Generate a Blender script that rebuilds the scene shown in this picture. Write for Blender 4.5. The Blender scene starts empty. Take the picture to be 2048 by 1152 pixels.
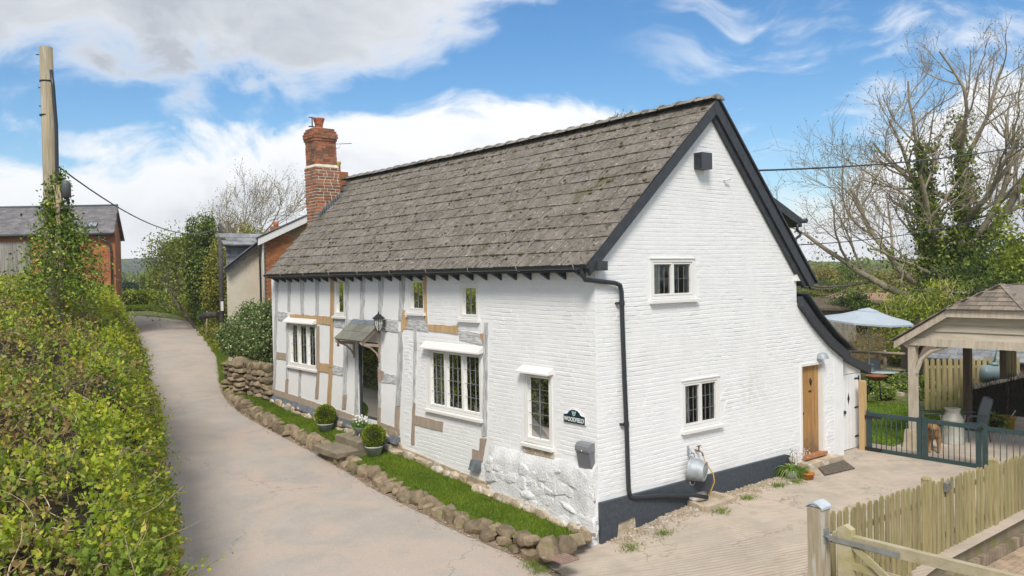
import bpy, math, random
import numpy as np
from mathutils import Vector, Matrix, noise as mnoise
random.seed(7); RNG = np.random.default_rng(11)
SC = bpy.context.scene
COL = SC.collection
# ------------------------------------------------------------------ camera
# house axes: x runs along the gable wall, y along the front wall, z up, origin at the near corner
R = np.array([[0.78172060, -0.62336762, -0.01804754],
              [-0.02383742, -0.00094936, -0.99971540],
              [0.62317307, 0.78192833, -0.01560161]])
CAM = np.array([-9.99177, -10.23582, 4.46884]); FPX = 1647.0
cd = bpy.data.cameras.new('camera'); cam = bpy.data.objects.new('camera', cd); COL.objects.link(cam)
cd.sensor_width = 36; cd.lens = FPX / 2048 * 36; cd.clip_start = .05; cd.clip_end = 5000
m = Matrix.Identity(4)
for i in range(3):
    m[i][0] = R[0][i]; m[i][1] = -R[1][i]; m[i][2] = -R[2][i]; m[i][3] = CAM[i]
cam.matrix_world = m
SC.camera = cam
# ------------------------------------------------------------------ light
SUN_DIR = Vector((-.60, -.60, .90)).normalized()      # towards the sun
sl = bpy.data.lights.new('sun', 'SUN'); sl.energy = 1.9; sl.angle = math.radians(18); sl.color = (1, .95, .87)
sun = bpy.data.objects.new('sun', sl); COL.objects.link(sun)
sun.rotation_euler = SUN_DIR.to_track_quat('Z', 'Y').to_euler()
SC.view_settings.view_transform = 'Standard'; SC.view_settings.look = 'None'
SC.view_settings.exposure = 0.98; SC.view_settings.gamma = 1
# ------------------------------------------------------------------ node helper
class NT:
    def __init__(s, tree): s.t = tree; s.t.nodes.clear()
    def n(s, typ, ins=None, **kw):
        nd = s.t.nodes.new(typ)
        for k, v in kw.items(): setattr(nd, k, v)
        for k, v in (ins or {}).items(): s.put(nd.inputs[k], v)
        return nd
    def put(s, sock, v):
        if hasattr(v, 'links') or isinstance(v, bpy.types.NodeSocket): s.t.links.new(v, sock)
        else:
            if isinstance(v, tuple) and len(v) == 3 and sock.type == 'RGBA': v = v + (1,)
            sock.default_value = v
    def m(s, op, a, b=0.0, c=0.0, clamp=False):
        nd = s.n('ShaderNodeMath', operation=op, use_clamp=clamp)
        s.put(nd.inputs[0], a); s.put(nd.inputs[1], b)
        if op in ('MULTIPLY_ADD', 'SMOOTH_MIN', 'SMOOTH_MAX'): s.put(nd.inputs[2], c)
        return nd.outputs[0]
    def vm(s, op, a, b=(0, 0, 0), out=0):
        nd = s.n('ShaderNodeVectorMath', operation=op)
        s.put(nd.inputs[0], a)
        if op == 'SCALE': s.put(nd.inputs[3], b)
        else: s.put(nd.inputs[1], b)
        return nd.outputs[out]
    def noise(s, vec, scale, detail=4, rough=.55, dist=0, col=False):
        nd = s.n('ShaderNodeTexNoise', {'Vector': vec, 'Scale': scale, 'Detail': detail, 'Roughness': rough, 'Distortion': dist})
        return nd.outputs[1 if col else 0]
    def smooth(s, v, lo, hi):
        nd = s.n('ShaderNodeMapRange', {0: v, 1: lo, 2: hi, 3: 0.0, 4: 1.0}, interpolation_type='SMOOTHSTEP')
        return nd.outputs[0]
    def mix(s, f, a, b):
        nd = s.n('ShaderNodeMix', data_type='RGBA')
        s.put(nd.inputs[0], f); s.put(nd.inputs[6], a); s.put(nd.inputs[7], b)
        return nd.outputs[2]
# ------------------------------------------------------------------ sky with broken cloud
W = bpy.data.worlds.new('World'); SC.world = W; W.use_nodes = True
N = NT(W.node_tree)
sky = N.n('ShaderNodeTexSky', sky_type='NISHITA', sun_disc=False, sun_elevation=math.asin(SUN_DIR.z),
          sun_rotation=math.atan2(SUN_DIR.x, SUN_DIR.y), altitude=100, air_density=1.0, dust_density=.3, ozone_density=2.2)
hs = N.n('ShaderNodeHueSaturation', {'Saturation': 1.32, 'Value': 1.0, 'Color': sky.outputs[0]})
bg1 = N.n('ShaderNodeBackground', {'Color': hs.outputs[0], 'Strength': .070})
D = N.n('ShaderNodeTexCoord').outputs[0]
dz = N.n('ShaderNodeSeparateXYZ', {0: D}).outputs[2]
q = N.vm('DOT_PRODUCT', D, (.782, -.623, 0), out=1)              # sideways component of the direction
fwd = N.vm('DOT_PRODUCT', D, (.623, .782, 0), out=1)
el = N.m('ARCSINE', dz)
warp = N.noise(D, 3.0, 3, .5, col=True)
Dw = N.vm('ADD', D, N.vm('SCALE', N.vm('SUBTRACT', warp, (.5, .5, .5)), .25))
st = N.vm('MULTIPLY', Dw, (1, 1, 1.7))
n1 = N.noise(st, 4.2, 9, .56)
n2 = N.noise(st, 10.0, 7, .6)
nn = N.m('ADD', N.m('MULTIPLY', N.m('SUBTRACT', n1, .5), 1.0), N.m('MULTIPLY', N.m('SUBTRACT', n2, .5), .62))
# bank of cumulus low over the horizon, its top edge broken by the noise
top = N.m('ADD', N.m('ADD', .150, N.m('MULTIPLY', N.smooth(q, -.35, -.08), .062)), N.m('SUBTRACT', N.m('MULTIPLY', N.smooth(q, .36, .50), .13), N.m('MULTIPLY', N.smooth(q, .17, .25), .12)))
nb = N.m('ADD', N.m('MULTIPLY', nn, .20), N.m('SUBTRACT', top, el))
bank = N.smooth(nb, -.008, .030)
# high thicker layer overhead, its edge rising to the right
edge = N.m('ADD', .215, N.m('MULTIPLY', N.m('MAXIMUM', N.m('ADD', q, .22), 0.0), .34))
nu = N.m('ADD', N.m('MULTIPLY', nn, .20), N.m('SUBTRACT', el, edge))
upper = N.smooth(nu, -.015, .045)
wisp = N.m('MULTIPLY', N.smooth(N.noise(N.vm('MULTIPLY', Dw, (1, 1, 3)), 7, 6, .6), .46, .70), N.m('MULTIPLY', N.smooth(q, .1, .3), .7))
cov = N.m('MAXIMUM', N.m('MAXIMUM', bank, N.m('MULTIPLY', upper, .97)), wisp)
# cloud brightness: bright rims, greyer thick parts
thickb = N.m('MULTIPLY', N.smooth(nb, .015, .10), N.smooth(N.noise(st, 6.5, 6, .6), .36, .66)); thicku = N.smooth(nu, -.02, .05)
shade = N.m('MAXIMUM', N.m('MULTIPLY', thickb, .62), N.m('MULTIPLY', N.m('MULTIPLY', thicku, upper), N.m('SUBTRACT', .95, N.m('MULTIPLY', N.smooth(q, -.35, .0), .45))))
shade = N.m('MULTIPLY', shade, N.m('MULTIPLY_ADD', n2, 1.5, .18), clamp=True)
ccol = N.mix(shade, (.97, .98, 1.0), (.48, .51, .56))
bg2 = N.n('ShaderNodeBackground', {'Color': ccol, 'Strength': .575})
ms = N.n('ShaderNodeMixShader', {0: cov, 1: bg1.outputs[0], 2: bg2.outputs[0]})
N.n('ShaderNodeOutputWorld', {0: ms.outputs[0]})
# ------------------------------------------------------------------ pixel rays on real planes (photo pixels, 2048 wide)
def ray(px, py): return R.T @ np.array([(px - 1024) / FPX, (py - 576) / FPX, 1.0])
def onx(px, py, x=0.0):
    v = ray(px, py); return CAM + v * ((x - CAM[0]) / v[0])
def ony(px, py, y=0.0):
    v = ray(px, py); return CAM + v * ((y - CAM[1]) / v[1])
def onz(px, py, z=0.0):
    v = ray(px, py); return CAM + v * ((z - CAM[2]) / v[2])
def at(px, py, d): return CAM + ray(px, py) * d
def sstep(a, b, x):
    t = np.clip((np.asarray(x, float) - a) / (b - a), 0, 1); return t * t * (3 - 2 * t)
# ------------------------------------------------------------------ mesh builder
class MB:
    def __init__(s): s.v = []; s.f = []; s.mi = []; s.smooth = []
    def add(s, vs, fs, mi=0, sm=False):
        o = len(s.v); s.v.extend([tuple(map(float, p)) for p in vs])
        for f in fs: s.f.append(tuple(i + o for i in f)); s.mi.append(mi); s.smooth.append(sm)
        return s
    def box(s, a, b, mi=0):
        (x0, y0, z0), (x1, y1, z1) = a, b
        return s.hexa([(x0, y0, z0), (x1, y0, z0), (x1, y1, z0), (x0, y1, z0), (x0, y0, z1), (x1, y0, z1), (x1, y1, z1), (x0, y1, z1)], mi)
    def hexa(s, p, mi=0):
        return s.add(p, [(0, 3, 2, 1), (4, 5, 6, 7), (0, 1, 5, 4), (1, 2, 6, 5), (2, 3, 7, 6), (3, 0, 4, 7)], mi)
    def fbox(s, F, u0, u1, w0, w1, n0, n1, mi=0):
        return s.hexa([F(u0, w0, n0), F(u1, w0, n0), F(u1, w1, n0), F(u0, w1, n0), F(u0, w0, n1), F(u1, w0, n1), F(u1, w1, n1), F(u0, w1, n1)], mi)
    def beam(s, a, b, w, h=None, up=(0, 0, 1), mi=0):
        a = Vector(a); b = Vector(b); h = h or w; d = (b - a).normalized(); up = Vector(up)
        if abs(d.dot(up)) > .98: up = Vector((1, 0, 0))
        r = d.cross(up).normalized() * (w / 2); u = r.cross(d).normalized() * (h / 2)
        return s.hexa([a - r - u, b - r - u, b + r - u, a + r - u, a - r + u, b - r + u, b + r + u, a + r + u], mi)
    def prism(s, F, poly, n0, n1, mi=0):        # poly of (u,w) in a wall frame, extruded n0..n1
        k = len(poly); vs = [F(u, w, n0) for u, w in poly] + [F(u, w, n1) for u, w in poly]
        fs = [tuple(range(k))[::-1], tuple(range(k, 2 * k))] + [(i, (i + 1) % k, (i + 1) % k + k, i + k) for i in range(k)]
        return s.add(vs, fs, mi)
    def tube(s, pts, rad, seg=8, mi=0, cap=True, sm=True):
        pts = [Vector(p) for p in pts]; k = len(pts)
        if not hasattr(rad, '__len__'): rad = [rad] * k
        t0 = (pts[1] - pts[0]).normalized(); ref = Vector((0, 0, 1)) if abs(t0.z) < .9 else Vector((1, 0, 0))
        x = t0.cross(ref).normalized(); vs = []
        for i, p in enumerate(pts):
            t = ((pts[min(i + 1, k - 1)] - pts[max(i - 1, 0)])).normalized()
            x = (x - t * x.dot(t)).normalized(); y = t.cross(x)
            for j in range(seg):
                a = 2 * math.pi * j / seg; vs.append(p + (x * math.cos(a) + y * math.sin(a)) * rad[i])
        fs = [(i * seg + j, i * seg + (j + 1) % seg, (i + 1) * seg + (j + 1) % seg, (i + 1) * seg + j) for i in range(k - 1) for j in range(seg)]
        s.add(vs, fs, mi, sm)
        if cap: o = len(s.v) - len(vs); s.f += [tuple(range(o, o + seg))[::-1], tuple(range(o + (k - 1) * seg, o + k * seg))]; s.mi += [mi, mi]; s.smooth += [False, False]
        return s
    def lathe(s, c, prof, seg=24, axis=None, mi=0, sm=True, ell=(1, 1)):   # prof: (radius, height)
        c = Vector(c); q = Vector((0, 0, 1)).rotation_difference(Vector(axis)) if axis is not None else None; vs = []
        for r, h in prof:
            for j in range(seg):
                a = 2 * math.pi * j / seg; p = Vector((r * math.cos(a) * ell[0], r * math.sin(a) * ell[1], h))
                if q: p = q @ p
                vs.append(c + p)
        k = len(prof)
        fs = [(i * seg + j, i * seg + (j + 1) % seg, (i + 1) * seg + (j + 1) % seg, (i + 1) * seg + j) for i in range(k - 1) for j in range(seg)]
        return s.add(vs, fs, mi, sm)
    def stone(s, c, size, rot=0.0, seed=0, mi=0, flat=.75, tilt=(0, 0), sub=7, cuts=0):
        # a rounded, uneven boulder
        rs = random.Random(seed); o = Vector((rs.uniform(-99, 99), rs.uniform(-99, 99), rs.uniform(-99, 99)))
        M3 = Matrix.Rotation(rot, 3, 'Z') @ Matrix.Rotation(tilt[0], 3, 'X') @ Matrix.Rotation(tilt[1], 3, 'Y')
        vs = []; nr = sub; ns = sub + 3; planes = []
        for _ in range(cuts): pn_ = Vector((rs.gauss(0, 1), rs.gauss(0, 1), rs.gauss(0, 1))).normalized(); planes.append((pn_, rs.uniform(.62, .92)))
        for i in range(nr + 1):
            th = math.pi * i / nr
            for j in range(ns):
                ph = 2 * math.pi * j / ns
                d = Vector((math.sin(th) * math.cos(ph), math.sin(th) * math.sin(ph), math.cos(th)))
                e = Vector([math.copysign(abs(t) ** flat, t) for t in d])
                k = (1 + .22 * mnoise.noise(d * 1.3 + o) + .10 * mnoise.noise(d * 3.1 + o))
                if planes: k = min([k] + [h / max(d.dot(n), .05) for n, h in planes])
                p = Vector((e.x * size[0], e.y * size[1], e.z * size[2])) * (k * .5)
                vs.append(Vector(c) + M3 @ p)
        fs = [(i * ns + j, i * ns + (j + 1) % ns, (i + 1) * ns + (j + 1) % ns, (i + 1) * ns + j)[::-1] for i in range(nr) for j in range(ns)]
        return s.add(vs, fs, mi, True)
    def mesh(s, name, mats=None):
        me = bpy.data.meshes.new(name); me.from_pydata(s.v, [], s.f)
        if any(s.mi): me.polygons.foreach_set('material_index', s.mi)
        me.polygons.foreach_set('use_smooth', s.smooth)
        for mt in (mats if isinstance(mats, (list, tuple)) else [mats] if mats else []): me.materials.append(mt)
        me.validate(); me.update(); return me
    def build(s, name, mats, parent=None, kind=None, label=None):
        return link(name, s.mesh(name, mats), parent, kind, label)
def link(name, me, parent=None, kind=None, label=None, mat=None):
    o = bpy.data.objects.new(name, me); COL.objects.link(o)
    if mat is not None: o.matrix_basis = mat
    if parent is not None:
        o.parent = parent
        if parent.get('base') is not None: o.matrix_parent_inverse = Matrix.Translation(-Vector(parent['base']))
    if kind: o['kind'] = kind
    if label: o['label'] = label
    return o
def thing(name, label, cat, loc=(0, 0, 0), group=None):
    o = bpy.data.objects.new(name, None); COL.objects.link(o); o.location = Vector(loc); o.empty_display_size = .1
    o['base'] = [float(t) for t in loc]; o['label'] = label; o['category'] = cat
    if group: o['group'] = group
    return o
def tag(o, label=None, cat=None, group=None, kind=None):
    if label: o['label'] = label
    if cat: o['category'] = cat
    if group: o['group'] = group
    if kind: o['kind'] = kind
    return o
def npmesh(name, V, F, mat, smooth=False):
    me = bpy.data.meshes.new(name); V = np.asarray(V, np.float32); F = np.asarray(F, np.int32); k = F.shape[1]
    me.vertices.add(len(V)); me.vertices.foreach_set('co', V.ravel())
    me.loops.add(F.size); me.loops.foreach_set('vertex_index', F.ravel())
    me.polygons.add(len(F)); me.polygons.foreach_set('loop_start', np.arange(0, F.size, k, dtype=np.int32))
    if smooth: me.polygons.foreach_set('use_smooth', np.ones(len(F), bool))
    me.materials.append(mat); me.update(calc_edges=True); return me
def grid_sheet(name, us, vs, P, mat, kind='structure', parent=None, smooth=True):
    V = [P(u, v) for u in us for v in vs]; nv = len(vs)
    F = [(i * nv + j, (i + 1) * nv + j, (i + 1) * nv + j + 1, i * nv + j + 1) for i in range(len(us) - 1) for j in range(nv - 1)]
    return link(name, npmesh(name, V, F, mat, smooth), parent, kind)
# ------------------------------------------------------------------ materials
MATS = {}
def mat(name, c1, c2=None, rough=.8, scale=3.0, lo=.35, hi=.65, stretch=(1, 1, 1), bump=0.0, bscale=20.0, bstretch=None, rand=0.0,
        metal=0.0, detail=5, isl=0.0, spec=.4, transl=0.0, extra=None, bdist=.02):
    if name in MATS: return MATS[name]
    mt = bpy.data.materials.new(name); mt.use_nodes = True; N = NT(mt.node_tree); MATS[name] = mt
    pos = N.n('ShaderNodeNewGeometry'); P = pos.outputs[0]
    v = N.vm('MULTIPLY', P, stretch) if stretch != (1, 1, 1) else P
    c = c1
    if c2 is not None:
        f = N.smooth(N.noise(v, scale, detail, .6), lo, hi); c = N.mix(f, c1, c2)
    if extra: c = extra(N, P, c)
    if rand or isl:
        val = 1.0
        if rand: val = N.m('MULTIPLY_ADD', N.n('ShaderNodeObjectInfo').outputs['Random'], 2 * rand, 1 - rand)
        if isl: val = N.m('MULTIPLY', val, N.m('MULTIPLY_ADD', pos.outputs['Random Per Island'], 2 * isl, 1 - isl))
        c = N.n('ShaderNodeHueSaturation', {'Color': c, 'Value': val}).outputs[0]
    b = N.n('ShaderNodeBsdfPrincipled', {'Roughness': rough, 'Metallic': metal, 'Specular IOR Level': spec})
    N.put(b.inputs['Base Color'], c)
    if bump:
        bv = N.vm('MULTIPLY', P, bstretch) if bstretch else P
        bn = N.n('ShaderNodeBump', {'Strength': bump, 'Distance': bdist, 'Height': N.noise(bv, bscale, 6, .65)})
        N.put(b.inputs['Normal'], bn.outputs[0])
    out = b.outputs[0]
    if transl:
        tr = N.n('ShaderNodeBsdfTranslucent'); N.put(tr.inputs[0], c)
        out = N.n('ShaderNodeMixShader', {0: transl, 1: out, 2: tr.outputs[0]}).outputs[0]
    N.n('ShaderNodeOutputMaterial', {0: out}); return mt
def spots(col, scale, thr, soft=.05, amt=1.0, stretch=(1, 1, 1)):
    def f(N, P, c):
        n = N.noise(N.vm('MULTIPLY', P, stretch), scale, 4, .6)
        return N.mix(N.m('MULTIPLY', N.smooth(n, thr, thr + soft), amt), c, col)
    return f
def chain(*fs):
    def f(N, P, c):
        for g in fs: c = g(N, P, c)
        return c
    return f
def glassmat(name, tint=(.9, .95, .95)):
    mt = bpy.data.materials.new(name); mt.use_nodes = True; N = NT(mt.node_tree); MATS[name] = mt
    g = N.n('ShaderNodeBsdfGlossy', {'Color': (1, 1, 1), 'Roughness': .02}); t = N.n('ShaderNodeBsdfTransparent', {0: tint})
    fr = N.n('ShaderNodeFresnel', {0: 1.52})
    f = N.m('MULTIPLY_ADD', fr.outputs[0], .9, .0, clamp=True)
    N.n('ShaderNodeOutputMaterial', {0: N.n('ShaderNodeMixShader', {0: f, 1: t.outputs[0], 2: g.outputs[0]}).outputs[0]}); return mt
# ------------------------------------------------------------------ leaves (one mesh, thousands of small bent faces)
def leaf_arrays(P, size, rng, up=.3, aspect=.62, droop=0.0, dirs=None):
    P = np.asarray(P, float); n = len(P); size = np.broadcast_to(np.asarray(size, float), (n,))
    d = rng.normal(size=(n, 3)); d[:, 2] += up
    if dirs is not None: d = d * .7 + dirs
    d /= np.linalg.norm(d, axis=1, keepdims=True)
    r = rng.normal(size=(n, 3)); s = np.cross(d, r); s /= np.linalg.norm(s, axis=1, keepdims=True); nn = np.cross(s, d)
    L = size[:, None]; w = L * aspect * .5
    p0 = P; p1 = P + d * L * .45 + s * w + nn * L * .10; p2 = P + d * L - nn * L * .1; p3 = P + d * L * .45 - s * w + nn * L * .10
    V = np.stack([p0, p1, p2, p3], 1).reshape(-1, 3); F = np.arange(4 * n).reshape(n, 4)
    return V, F
def leaves(name, P, size, mt, parent, seed=0, kind='stuff', up=.3, aspect=.62, dirs=None):
    V, F = leaf_arrays(P, size, np.random.default_rng(seed), up, aspect, dirs=dirs)
    return link(name, npmesh(name, V, F, mt), parent, kind)
def leafmat(name, c1, c2, c3=None, scale=1.2, transl=.3, isl=.35):
    ex = None
    if c3:
        def ex(N, P, c):
            f = N.smooth(N.n('ShaderNodeNewGeometry').outputs['Random Per Island'], .72, .95)
            return N.mix(f, c, c3)
    return mat(name, c1, c2, rough=.6, scale=scale, lo=.38, hi=.62, isl=isl, transl=transl, extra=ex, spec=.25)
# ------------------------------------------------------------------ terrain
def lane(y):
    y = np.asarray(y, float); return np.where(y < 48, .055 * y - .3, 2.34 + .8 * (1 - np.exp(-(y - 48) * .055 / .8)))
def gz(x, y):
    x = np.asarray(x, float); y = np.asarray(y, float)
    xc = 1.2 + .28 * np.clip(y - 14, 0, 60)
    s = 1 - sstep(xc - 2.8, xc + 4, x)
    right = .014 * np.clip(x, 0, 10) + .011 * np.clip(x - 14, 0, 120) * 1.0
    L = np.clip(lane(np.clip(y, -30, 400)), -1.6, 4)
    return L * s + right * (1 - s) + .25 * (1 - s) * sstep(3, 12, y)
def G(x, y): return float(gz(x, y))
m_ground = mat('ground_grass', (.075, .10, .028), (.13, .13, .05), rough=.95, scale=.35, bump=.6, bscale=9, bdist=.05,
               extra=spots((.16, .12, .07), .9, .56, .1, .6))
ax = np.unique(np.concatenate([np.linspace(-9, 26, 71), np.linspace(26, 90, 33), np.linspace(90, 900, 28), -np.geomspace(9, 900, 26)]))
ay = np.unique(np.concatenate([np.linspace(-14, 40, 109), np.linspace(40, 110, 36), np.linspace(110, 900, 28), -np.geomspace(14, 400, 12)]))
def gp(x, y):
    z = G(x, y) - .07
    if -.6 < x < 9.2 and y < -4.35: z = min(z, -.55) - .1
    return (x, y, z)
grid_sheet('ground', ax, ay, gp, m_ground)
# hills far off, wooded
m_hill = mat('far_hill', (.055, .075, .045), (.11, .12, .075), rough=1, scale=.05, lo=.4, hi=.6, bump=1, bscale=.12, bdist=4)
def hill(cx, cy, lx, ly, h, rz, nm, seed):
    us = np.linspace(-1, 1, 61); rz_ = math.radians(rz)
    def P(u, v):
        k = max(0, 1 - u * u) * max(0, 1 - v * v); X = u * lx; Y = v * ly
        x = cx + X * math.cos(rz_) - Y * math.sin(rz_); y = cy + X * math.sin(rz_) + Y * math.cos(rz_)
        z = h * k ** .8 * (1 + .35 * mnoise.noise(Vector((x * .006 + seed, y * .006, 0)))) + 1.6 * mnoise.noise(Vector((x * .06, y * .06, seed))) * min(1, k * 6) + 2.0
        return (x, y, z)
    grid_sheet(nm, us, us, P, m_hill)
a_ = at(300, 560, 620); hill(a_[0], a_[1], 420, 120, 21, 10, 'hill', 1)
a_ = at(1300, 560, 760); hill(a_[0], a_[1], 700, 130, 10, -38, 'hill', 5)
a_ = at(2050, 560, 560); hill(a_[0], a_[1], 420, 110, 8, -50, 'hill', 9)
# lane
RE = np.array([(-40, -3.2), (-14, -2.2), (-3, -1.6), (0, -1.27), (1.3, -1.34), (2.5, -1.39), (5.4, -1.37), (7.5, -1.2), (9.5, -1.11), (11.9, -1.06), (14.2, -.94), (16.1, -.67), (19.6, .22), (21.2, .78), (26, 2.3), (32, 3.8), (37, 5.1), (41, 6.0)])
def xr(y): return float(np.interp(y, RE[:, 0], RE[:, 1]))
path = [(y, ) for y in np.linspace(-40, 40, 90)]
rowsR = [(xr(y), y) for y in np.linspace(-40, 41, 100)]; rowsL = [(xr(y) - np.interp(y, [0, 15, 25, 41], [5.4, 4.6, 4.2, 4.0]), y) for y in np.linspace(-40, 41, 100)]
cxb, cyb = rowsL[-1][0] - 3.0, 41.0
rr = rowsR[-1][0] - cxb; rl = rowsL[-1][0] - cxb
for a in np.linspace(.06, 1.45, 26): rowsR.append((cxb + rr * math.cos(a), cyb + rr * math.sin(a) * 1.25)); rowsL.append((cxb + rl * math.cos(a), cyb + rl * math.sin(a) * 1.25))
for k in range(1, 8): rowsR.append((cxb - k * 9, rowsR[125][1] + k * .5)); rowsL.append((cxb - k * 9, rowsL[125][1] + k * .5))
def road_extra(N, P, c):
    sp = N.n('ShaderNodeSeparateXYZ', {0: P})
    n = N.noise(P, .55, 5, .6, 1.0)
    c = N.mix(N.m('MULTIPLY', N.smooth(n, .42, .62), .8), c, (.45, .365, .305))               # pinkish dust
    c = N.mix(N.m('MULTIPLY', N.smooth(N.noise(N.vm('MULTIPLY', P, (1.5, .35, 1)), .8, 5, .6), .55, .72), .25), c, (.30, .28, .262))
    c = N.mix(N.m('MULTIPLY', N.smooth(N.noise(P, 75, 2, .6), .52, .7), .55), c, (.56, .52, .48))
    c = N.mix(N.m('MULTIPLY', N.smooth(N.noise(P, 38, 4, .75), .5, .68), .5), c, (.25, .22, .195))
    vo = N.n('ShaderNodeTexVoronoi', {'Vector': N.vm('ADD', P, N.vm('SCALE', N.noise(P, 2, 4, .6, 0, True), .8)), 'Scale': .22}, feature='DISTANCE_TO_EDGE')
    cr = N.m('MULTIPLY', N.m('SUBTRACT', 1, N.smooth(vo.outputs[0], .0008, .0028)), N.smooth(N.noise(P, .4, 2), .5, .6))
    return N.mix(N.m('MULTIPLY', cr, .6), c, (.15, .13, .11))
m_road = mat('asphalt_lane', (.35, .312, .278), (.40, .355, .315), rough=.9, scale=1.4, bump=.35, bscale=70, bdist=.01, extra=road_extra)
K = 14
V = []; 
for (rx, ry), (lx, ly) in zip(rowsR, rowsL):
    for j in range(K + 1):
        t = j / K; x = rx + (lx - rx) * t; y = ry + (ly - ry) * t
        V.append((x, y, float(lane(y)) + .05 * math.sin(math.pi * t) - .03 - .25 * sstep(-3.0, 1.0, x) * sstep(-1, -8, y) * 0))
nR = len(rowsR)
F = [(i * (K + 1) + j, (i + 1) * (K + 1) + j, (i + 1) * (K + 1) + j + 1, i * (K + 1) + j + 1) for i in range(nR - 1) for j in range(K)]
link('lane_road', npmesh('lane_road', V, F, m_road, True), None, 'structure')
# concrete drive beside the gable
def drive_extra(N, P, c):
    n = N.noise(P, .8, 5, .6, .6)
    c = N.mix(N.smooth(n, .45, .65), c, (.49, .41, .33))
    c = N.mix(N.m('MULTIPLY', N.smooth(N.noise(P, 3.1, 5, .65), .52, .7), .5), c, (.34, .28, .215))
    rot = N.n('ShaderNodeVectorRotate', {'Vector': P, 'Angle': .5}, rotation_type='Z_AXIS').outputs[0]
    st = N.noise(N.vm('MULTIPLY', rot, (1.0, 16, 1)), 1.6, 4, .6)
    c = N.mix(N.m('MULTIPLY', N.smooth(st, .48, .64), .42), c, (.30, .25, .195))
    # tamping grooves full of dirt in the older pour by the lane
    gcd = N.m('ADD', N.vm('DOT_PRODUCT', P, (.52, .85, 0), out=1), N.m('MULTIPLY', N.noise(P, .9, 3), .25))
    sp = N.n('ShaderNodeSeparateXYZ', {0: P}); msk = N.m('MULTIPLY', N.smooth(sp.outputs[1], -.9, -1.7), N.smooth(N.m('ADD', sp.outputs[0], N.m('MULTIPLY', N.noise(P, 1.1, 3), 2.5)), 4.2, 2.6))
    c = N.mix(N.m('MULTIPLY', N.m('MULTIPLY', N.smooth(N.m('SINE', N.m('MULTIPLY', gcd, 78.0)), .1, .9), msk), .42), c, (.20, .165, .125))
    c = N.mix(N.m('MULTIPLY', N.smooth(N.noise(P, 45, 3, .7), .52, .7), .35), c, (.26, .22, .175))
    vo = N.n('ShaderNodeTexVoronoi', {'Vector': N.vm('ADD', P, N.vm('SCALE', N.noise(P, 3, 4, .6, 0, True), .7)), 'Scale': .42}, feature='DISTANCE_TO_EDGE')
    cr = N.m('MULTIPLY', N.m('SUBTRACT', 1, N.smooth(vo.outputs[0], .003, .010)), N.smooth(N.noise(P, .7, 2), .42, .55))
    return N.mix(N.m('MULTIPLY', cr, .5), c, (.17, .14, .105))
m_drive = mat('brushed_concrete', (.45, .385, .315), (.385, .33, .27), rough=.9, scale=1.2, bump=.4, bscale=40, bdist=.012, extra=drive_extra)
def DZ(x, y):
    z = float(lane(y)) * (1 - float(sstep(-1.5, 3.0, x))) + .014 * min(max(x, 0), 10) + .01
    return z
us = np.linspace(-2.35, 16, 110); vs = np.linspace(-4.62, .9, 40)
def dp(x, y):
    xe = xr(y) + .02
    return (max(x, xe), y, DZ(max(x, xe), y))
grid_sheet('concrete_drive', us, vs, dp, m_drive)
grid_sheet('patio', np.linspace(9.05, 16, 20), np.linspace(-7.5, -4.61, 10), lambda x, y: (x, y, DZ(x, -4.6) - .003), m_drive)
# ------------------------------------------------------------------ the white cottage
def FF(u, w, n): return (-n, u, w)
def FG(u, w, n): return (u, -n, w)
def fr(px, py): p = onx(px, py); return float(p[1]), float(p[2])
def ga(px, py): p = ony(px, py); return float(p[0]), float(p[2])
def rect(fn, x0, y0, x1, y1):
    ym = (y0 + y1) / 2; xm = (x0 + x1) / 2
    ua, ub = fn(x0, ym)[0], fn(x1, ym)[0]
    return min(ua, ub), max(ua, ub), fn(xm, y1)[1], fn(xm, y0)[1]
paint_var = lambda N, P, c: N.mix(N.m('MULTIPLY', N.smooth(N.noise(P, .9, 6, .65), .52, .75), .35), c, (.62, .605, .57))
m_white = mat('white_limewash', (.80, .80, .795), (.75, .755, .76), rough=.85, scale=2.4, bump=.45, bscale=16, bdist=.02, extra=paint_var)
def stain(N, P, c):
    d = N.vm('DISTANCE', P, (4.55, 0, 2.0), out=1)
    f = N.m('MULTIPLY', N.smooth(d, .75, .1), N.smooth(N.noise(P, 6, 5, .6), .4, .6))
    c = N.mix(N.m('MULTIPLY', f, .4), c, (.52, .48, .40))
    return paint_var(N, P, c)
m_brick = mat('white_painted_brick', (.80, .80, .795), (.755, .76, .765), rough=.8, scale=3.2, bump=.5, bscale=22, bdist=.012, extra=stain, rand=.02)
m_plaster = mat('white_plaster', (.80, .80, .797), (.76, .76, .762), rough=.85, scale=1.2, bump=.18, bscale=6, bdist=.02)
m_dark = mat('dark_room', (.03, .03, .03), rough=.9)
m_frame = mat('white_window_paint', (.74, .73, .70), rough=.45)
m_lead = mat('lead_came', (.20, .21, .22), rough=.5)
m_slateblk = mat('black_slate_paint', (.035, .04, .048), (.05, .055, .062), rough=.5, scale=8)
m_black = mat('black_bitumen_paint', (.045, .055, .068), (.065, .075, .088), rough=.65, scale=14, bump=.5, bscale=45, bdist=.006)
m_pipe = mat('black_plastic_pipe', (.03, .035, .042), rough=.35)
def grain(c1, c2, nm, **k): return mat(nm, c1, c2, rough=.75, scale=7, stretch=(3, 3, .35), bump=.35, bscale=30, bstretch=(4, 4, .4), **k)
m_oak = grain((.54, .37, .205), (.43, .285, .15), 'new_oak', rand=.08)
m_brown = grain((.42, .335, .27), (.33, .265, .21), 'weathered_brown_timber', rand=.1)
m_lime = mat('limewashed_timber', (.66, .66, .655), (.35, .352, .355), rough=.8, scale=11, stretch=(3, 3, .35), lo=.36, hi=.64, bump=.6, bscale=26, bstretch=(4, 4, .5), rand=.05)
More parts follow.
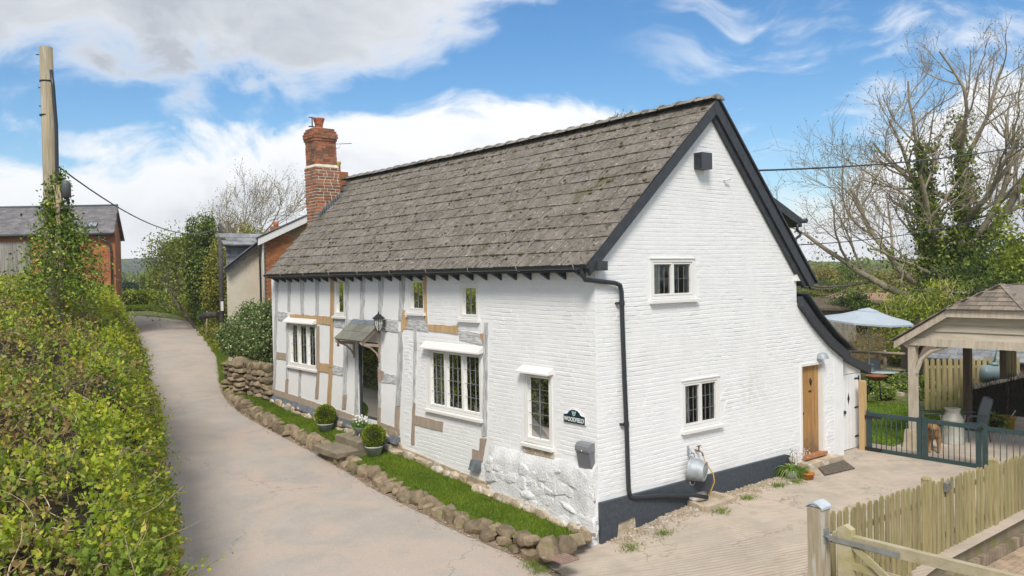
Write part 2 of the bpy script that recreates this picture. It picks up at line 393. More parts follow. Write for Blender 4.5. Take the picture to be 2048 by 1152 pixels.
m_limeh = mat('limewashed_rail', (.66, .66, .655), (.36, .362, .365), rough=.8, scale=11, stretch=(3, .5, 3), lo=.36, hi=.64, bump=.6, bscale=26, bstretch=(3, .6, 4), rand=.05)
m_glass = glassmat('window_glass')
m_curtain = mat('curtain_cloth', (.62, .60, .56), (.48, .46, .42), rough=.9, scale=14, stretch=(1, 1, .1))
cot = thing('cottage', 'long white brick and timber framed cottage with mossy grey tiled roof', 'house', (0, 0, 0))
EAVE = (-.32, 4.63); RIDGE = (3.28, 7.84); BEAVE = (6.62, 4.2)
def roof_z(x):
    if x <= RIDGE[0]: return EAVE[1] + (x - EAVE[0]) * (RIDGE[1] - EAVE[1]) / (RIDGE[0] - EAVE[0])
    return RIDGE[1] + (x - RIDGE[0]) * (BEAVE[1] - RIDGE[1]) / (BEAVE[0] - RIDGE[0])
def outshut_z(x): return float(np.interp(x, [6.1, 8.3], [3.84, 2.50]))
# openings: (frame fn, rect px, lights, panes columns, rows, hood)
WIN = [dict(f='F', r=(669.5, 557, 690, 631), n=1, c=1, k=3, label='narrow slit window under the eaves beside the oak post', curt=0),
       dict(f='F', r=(578, 646, 633, 734), n=3, c=2, k=4, hood=1, label='three light window between the timber posts', curt=0),
       dict(f='F', r=(817, 557, 850, 624), n=1, c=2, k=2, label='small upper window beside the crooked oak post', curt=1),
       dict(f='F', r=(920, 568, 957, 637), n=1, c=2, k=2, label='small upper window in the brick part', curt=1),
       dict(f='F', r=(856, 701, 964, 826), n=3, c=3, k=4, hood=1, label='wide three light leaded window with sloping hood', curt=1),
       dict(f='F', r=(1049, 746, 1105, 888), n=1, c=2, k=5, hood=1, label='tall single leaded window near the corner', curt=1),
       dict(f='G', r=(1301, 518, 1388, 597), n=2, c=3, k=2, label='two light upper window in the gable', curt=1),
       dict(f='G', r=(1364, 758, 1438, 853), n=2, c=3, k=3, label='two light lower window in the gable', curt=1)]
for w in WIN: w['uw'] = rect(fr if w['f'] == 'F' else ga, *w['r'])
DOORF = rect(fr, 717, 684, 758, 838); DOORG = (6.24, 7.16, .30, 2.39)
YE = 14.15
def strip_wall(F, ue, top, bot, holes, depth, mats):
    mb = MB(); us = sorted(set([ue[0], ue[1]] + [t for t in ue[2:]] + [h[0] for h in holes] + [h[1] for h in holes]))
    for a, b in zip(us, us[1:]):
        mid = (a + b) / 2; hs = sorted([h for h in holes if h[0] < mid < h[1]], key=lambda h: h[2]); z = bot
        for h in hs: mb.add([F(a, z, 0), F(b, z, 0), F(b, h[2], 0), F(a, h[2], 0)], [(0, 1, 2, 3)]); z = h[3]
        mb.add([F(a, z, 0), F(b, z, 0), F(b, top(b), 0), F(a, top(a), 0)], [(0, 1, 2, 3)])
    for a, b, c, d in holes:
        q = [(a, c), (b, c), (b, d), (a, d)]
        for i in range(4):
            p, r = q[i], q[(i + 1) % 4]
            mb.add([F(*p, 0), F(*r, 0), F(*r, -depth), F(*p, -depth)], [(0, 1, 2, 3)])
    return mb
hF = [w['uw'] for w in WIN if w['f'] == 'F'] + [DOORF]; hG = [w['uw'] for w in WIN if w['f'] == 'G'] + [DOORG]
topF = lambda u: 4.72
def topG(u):
    if u <= 6.14: return roof_z(u) - .13
    return outshut_z(u) - .06
front = strip_wall(FF, (0, YE), topF, -.4, hF, .22, None).build('front_wall', m_plaster, cot)
gable = strip_wall(FG, (0, 7.62, RIDGE[0], 6.139, 6.141, 6.5, 6.9), topG, -.4, hG, .22, None).build('gable_wall', m_white, cot)
mb = MB()   # far sides and floors, closing the house
mb.add([(0, YE, -.4), (6.14, YE, -.4), (6.14, YE, 4.5), (RIDGE[0], YE, 7.7), (0, YE, 4.7)], [(0, 1, 2, 3, 4)])
mb.add([(6.14, 0, -.4), (6.14, YE, -.4), (6.14, YE, 4.6), (6.14, 0, 4.6)], [(0, 1, 2, 3)])
mb.build('rear_wall', m_white, cot)
mb = MB()
mb.add([(.9, .9, -.3), (5.9, .9, -.3), (5.9, 13.9, -.3), (.9, 13.9, -.3), (.9, .9, 4.4), (5.9, .9, 4.4), (5.9, 13.9, 4.4), (.9, 13.9, 4.4)], [(0, 1, 2, 3), (4, 5, 6, 7), (1, 2, 6, 5), (2, 3, 7, 6)])
mb.add([(.05, .05, 2.72), (6.1, .05, 2.72), (6.1, 14.1, 2.72), (.05, 14.1, 2.72)], [(0, 1, 2, 3)])
mb.add([(.22, 6.2, 0), (6, 6.2, 0), (6, 6.2, 4.5), (.22, 6.2, 4.5)], [(0, 1, 2, 3)]); mb.add([(.22, 2.9, 0), (6, 2.9, 0), (6, 2.9, 4.5), (.22, 2.9, 4.5)], [(0, 1, 2, 3)])
mb.build('interior_wall', mat('dim_interior', (.36, .34, .30), rough=.9), cot)
# ---- timbers on the front wall (quads in photo pixels, lying on the wall plane)
def tquad(mt, pts, n1=.022, nm='timber'):
    L = [fr(*p) for p in pts]; mb = MB(); k = len(L)
    # bevelled outline: inner ring a little prouder
    L2 = []
    for i in range(k):
        a, b = L[i], L[(i + 1) % k]; n_ = max(1, int(math.hypot(b[0] - a[0], b[1] - a[1]) / .14))
        for j in range(n_): t = j / n_; L2.append((a[0] + (b[0] - a[0]) * t + random.uniform(-.009, .009), a[1] + (b[1] - a[1]) * t + random.uniform(-.009, .009)))
    L = L2
    mb.prism(FF, L, -.01, n1 + random.uniform(-.004, .004)); return mb.build(nm, mt, cot)
TIM = []   # outlines kept so that bricks leave them free
def T(mt, *pts): TIM.append([fr(*p) for p in pts]); tquad(mt, pts)
def post(mt, segs): # list of (y, x0, x1)
    for (ya, a0, a1), (yb, b0, b1) in zip(segs, segs[1:]): pass
    pts = [(a0, y) for y, a0, a1 in segs] + [(a1, y) for y, a0, a1 in segs[::-1]]
    T(mt, *pts)
post(m_lime, [(550, 551.5, 558), (620, 550.5, 556), (680, 549, 554), (735, 548, 553), (786, 545.5, 550.5)])
post(m_lime, [(549, 576, 582.5), (590, 576.5, 581.5), (622, 576, 581)]); post(m_lime, [(641, 574.5, 579), (700, 574, 577.5), (758, 573, 577.5)])
post(m_brown, [(760, 572.5, 577.5), (786, 571, 576.5)])
post(m_lime, [(549, 601, 609), (590, 602, 609), (629, 603, 608.5)]); post(m_lime, [(549, 631, 638.5), (600, 632, 638.5), (631, 632, 638)])
post(m_oak, [(549, 662, 669), (620, 661.5, 668.5), (690, 660.5, 667), (735, 659, 666), ]); post(m_oak, [(735.5, 659, 666), (770, 657, 664), (808, 655, 662.5)])
post(m_lime, [(549, 691, 699), (600, 691, 698), (652, 690, 696.5), (706, 688, 696), (790, 686.5, 694)]); post(m_brown, [(792, 686.5, 694), (818, 685, 692.5)])
post(m_lime, [(548, 721.5, 732), (600, 722, 730.5), (640, 721, 728.5)]); post(m_lime, [(548, 758, 768.5), (590, 758, 767), (636, 756.5, 764)])
post(m_lime, [(548, 800, 811), (600, 799.5, 809.5), (641, 797.5, 804)]); post(m_lime, [(662, 797.5, 804), (700, 797, 807), (780, 793.5, 803), (812, 791.5, 801)]); post(m_brown, [(814, 791.5, 801), (859, 790, 799)])
post(m_lime, [(655, 829, 835), (720, 828, 833), (806, 826.5, 831)]); post(m_brown, [(808, 826.5, 831), (889, 823, 829.5)])
post(m_oak, [(545, 846, 853), (580, 847.5, 853), (615, 849.5, 854.5), (645, 850.5, 855.5)])
post(m_lime, [(644, 969, 977), (720, 967.5, 976), (800, 966.5, 975.5), (872, 964.5, 974)]); post(m_brown, [(876, 961.5, 973.5), (912, 958, 968)])
post(m_lime, [(684, 711, 716.5), (740, 711.5, 717), (842, 710, 717)]); post(m_lime, [(684, 758.5, 763.5), (740, 758.5, 763), (815, 757.5, 762.5)]); post(m_brown, [(815, 757, 762.5), (846, 756, 761.5)])
post(m_brown, [(737, 635, 640), (780, 632, 638), (797, 631, 637)]); post(m_brown, [(736, 599, 603.5), (752, 599, 603)]); post(m_lime, [(753, 598.5, 603), (792, 597.5, 602)])
post(m_brown, [(652, 634, 639), (737, 634, 640)])
T(m_limeh, (557, 622), (576, 626), (576, 644), (557, 640)); T(m_oak, (581, 628), (661.5, 633), (661, 650), (634.5, 646), (634.5, 640), (581, 638.5))
T(m_limeh, (669, 639), (690, 642), (690, 656.5), (669, 653)); T(m_oak, (668, 630.5), (688.5, 632), (688, 638.5), (668, 636))
T(m_limeh, (697, 638), (757, 643), (757, 655), (697, 650)); T(m_limeh, (767, 637), (797, 640), (797, 664), (767, 661))
T(m_oak, (803, 612), (811, 622), (810.5, 634), (817, 635), (815, 657), (808, 658), (803, 671)); T(m_limeh, (818, 638), (856, 646), (857, 663), (834, 660), (812, 656), (816, 652))
T(m_oak, (857, 648), (917, 652), (917, 668), (858, 661)); T(m_limeh, (918, 659), (960, 667), (967, 690), (920, 679)); T(m_oak, (959, 667), (969, 667), (969, 688), (966, 688))
T(m_brown, (554, 704), (574, 707), (573.5, 721), (553, 717)); T(m_oak, (639, 725), (659, 728), (658.5, 745), (638, 742)); T(m_limeh, (666.5, 730), (687, 734), (686.5, 751), (666, 748))
T(m_limeh, (765, 746), (795, 751), (795, 767), (763, 764)); T(m_brown, (757, 735), (762, 741), (769, 744), (768, 760), (757, 766))
T(m_brown, (831, 830), (887, 844), (886, 863), (830, 849)); T(m_brown, (946, 898), (967, 903), (966, 923), (946, 918))
T(m_brown, (544, 776), (711, 831), (711, 844), (543, 787.5)); T(m_brown, (757, 843), (800, 858), (800, 870), (757, 857))
# lead flashing under the sill beam and rubble footing
def band(nm, mt, top, bot, n0, n1, lift=0.0):
    mb = MB(); mb.prism(FF, [fr(*p) for p in top] + [fr(*p) for p in bot[::-1]], n0, n1); return mb.build(nm, mt, cot)
m_leadsheet = mat('lead_flashing', (.17, .19, .215), (.11, .125, .145), rough=.55, scale=7, lo=.4, hi=.6)
for (xa, xb) in ((541, 711), (757, 801)):
    mbl = MB()
    for i in range(12):
        t0, t1 = i / 12, (i + 1) / 12; x0 = xa + (xb - xa) * t0; x1 = xa + (xb - xa) * t1
        yt = lambda x: 788 + (x - 543) * .335; a = fr(x0, yt(x0)); b = fr(x1, yt(x1))
        jit = random.uniform(-.02, .02)
        mbl.hexa([FF(a[0], a[1], 0), FF(b[0], b[1], 0), FF(b[0], b[1] - .15 - jit, 0), FF(a[0], a[1] - .15, 0), FF(a[0], a[1] + .012, .05), FF(b[0], b[1] + .012, .05), FF(b[0], b[1] - .15 - jit, .13), FF(a[0], a[1] - .15, .13)])
    mbl.build('lead_flashing', m_leadsheet, cot)
mbl = MB(); a = fr(946, 918); mbl.hexa([FF(a[0], a[1], 0), FF(a[0] - .30, a[1] + .02, 0), FF(a[0] - .29, a[1] - .2, 0), FF(a[0] + .02, a[1] - .21, 0), FF(a[0], a[1], .06), FF(a[0] - .30, a[1] + .02, .06), FF(a[0] - .29, a[1] - .2, .12), FF(a[0] + .02, a[1] - .21, .12)])
mbl.build('lead_flashing', m_leadsheet, cot)
# ---- unit stones, shared by walls, edging and footings
STONE = [MB().stone((0, 0, 0), (1.08, 1.08, 1.08), 0, 40 + i, 0, .66 + .05 * (i % 4), (0, 0), 10, 9).mesh('stone') for i in range(12)]
for me_ in STONE: me_.set_sharp_from_angle(angle=.42)
m_stone = mat('field_stone', (.28, .215, .14), (.17, .13, .085), rough=.9, scale=5, bump=.8, bscale=18, bdist=.02, rand=.32, extra=chain(spots((.17, .18, .07), 3.0, .56, .1, .55), spots((.45, .42, .36), 11, .64, .05, .6)))
m_tan = mat('tan_footing_stone', (.50, .41, .30), (.36, .29, .20), rough=.9, scale=5, bump=.9, bscale=14, bdist=.03, rand=.18, extra=spots((.66, .63, .57), 4, .55, .08, .7))
m_wstone = mat('limewashed_rubble', (.79, .79, .79), (.70, .71, .72), rough=.85, scale=5, bump=1.0, bscale=24, bdist=.04, rand=.03)
SM = {}
def stone_obj(mt, c, size, rz=0, parent=None, tilt=(0, 0), nm='stone'):
    k = random.randrange(12); key = (k, mt.name)
    if key not in SM: me = STONE[k].copy(); me.materials.clear(); me.materials.append(mt); SM[key] = me
    M4 = Matrix.Translation(Vector(c)) @ Matrix.Rotation(rz, 4, 'Z') @ Matrix.Rotation(tilt[0], 4, 'X') @ Matrix.Rotation(tilt[1], 4, 'Y') @ Matrix.Diagonal((*size, 1))
    return link(nm, SM[key], parent, mat=M4)
ZW = np.array([(-.5, -.1), (.54, -.02), (1.87, .05), (3.5, .10), (4.6, .17), (5.8, .26), (7.2, .31), (8.3, .40), (9.8, .48), (11, .52), (12.4, .58), (13.7, .69), (16, .80)])
def zw(y): return float(np.interp(y, ZW[:, 0], ZW[:, 1]))
foot = MB(); ys = np.linspace(.0, 14.3, 60)
for a, b in zip(ys, ys[1:]):
    ta = .80 if a > 6.7 else zw(a) + .16; tb = .80 if b > 6.7 else zw(b) + .16
    foot.hexa([(-.09, a, zw(a) - .5), (.05, a, zw(a) - .5), (.05, b, zw(b) - .5), (-.09, b, zw(b) - .5), (-.05, a, ta), (.05, a, ta), (.05, b, tb), (-.05, b, tb)])
foot = foot.build('stone_footing', m_tan, cot)
y = .05
while y < 14.1:
    L = random.uniform(.25, .6); h = random.uniform(.12, .24)
    if not (7.3 < y < 8.3): stone_obj(m_tan, (-.06, y + L / 2, zw(y) + h * .25), (random.uniform(.16, .26), L * 1.1, h * 1.2), 0, foot)
    zz = zw(y) + .17
    while y > 6.75 and zz < .74:
        if random.random() < .85: stone_obj(m_tan, (-.05, y + L / 2 + random.uniform(-.1, .1), zz), (.17, L * random.uniform(.7, 1.1), random.uniform(.12, .2)), 0, foot)
        zz += .15
    y += L
# ---- limewashed rubble plinth at the near corner
pl = MB(); ys = np.linspace(0, 3.12, 27)
def ptop(y): return float(np.interp(y, [0, 1.2, 2.4, 3.1], [1.05, .96, .93, .93]))
def pbot(y): return zw(y) + .03
rows = 9; V = []
for y in ys:
    e = min(1, (3.2 - y) / .25)
    for j in range(rows):
        t = j / (rows - 1); z = pbot(y) - .25 + (ptop(y) - pbot(y) + .25) * t
        n = (.20 - .07 * t) * e + .06 * mnoise.noise(Vector((y * 2.2, z * 3.1, 3))) + .03 * mnoise.noise(Vector((y * 7, z * 7, 8)))
        V.append((-max(n, .015), y - .012 if y == 0 else y, z))
    V.append((0, y, ptop(y) + .13 - .02 * mnoise.noise(Vector((y * 3, 0, 0)))))
nr = rows + 1
Fq = [(i * nr + j, (i + 1) * nr + j, (i + 1) * nr + j + 1, i * nr + j + 1) for i in range(len(ys) - 1) for j in range(nr - 1)]
V0 = len(V); V += [(0, 0, -.2)]; 
pm = MB(); pm.add(V, Fq + [tuple([V0] + list(range(nr)))], 0, True); plinth = pm.build('rubble_plinth', m_wstone, cot)
for k in range(46):
    y = random.uniform(.1, 3.0); z = random.uniform(pbot(y), ptop(y) - .08)
    stone_obj(m_wstone, (-.13 + .05 * (z / 1.0), y, z), (random.uniform(.12, .2), random.uniform(.25, .62), random.uniform(.14, .34)), 0, plinth, (random.uniform(-.3, .3), 0))
y = .0
while y < 3.2:
    L = random.uniform(.25, .6); stone_obj(m_tan, (-.19, y + L / 2, zw(y) + .03), (.2, L * 1.1, random.uniform(.14, .26)), 0, foot); y += L * .9
# ---- brick skin: courses of painted bricks standing proud of the wall
def pt_in(u, w, poly):
    c = False; k = len(poly)
    for i in range(k):
        (x1, y1), (x2, y2) = poly[i], poly[i - 1]
        if (y1 > w) != (y2 > w) and u < (x2 - x1) * (w - y1) / (y2 - y1) + x1: c = not c
    return c
def brick_mesh(sd):
    r = random.Random(sd); mb = MB(); e = .03
    j = lambda: r.uniform(-.035, .035)
    o = [(-.5 + j() * .3, -.5 + j()), (.5 + j() * .3, -.5 + j()), (.5 + j() * .3, .5 + j()), (-.5 + j() * .3, .5 + j())]
    i = [(-.5 + e * .25, -.5 + e * 5), (.5 - e * .25, -.5 + e * 5), (.5 - e * .25, .5 - e * 3), (-.5 + e * .25, .5 - e * 3)]
    mb.add([(a, b, -1) for a, b in o] + [(a + j() * .3, b + j(), 1 + r.uniform(-.3, .3)) for a, b in i], [(4, 5, 6, 7), (0, 1, 5, 4), (1, 2, 6, 5), (2, 3, 7, 6), (3, 0, 4, 7)])
    return mb
BRK = [brick_mesh(i) for i in range(10)]
def course_bricks(F, u0, u1, w0, w1, ok, n=.0055, ch=.079, bl=.232, nb=0.0):
    out = []; k = 0; w = w0
    while w < w1:
        u = u0 - (bl / 2 if k % 2 else 0) + random.uniform(-.04, .04)
        while u < u1:
            L = bl * random.uniform(.9, 1.08) if random.random() > .18 else bl * .55
            uc = u + L / 2; wob = .014 * math.sin(uc * 1.1 + k * .35) + .010 * mnoise.noise(Vector((uc * .8, w * 2, 4)))
            a, b = max(u - .001, u0), min(u + L + .001, u1); wc = w + ch / 2 + wob
            if b - a > .05 and all(ok(p, q) for p in (a, (a + b) / 2, b) for q in (wc - ch * .45, wc + ch * .45)):
                out.append(((a + b) / 2, wc, b - a, ch - random.uniform(.002, .008), n * (.35 + 1.1 * abs(mnoise.noise(Vector((uc * .9, w * .9, 17)))) * 1.6) * random.uniform(.5, 1.3) * (1.25 if random.random() < .1 else 1), nb))
            u += L
        w += ch; k += 1
    return out
def in_hole(u, w, holes, pad=.03): return any(a - pad < u < b + pad and c - pad < w < d + pad for a, b, c, d in holes)
def okG(u, w):
    if in_hole(u, w, hG): return False
    if w < .52 and u < 5.75: return False
    return w < topG(u) - .07 and w > .1
def okF(u, w):
    if in_hole(u, w, hF) or any(pt_in(u, w, t) for t in TIM): return False
    if u < 3.15 and w < ptop(u) + .13: return False
    if u > 6.45: return 7.0 > u > 6.6 and .85 < w < 1.62
    return w > zw(u) + .18
gb = course_bricks(FG, .0, 7.6, .08, 7.7, okG); fb = course_bricks(FF, .0, 7.05, .1, 4.6, okF)
allb = [(b, FG, gable) for b in gb] + [(b, FF, front) for b in fb]
def bdist(t):
    p = np.array(t[1](t[0][0], t[0][1], 0)) - CAM; d = R[2] @ p; return d
allb.sort(key=bdist)
BM = {}
def place_bricks(lst, limit, mt):
    rest = {}
    for i, (b, F, par) in enumerate(lst):
        u, w, L, H, n, nb = b; k = random.randrange(10)
        X = Vector(F(1, 0, 0)) - Vector(F(0, 0, 0)); Z = Vector(F(0, 1, 0)) - Vector(F(0, 0, 0)); Nn = Vector(F(0, 0, 1)) - Vector(F(0, 0, 0))
        t = random.uniform(-.02, .02); Xr = X * math.cos(t) + Z * math.sin(t); Zr = Z * math.cos(t) - X * math.sin(t)
        o = Vector(F(u, w, nb))
        if i < limit:
            if (k, mt.name) not in BM: BM[(k, mt.name)] = BRK[k].mesh('brick', mt)
            M4 = Matrix(((Xr.x * L, Zr.x * H, Nn.x * n, o.x), (Xr.y * L, Zr.y * H, Nn.y * n, o.y), (Xr.z * L, Zr.z * H, Nn.z * n, o.z), (0, 0, 0, 1)))
            link('brick', BM[(k, mt.name)], par, mat=M4)
        else:
            mb = rest.setdefault(par.name, (MB(), par))[0]
            mb.add([o + Xr * (v[0] * L) + Zr * (v[1] * H) + Nn * (v[2] * n) for v in BRK[k].v], BRK[k].f)
    for mb, par in rest.values(): mb.build('brickwork', mt, par, 'stuff')
place_bricks(allb, 300, m_brick)
# ---- windows
def window(w):
    F = FF if w['f'] == 'F' else FG; u0, u1, w0, w1 = w['uw']; fw = .045
    if w['r'][2] - w['r'][0] > 60 or w['r'][3] - w['r'][1] > 100: fw = .055
    mb = MB(); mb.fbox(F, u0, u1, w0, w0 + fw, -.1, .012); mb.fbox(F, u0, u1, w1 - fw, w1, -.1, .012)
    mb.fbox(F, u0, u0 + fw, w0 + fw, w1 - fw, -.1, .012); mb.fbox(F, u1 - fw, u1, w0 + fw, w1 - fw, -.1, .012)
    root = mb.build('window', m_frame, cot, label=w['label'])
    n = w['n']; iw = (u1 - u0 - 2 * fw) / n
    for i in range(n):
        a = u0 + fw + i * iw; b = a + iw; cf = .042; c, d = w0 + fw, w1 - fw
        mb = MB(); e = .006; n0, n1 = -.08, (.004 if i % 2 == 0 else -.004)
        mb.fbox(F, a + e, b - e, c + e, c + cf, n0, n1); mb.fbox(F, a + e, b - e, d - cf, d - e, n0, n1); mb.fbox(F, a + e, a + cf, c + cf, d - cf, n0, n1); mb.fbox(F, b - cf, b - e, c + cf, d - cf, n0, n1)
        mb.build('casement', m_frame, root)
        ga_, gb_, gc, gd = a + cf, b - cf, c + cf, d - cf
        # leaded panes, each set at a slightly different angle
        for p in range(w['c']):
            for q in range(w['k']):
                x0 = ga_ + (gb_ - ga_) * p / w['c']; x1 = ga_ + (gb_ - ga_) * (p + 1) / w['c']; y0 = gc + (gd - gc) * q / w['k']; y1 = gc + (gd - gc) * (q + 1) / w['k']
                t = [random.uniform(-.0025, .0025) for _ in range(4)]
                MB().add([F(x0, y0, -.045 + t[0]), F(x1, y0, -.045 + t[1]), F(x1, y1, -.045 + t[2]), F(x0, y1, -.045 + t[3])], [(0, 1, 2, 3)]).build('pane', m_glass, root)
        lm = MB(); r = .0032
        for p in range(1, w['c']):
            x = ga_ + (gb_ - ga_) * p / w['c']; lm.fbox(F, x - r, x + r, gc, gd, -.052, -.034)
        for q in range(1, w['k']):
            y = gc + (gd - gc) * q / w['k']; lm.fbox(F, ga_, gb_, y - r, y + r, -.050, -.036)
        if lm.v: lm.build('lead_came', m_lead, root)
    mb = MB(); ex = .05; mb.hexa([F(u0 - ex, w0 - .075, -.02), F(u1 + ex, w0 - .075, -.02), F(u1 + ex, w0 - .004, -.02), F(u0 - ex, w0 - .004, -.02), F(u0 - ex, w0 - .075, .09), F(u1 + ex, w0 - .075, .09), F(u1 + ex, w0 - .02, .09), F(u0 - ex, w0 - .02, .09)])
    mb.build('sill', m_frame, root)
    if w.get('hood'):
        mb = MB(); hh = .16 if u1 - u0 > 1 else .13; k = .02 + .03 * (u1 - u0)
        mb.hexa([F(u0 - k, w1 + .01, -.01), F(u1 + k, w1 + .01, -.01), F(u1 + k, w1 + hh, -.01), F(u0 - k, w1 + hh, -.01), F(u0 - k, w1 - .01, .17), F(u1 + k, w1 - .01, .17), F(u1 + k, w1 + .02, .17), F(u0 - k, w1 + .02, .17)])
        mb.build('hood_board', m_frame, root)
    else:
        mb = MB(); mb.fbox(F, u0 - .02, u1 + .02, w1 + .003, w1 + .022, -.01, .03); mb.build('drip_strip', m_frame, root)
    if w['curt']:
        # pleated curtain hung inside at the left of the opening
        mb = MB(); side = u1 if w['f'] == 'F' else u0; sg = -1 if w['f'] == 'F' else 1; wd = (u1 - u0) * (.34 if n > 1 else .5); k = 26; V = []
        for i in range(k + 1):
            u = side + sg * wd * i / k; dn = -.16 + .02 * math.sin(i * 1.5)
            V += [F(u, w0 - .02, dn), F(u, w1 + .05, dn)]
        mb.add(V, [(2 * i, 2 * i + 2, 2 * i + 3, 2 * i + 1) for i in range(k)], 0, True); mb.build('curtain', m_curtain, root)
    return root
for w in WIN: w['o'] = window(w)
# oak/stone sill slab under the tall window, candles in the lower gable window
mb = MB(); mb.prism(FF, [fr(*p) for p in ((1048, 882), (1110, 897), (1110, 919), (1048, 903))], -.01, .03); mb.build('stone_sill', m_tan, cot)
u0, u1, w0, w1 = WIN[7]['uw']
for i, (t, h) in enumerate([(.12, .30), (.2, .42), (.30, .36)]):
    MB().lathe((u0 + (u1 - u0) * t, .14, w0 + .09), [(0, 0), (.028, 0), (.026, h), (.006, h + .005), (0, h)], 10).build('candle', m_frame, WIN[7]['o'])
def houseplant(F, u, w, n, h, nm, par, sd):
    r = np.random.default_rng(sd); P = []; 
    for i in range(70): P.append(F(u + r.normal() * .07, w + h * (.25 + .75 * r.random()), n + r.normal() * .04))
    leaves(nm, P, .07, leafmat('houseplant_leaf', (.10, .19, .03), (.22, .33, .05)), par, sd)
u0, u1, w0, w1 = WIN[5]['uw']; houseplant(FF, u0 + .16, w0 + .1, -.13, .75, 'houseplant', WIN[5]['o'], 3)
u0, u1, w0, w1 = WIN[3]['uw']; houseplant(FF, u0 + .2, w0 + .06, -.13, .32, 'houseplant', WIN[3]['o'], 4)
u0, u1, w0, w1 = WIN[4]['uw']
mb = MB()
for t in (.15, .48): mb.box((.08, u0 + (u1 - u0) * t, w0 + .11), (.15, u0 + (u1 - u0) * t + .1, w0 + .2))
mb.build('trinket', m_frame, WIN[4]['o'])
# ---- roof
sl = math.hypot(RIDGE[0] - EAVE[0], RIDGE[1] - EAVE[1])
ev = Vector((RIDGE[0] - EAVE[0], 0, RIDGE[1] - EAVE[1])) / sl; en = Vector((-ev.z, 0, ev.x))
def roof_end(v): return 13.72 + (15.3 - 13.72) * v / sl
def RP(u, v, n): 
    sag = -.035 * math.sin(math.pi * min(max(u / 14, 0), 1)) * (v / sl) + .02 * mnoise.noise(Vector((u * .35, v * .6, 2)))
    return Vector((EAVE[0], 0, EAVE[1])) + ev * v + Vector((0, u, 0)) + en * (n + sag)
mossy = chain(spots((.13, .11, .08), 3.2, .55, .1, .6), spots((.10, .085, .03), 1.1, .60, .08, .6), spots((.50, .49, .46), 16, .63, .03, .8), spots((.05, .042, .03), 11, .57, .05, .8, (1, .7, 1)), spots((.33, .31, .28), 5, .6, .06, .5))
m_tile = mat('mossy_concrete_tile', (.212, .186, .158), (.152, .133, .112), rough=.95, scale=2.2, bump=1.0, bscale=34, bdist=.02, rand=.05, extra=mossy)
m_tilejoin = mat('mossy_concrete_tile_far', (.212, .186, .158), (.152, .133, .112), rough=.95, scale=2.2, bump=1.0, bscale=34, bdist=.02, isl=.08, extra=mossy)
mb = MB(); mb.hexa([RP(-.12, 0, -.1), RP(-.12, sl, -.1), RP(15.3, sl, -.1), RP(13.72, 0, -.1), RP(-.12, 0, -.02), RP(-.12, sl, -.02), RP(15.3, sl, -.02), RP(13.72, 0, -.02)])
e2 = (Vector((BEAVE[0], 0, BEAVE[1])) - Vector((RIDGE[0], 0, RIDGE[1])))
for n0 in (0,):
    A = Vector((RIDGE[0], -.12, RIDGE[1])); Bq = Vector((BEAVE[0], -.12, BEAVE[1])); dn = Vector((0, 0, .1)); L = Vector((0, 15.2, 0))
    mb.hexa([A - dn, Bq - dn, Bq + L - dn, A + L - dn, A, Bq, Bq + L, A + L])
roof = mb.build('roof', m_tilejoin, cot)
NRW = 13; gauge = sl / NRW; tw = .305
def tile_mb(sd):
    r = random.Random(sd); mb = MB(); L = 1.0; j = lambda: r.uniform(-.012, .012)
    # unit tile: u 0..1, v 0..1, n 0..1 at lower edge; two shallow ribs
    us = [0, .04, .48, .52, .96, 1.0]; ns = [1, 1, 1, .72, 1, .72]
    V = []
    for vv, base in ((0.0, 1.0), (1.12, .28)):
        for u, n in zip(us, ns): V.append((u + (j() if vv == 0 else 0), vv + (j() if vv == 0 else 0), base * n + (0 if vv else j())))
    V += [(u, 0, 0) for u in us]
    k = len(us); mb.add(V, [(i, i + 1, k + i + 1, k + i) for i in range(k - 1)] + [(2 * k + i, 2 * k + i + 1, i + 1, i) for i in range(k - 1)] + [(0, k, 2 * k)]); return mb
TL = [tile_mb(i) for i in range(8)]
tiles = []
for r_ in range(NRW):
    v = r_ * gauge - .03; u = -.14 + (tw / 2 if r_ % 2 else 0) - (tw / 2 if r_ % 2 else 0) + random.uniform(-.01, .01)
    off = (r_ % 2) * tw * .5
    u = -.14
    first = True
    while u < roof_end(v + gauge / 2) - .05:
        wd = tw if not (first and off) else tw * .5; first = False
        wd = min(wd, roof_end(v + gauge / 2) - u); tiles.append((u, v, wd)); u += wd
tiles.sort(key=lambda t: R[2] @ (np.array(RP(t[0], t[1], 0)) - CAM))
TM = {}; tj = MB()
for i, (u, v, wd) in enumerate(tiles):
    k = random.randrange(8); th = .027 + random.uniform(-.003, .005); o = RP(u, v, random.uniform(-.004, .006)); ux = RP(u + wd, v, 0) - RP(u, v, 0); vx = (RP(u, v + gauge, 0) - RP(u, v, 0)); vx = vx + Vector((0, random.uniform(-.006, .006), 0)); ux = ux * .985
    if i < 300:
        if k not in TM: TM[k] = TL[k].mesh('roof_tile', m_tile)
        M4 = Matrix(((ux.x, vx.x, en.x * th, o.x), (ux.y, vx.y, en.y * th, o.y), (ux.z, vx.z, en.z * th, o.z), (0, 0, 0, 1)))
        link('roof_tile', TM[k], roof, mat=M4)
    else: tj.add([o + ux * a + vx * b + en * (c * th) for a, b, c in TL[k].v], TL[k].f)
tj.build('roof_tiling', m_tilejoin, roof, 'stuff')
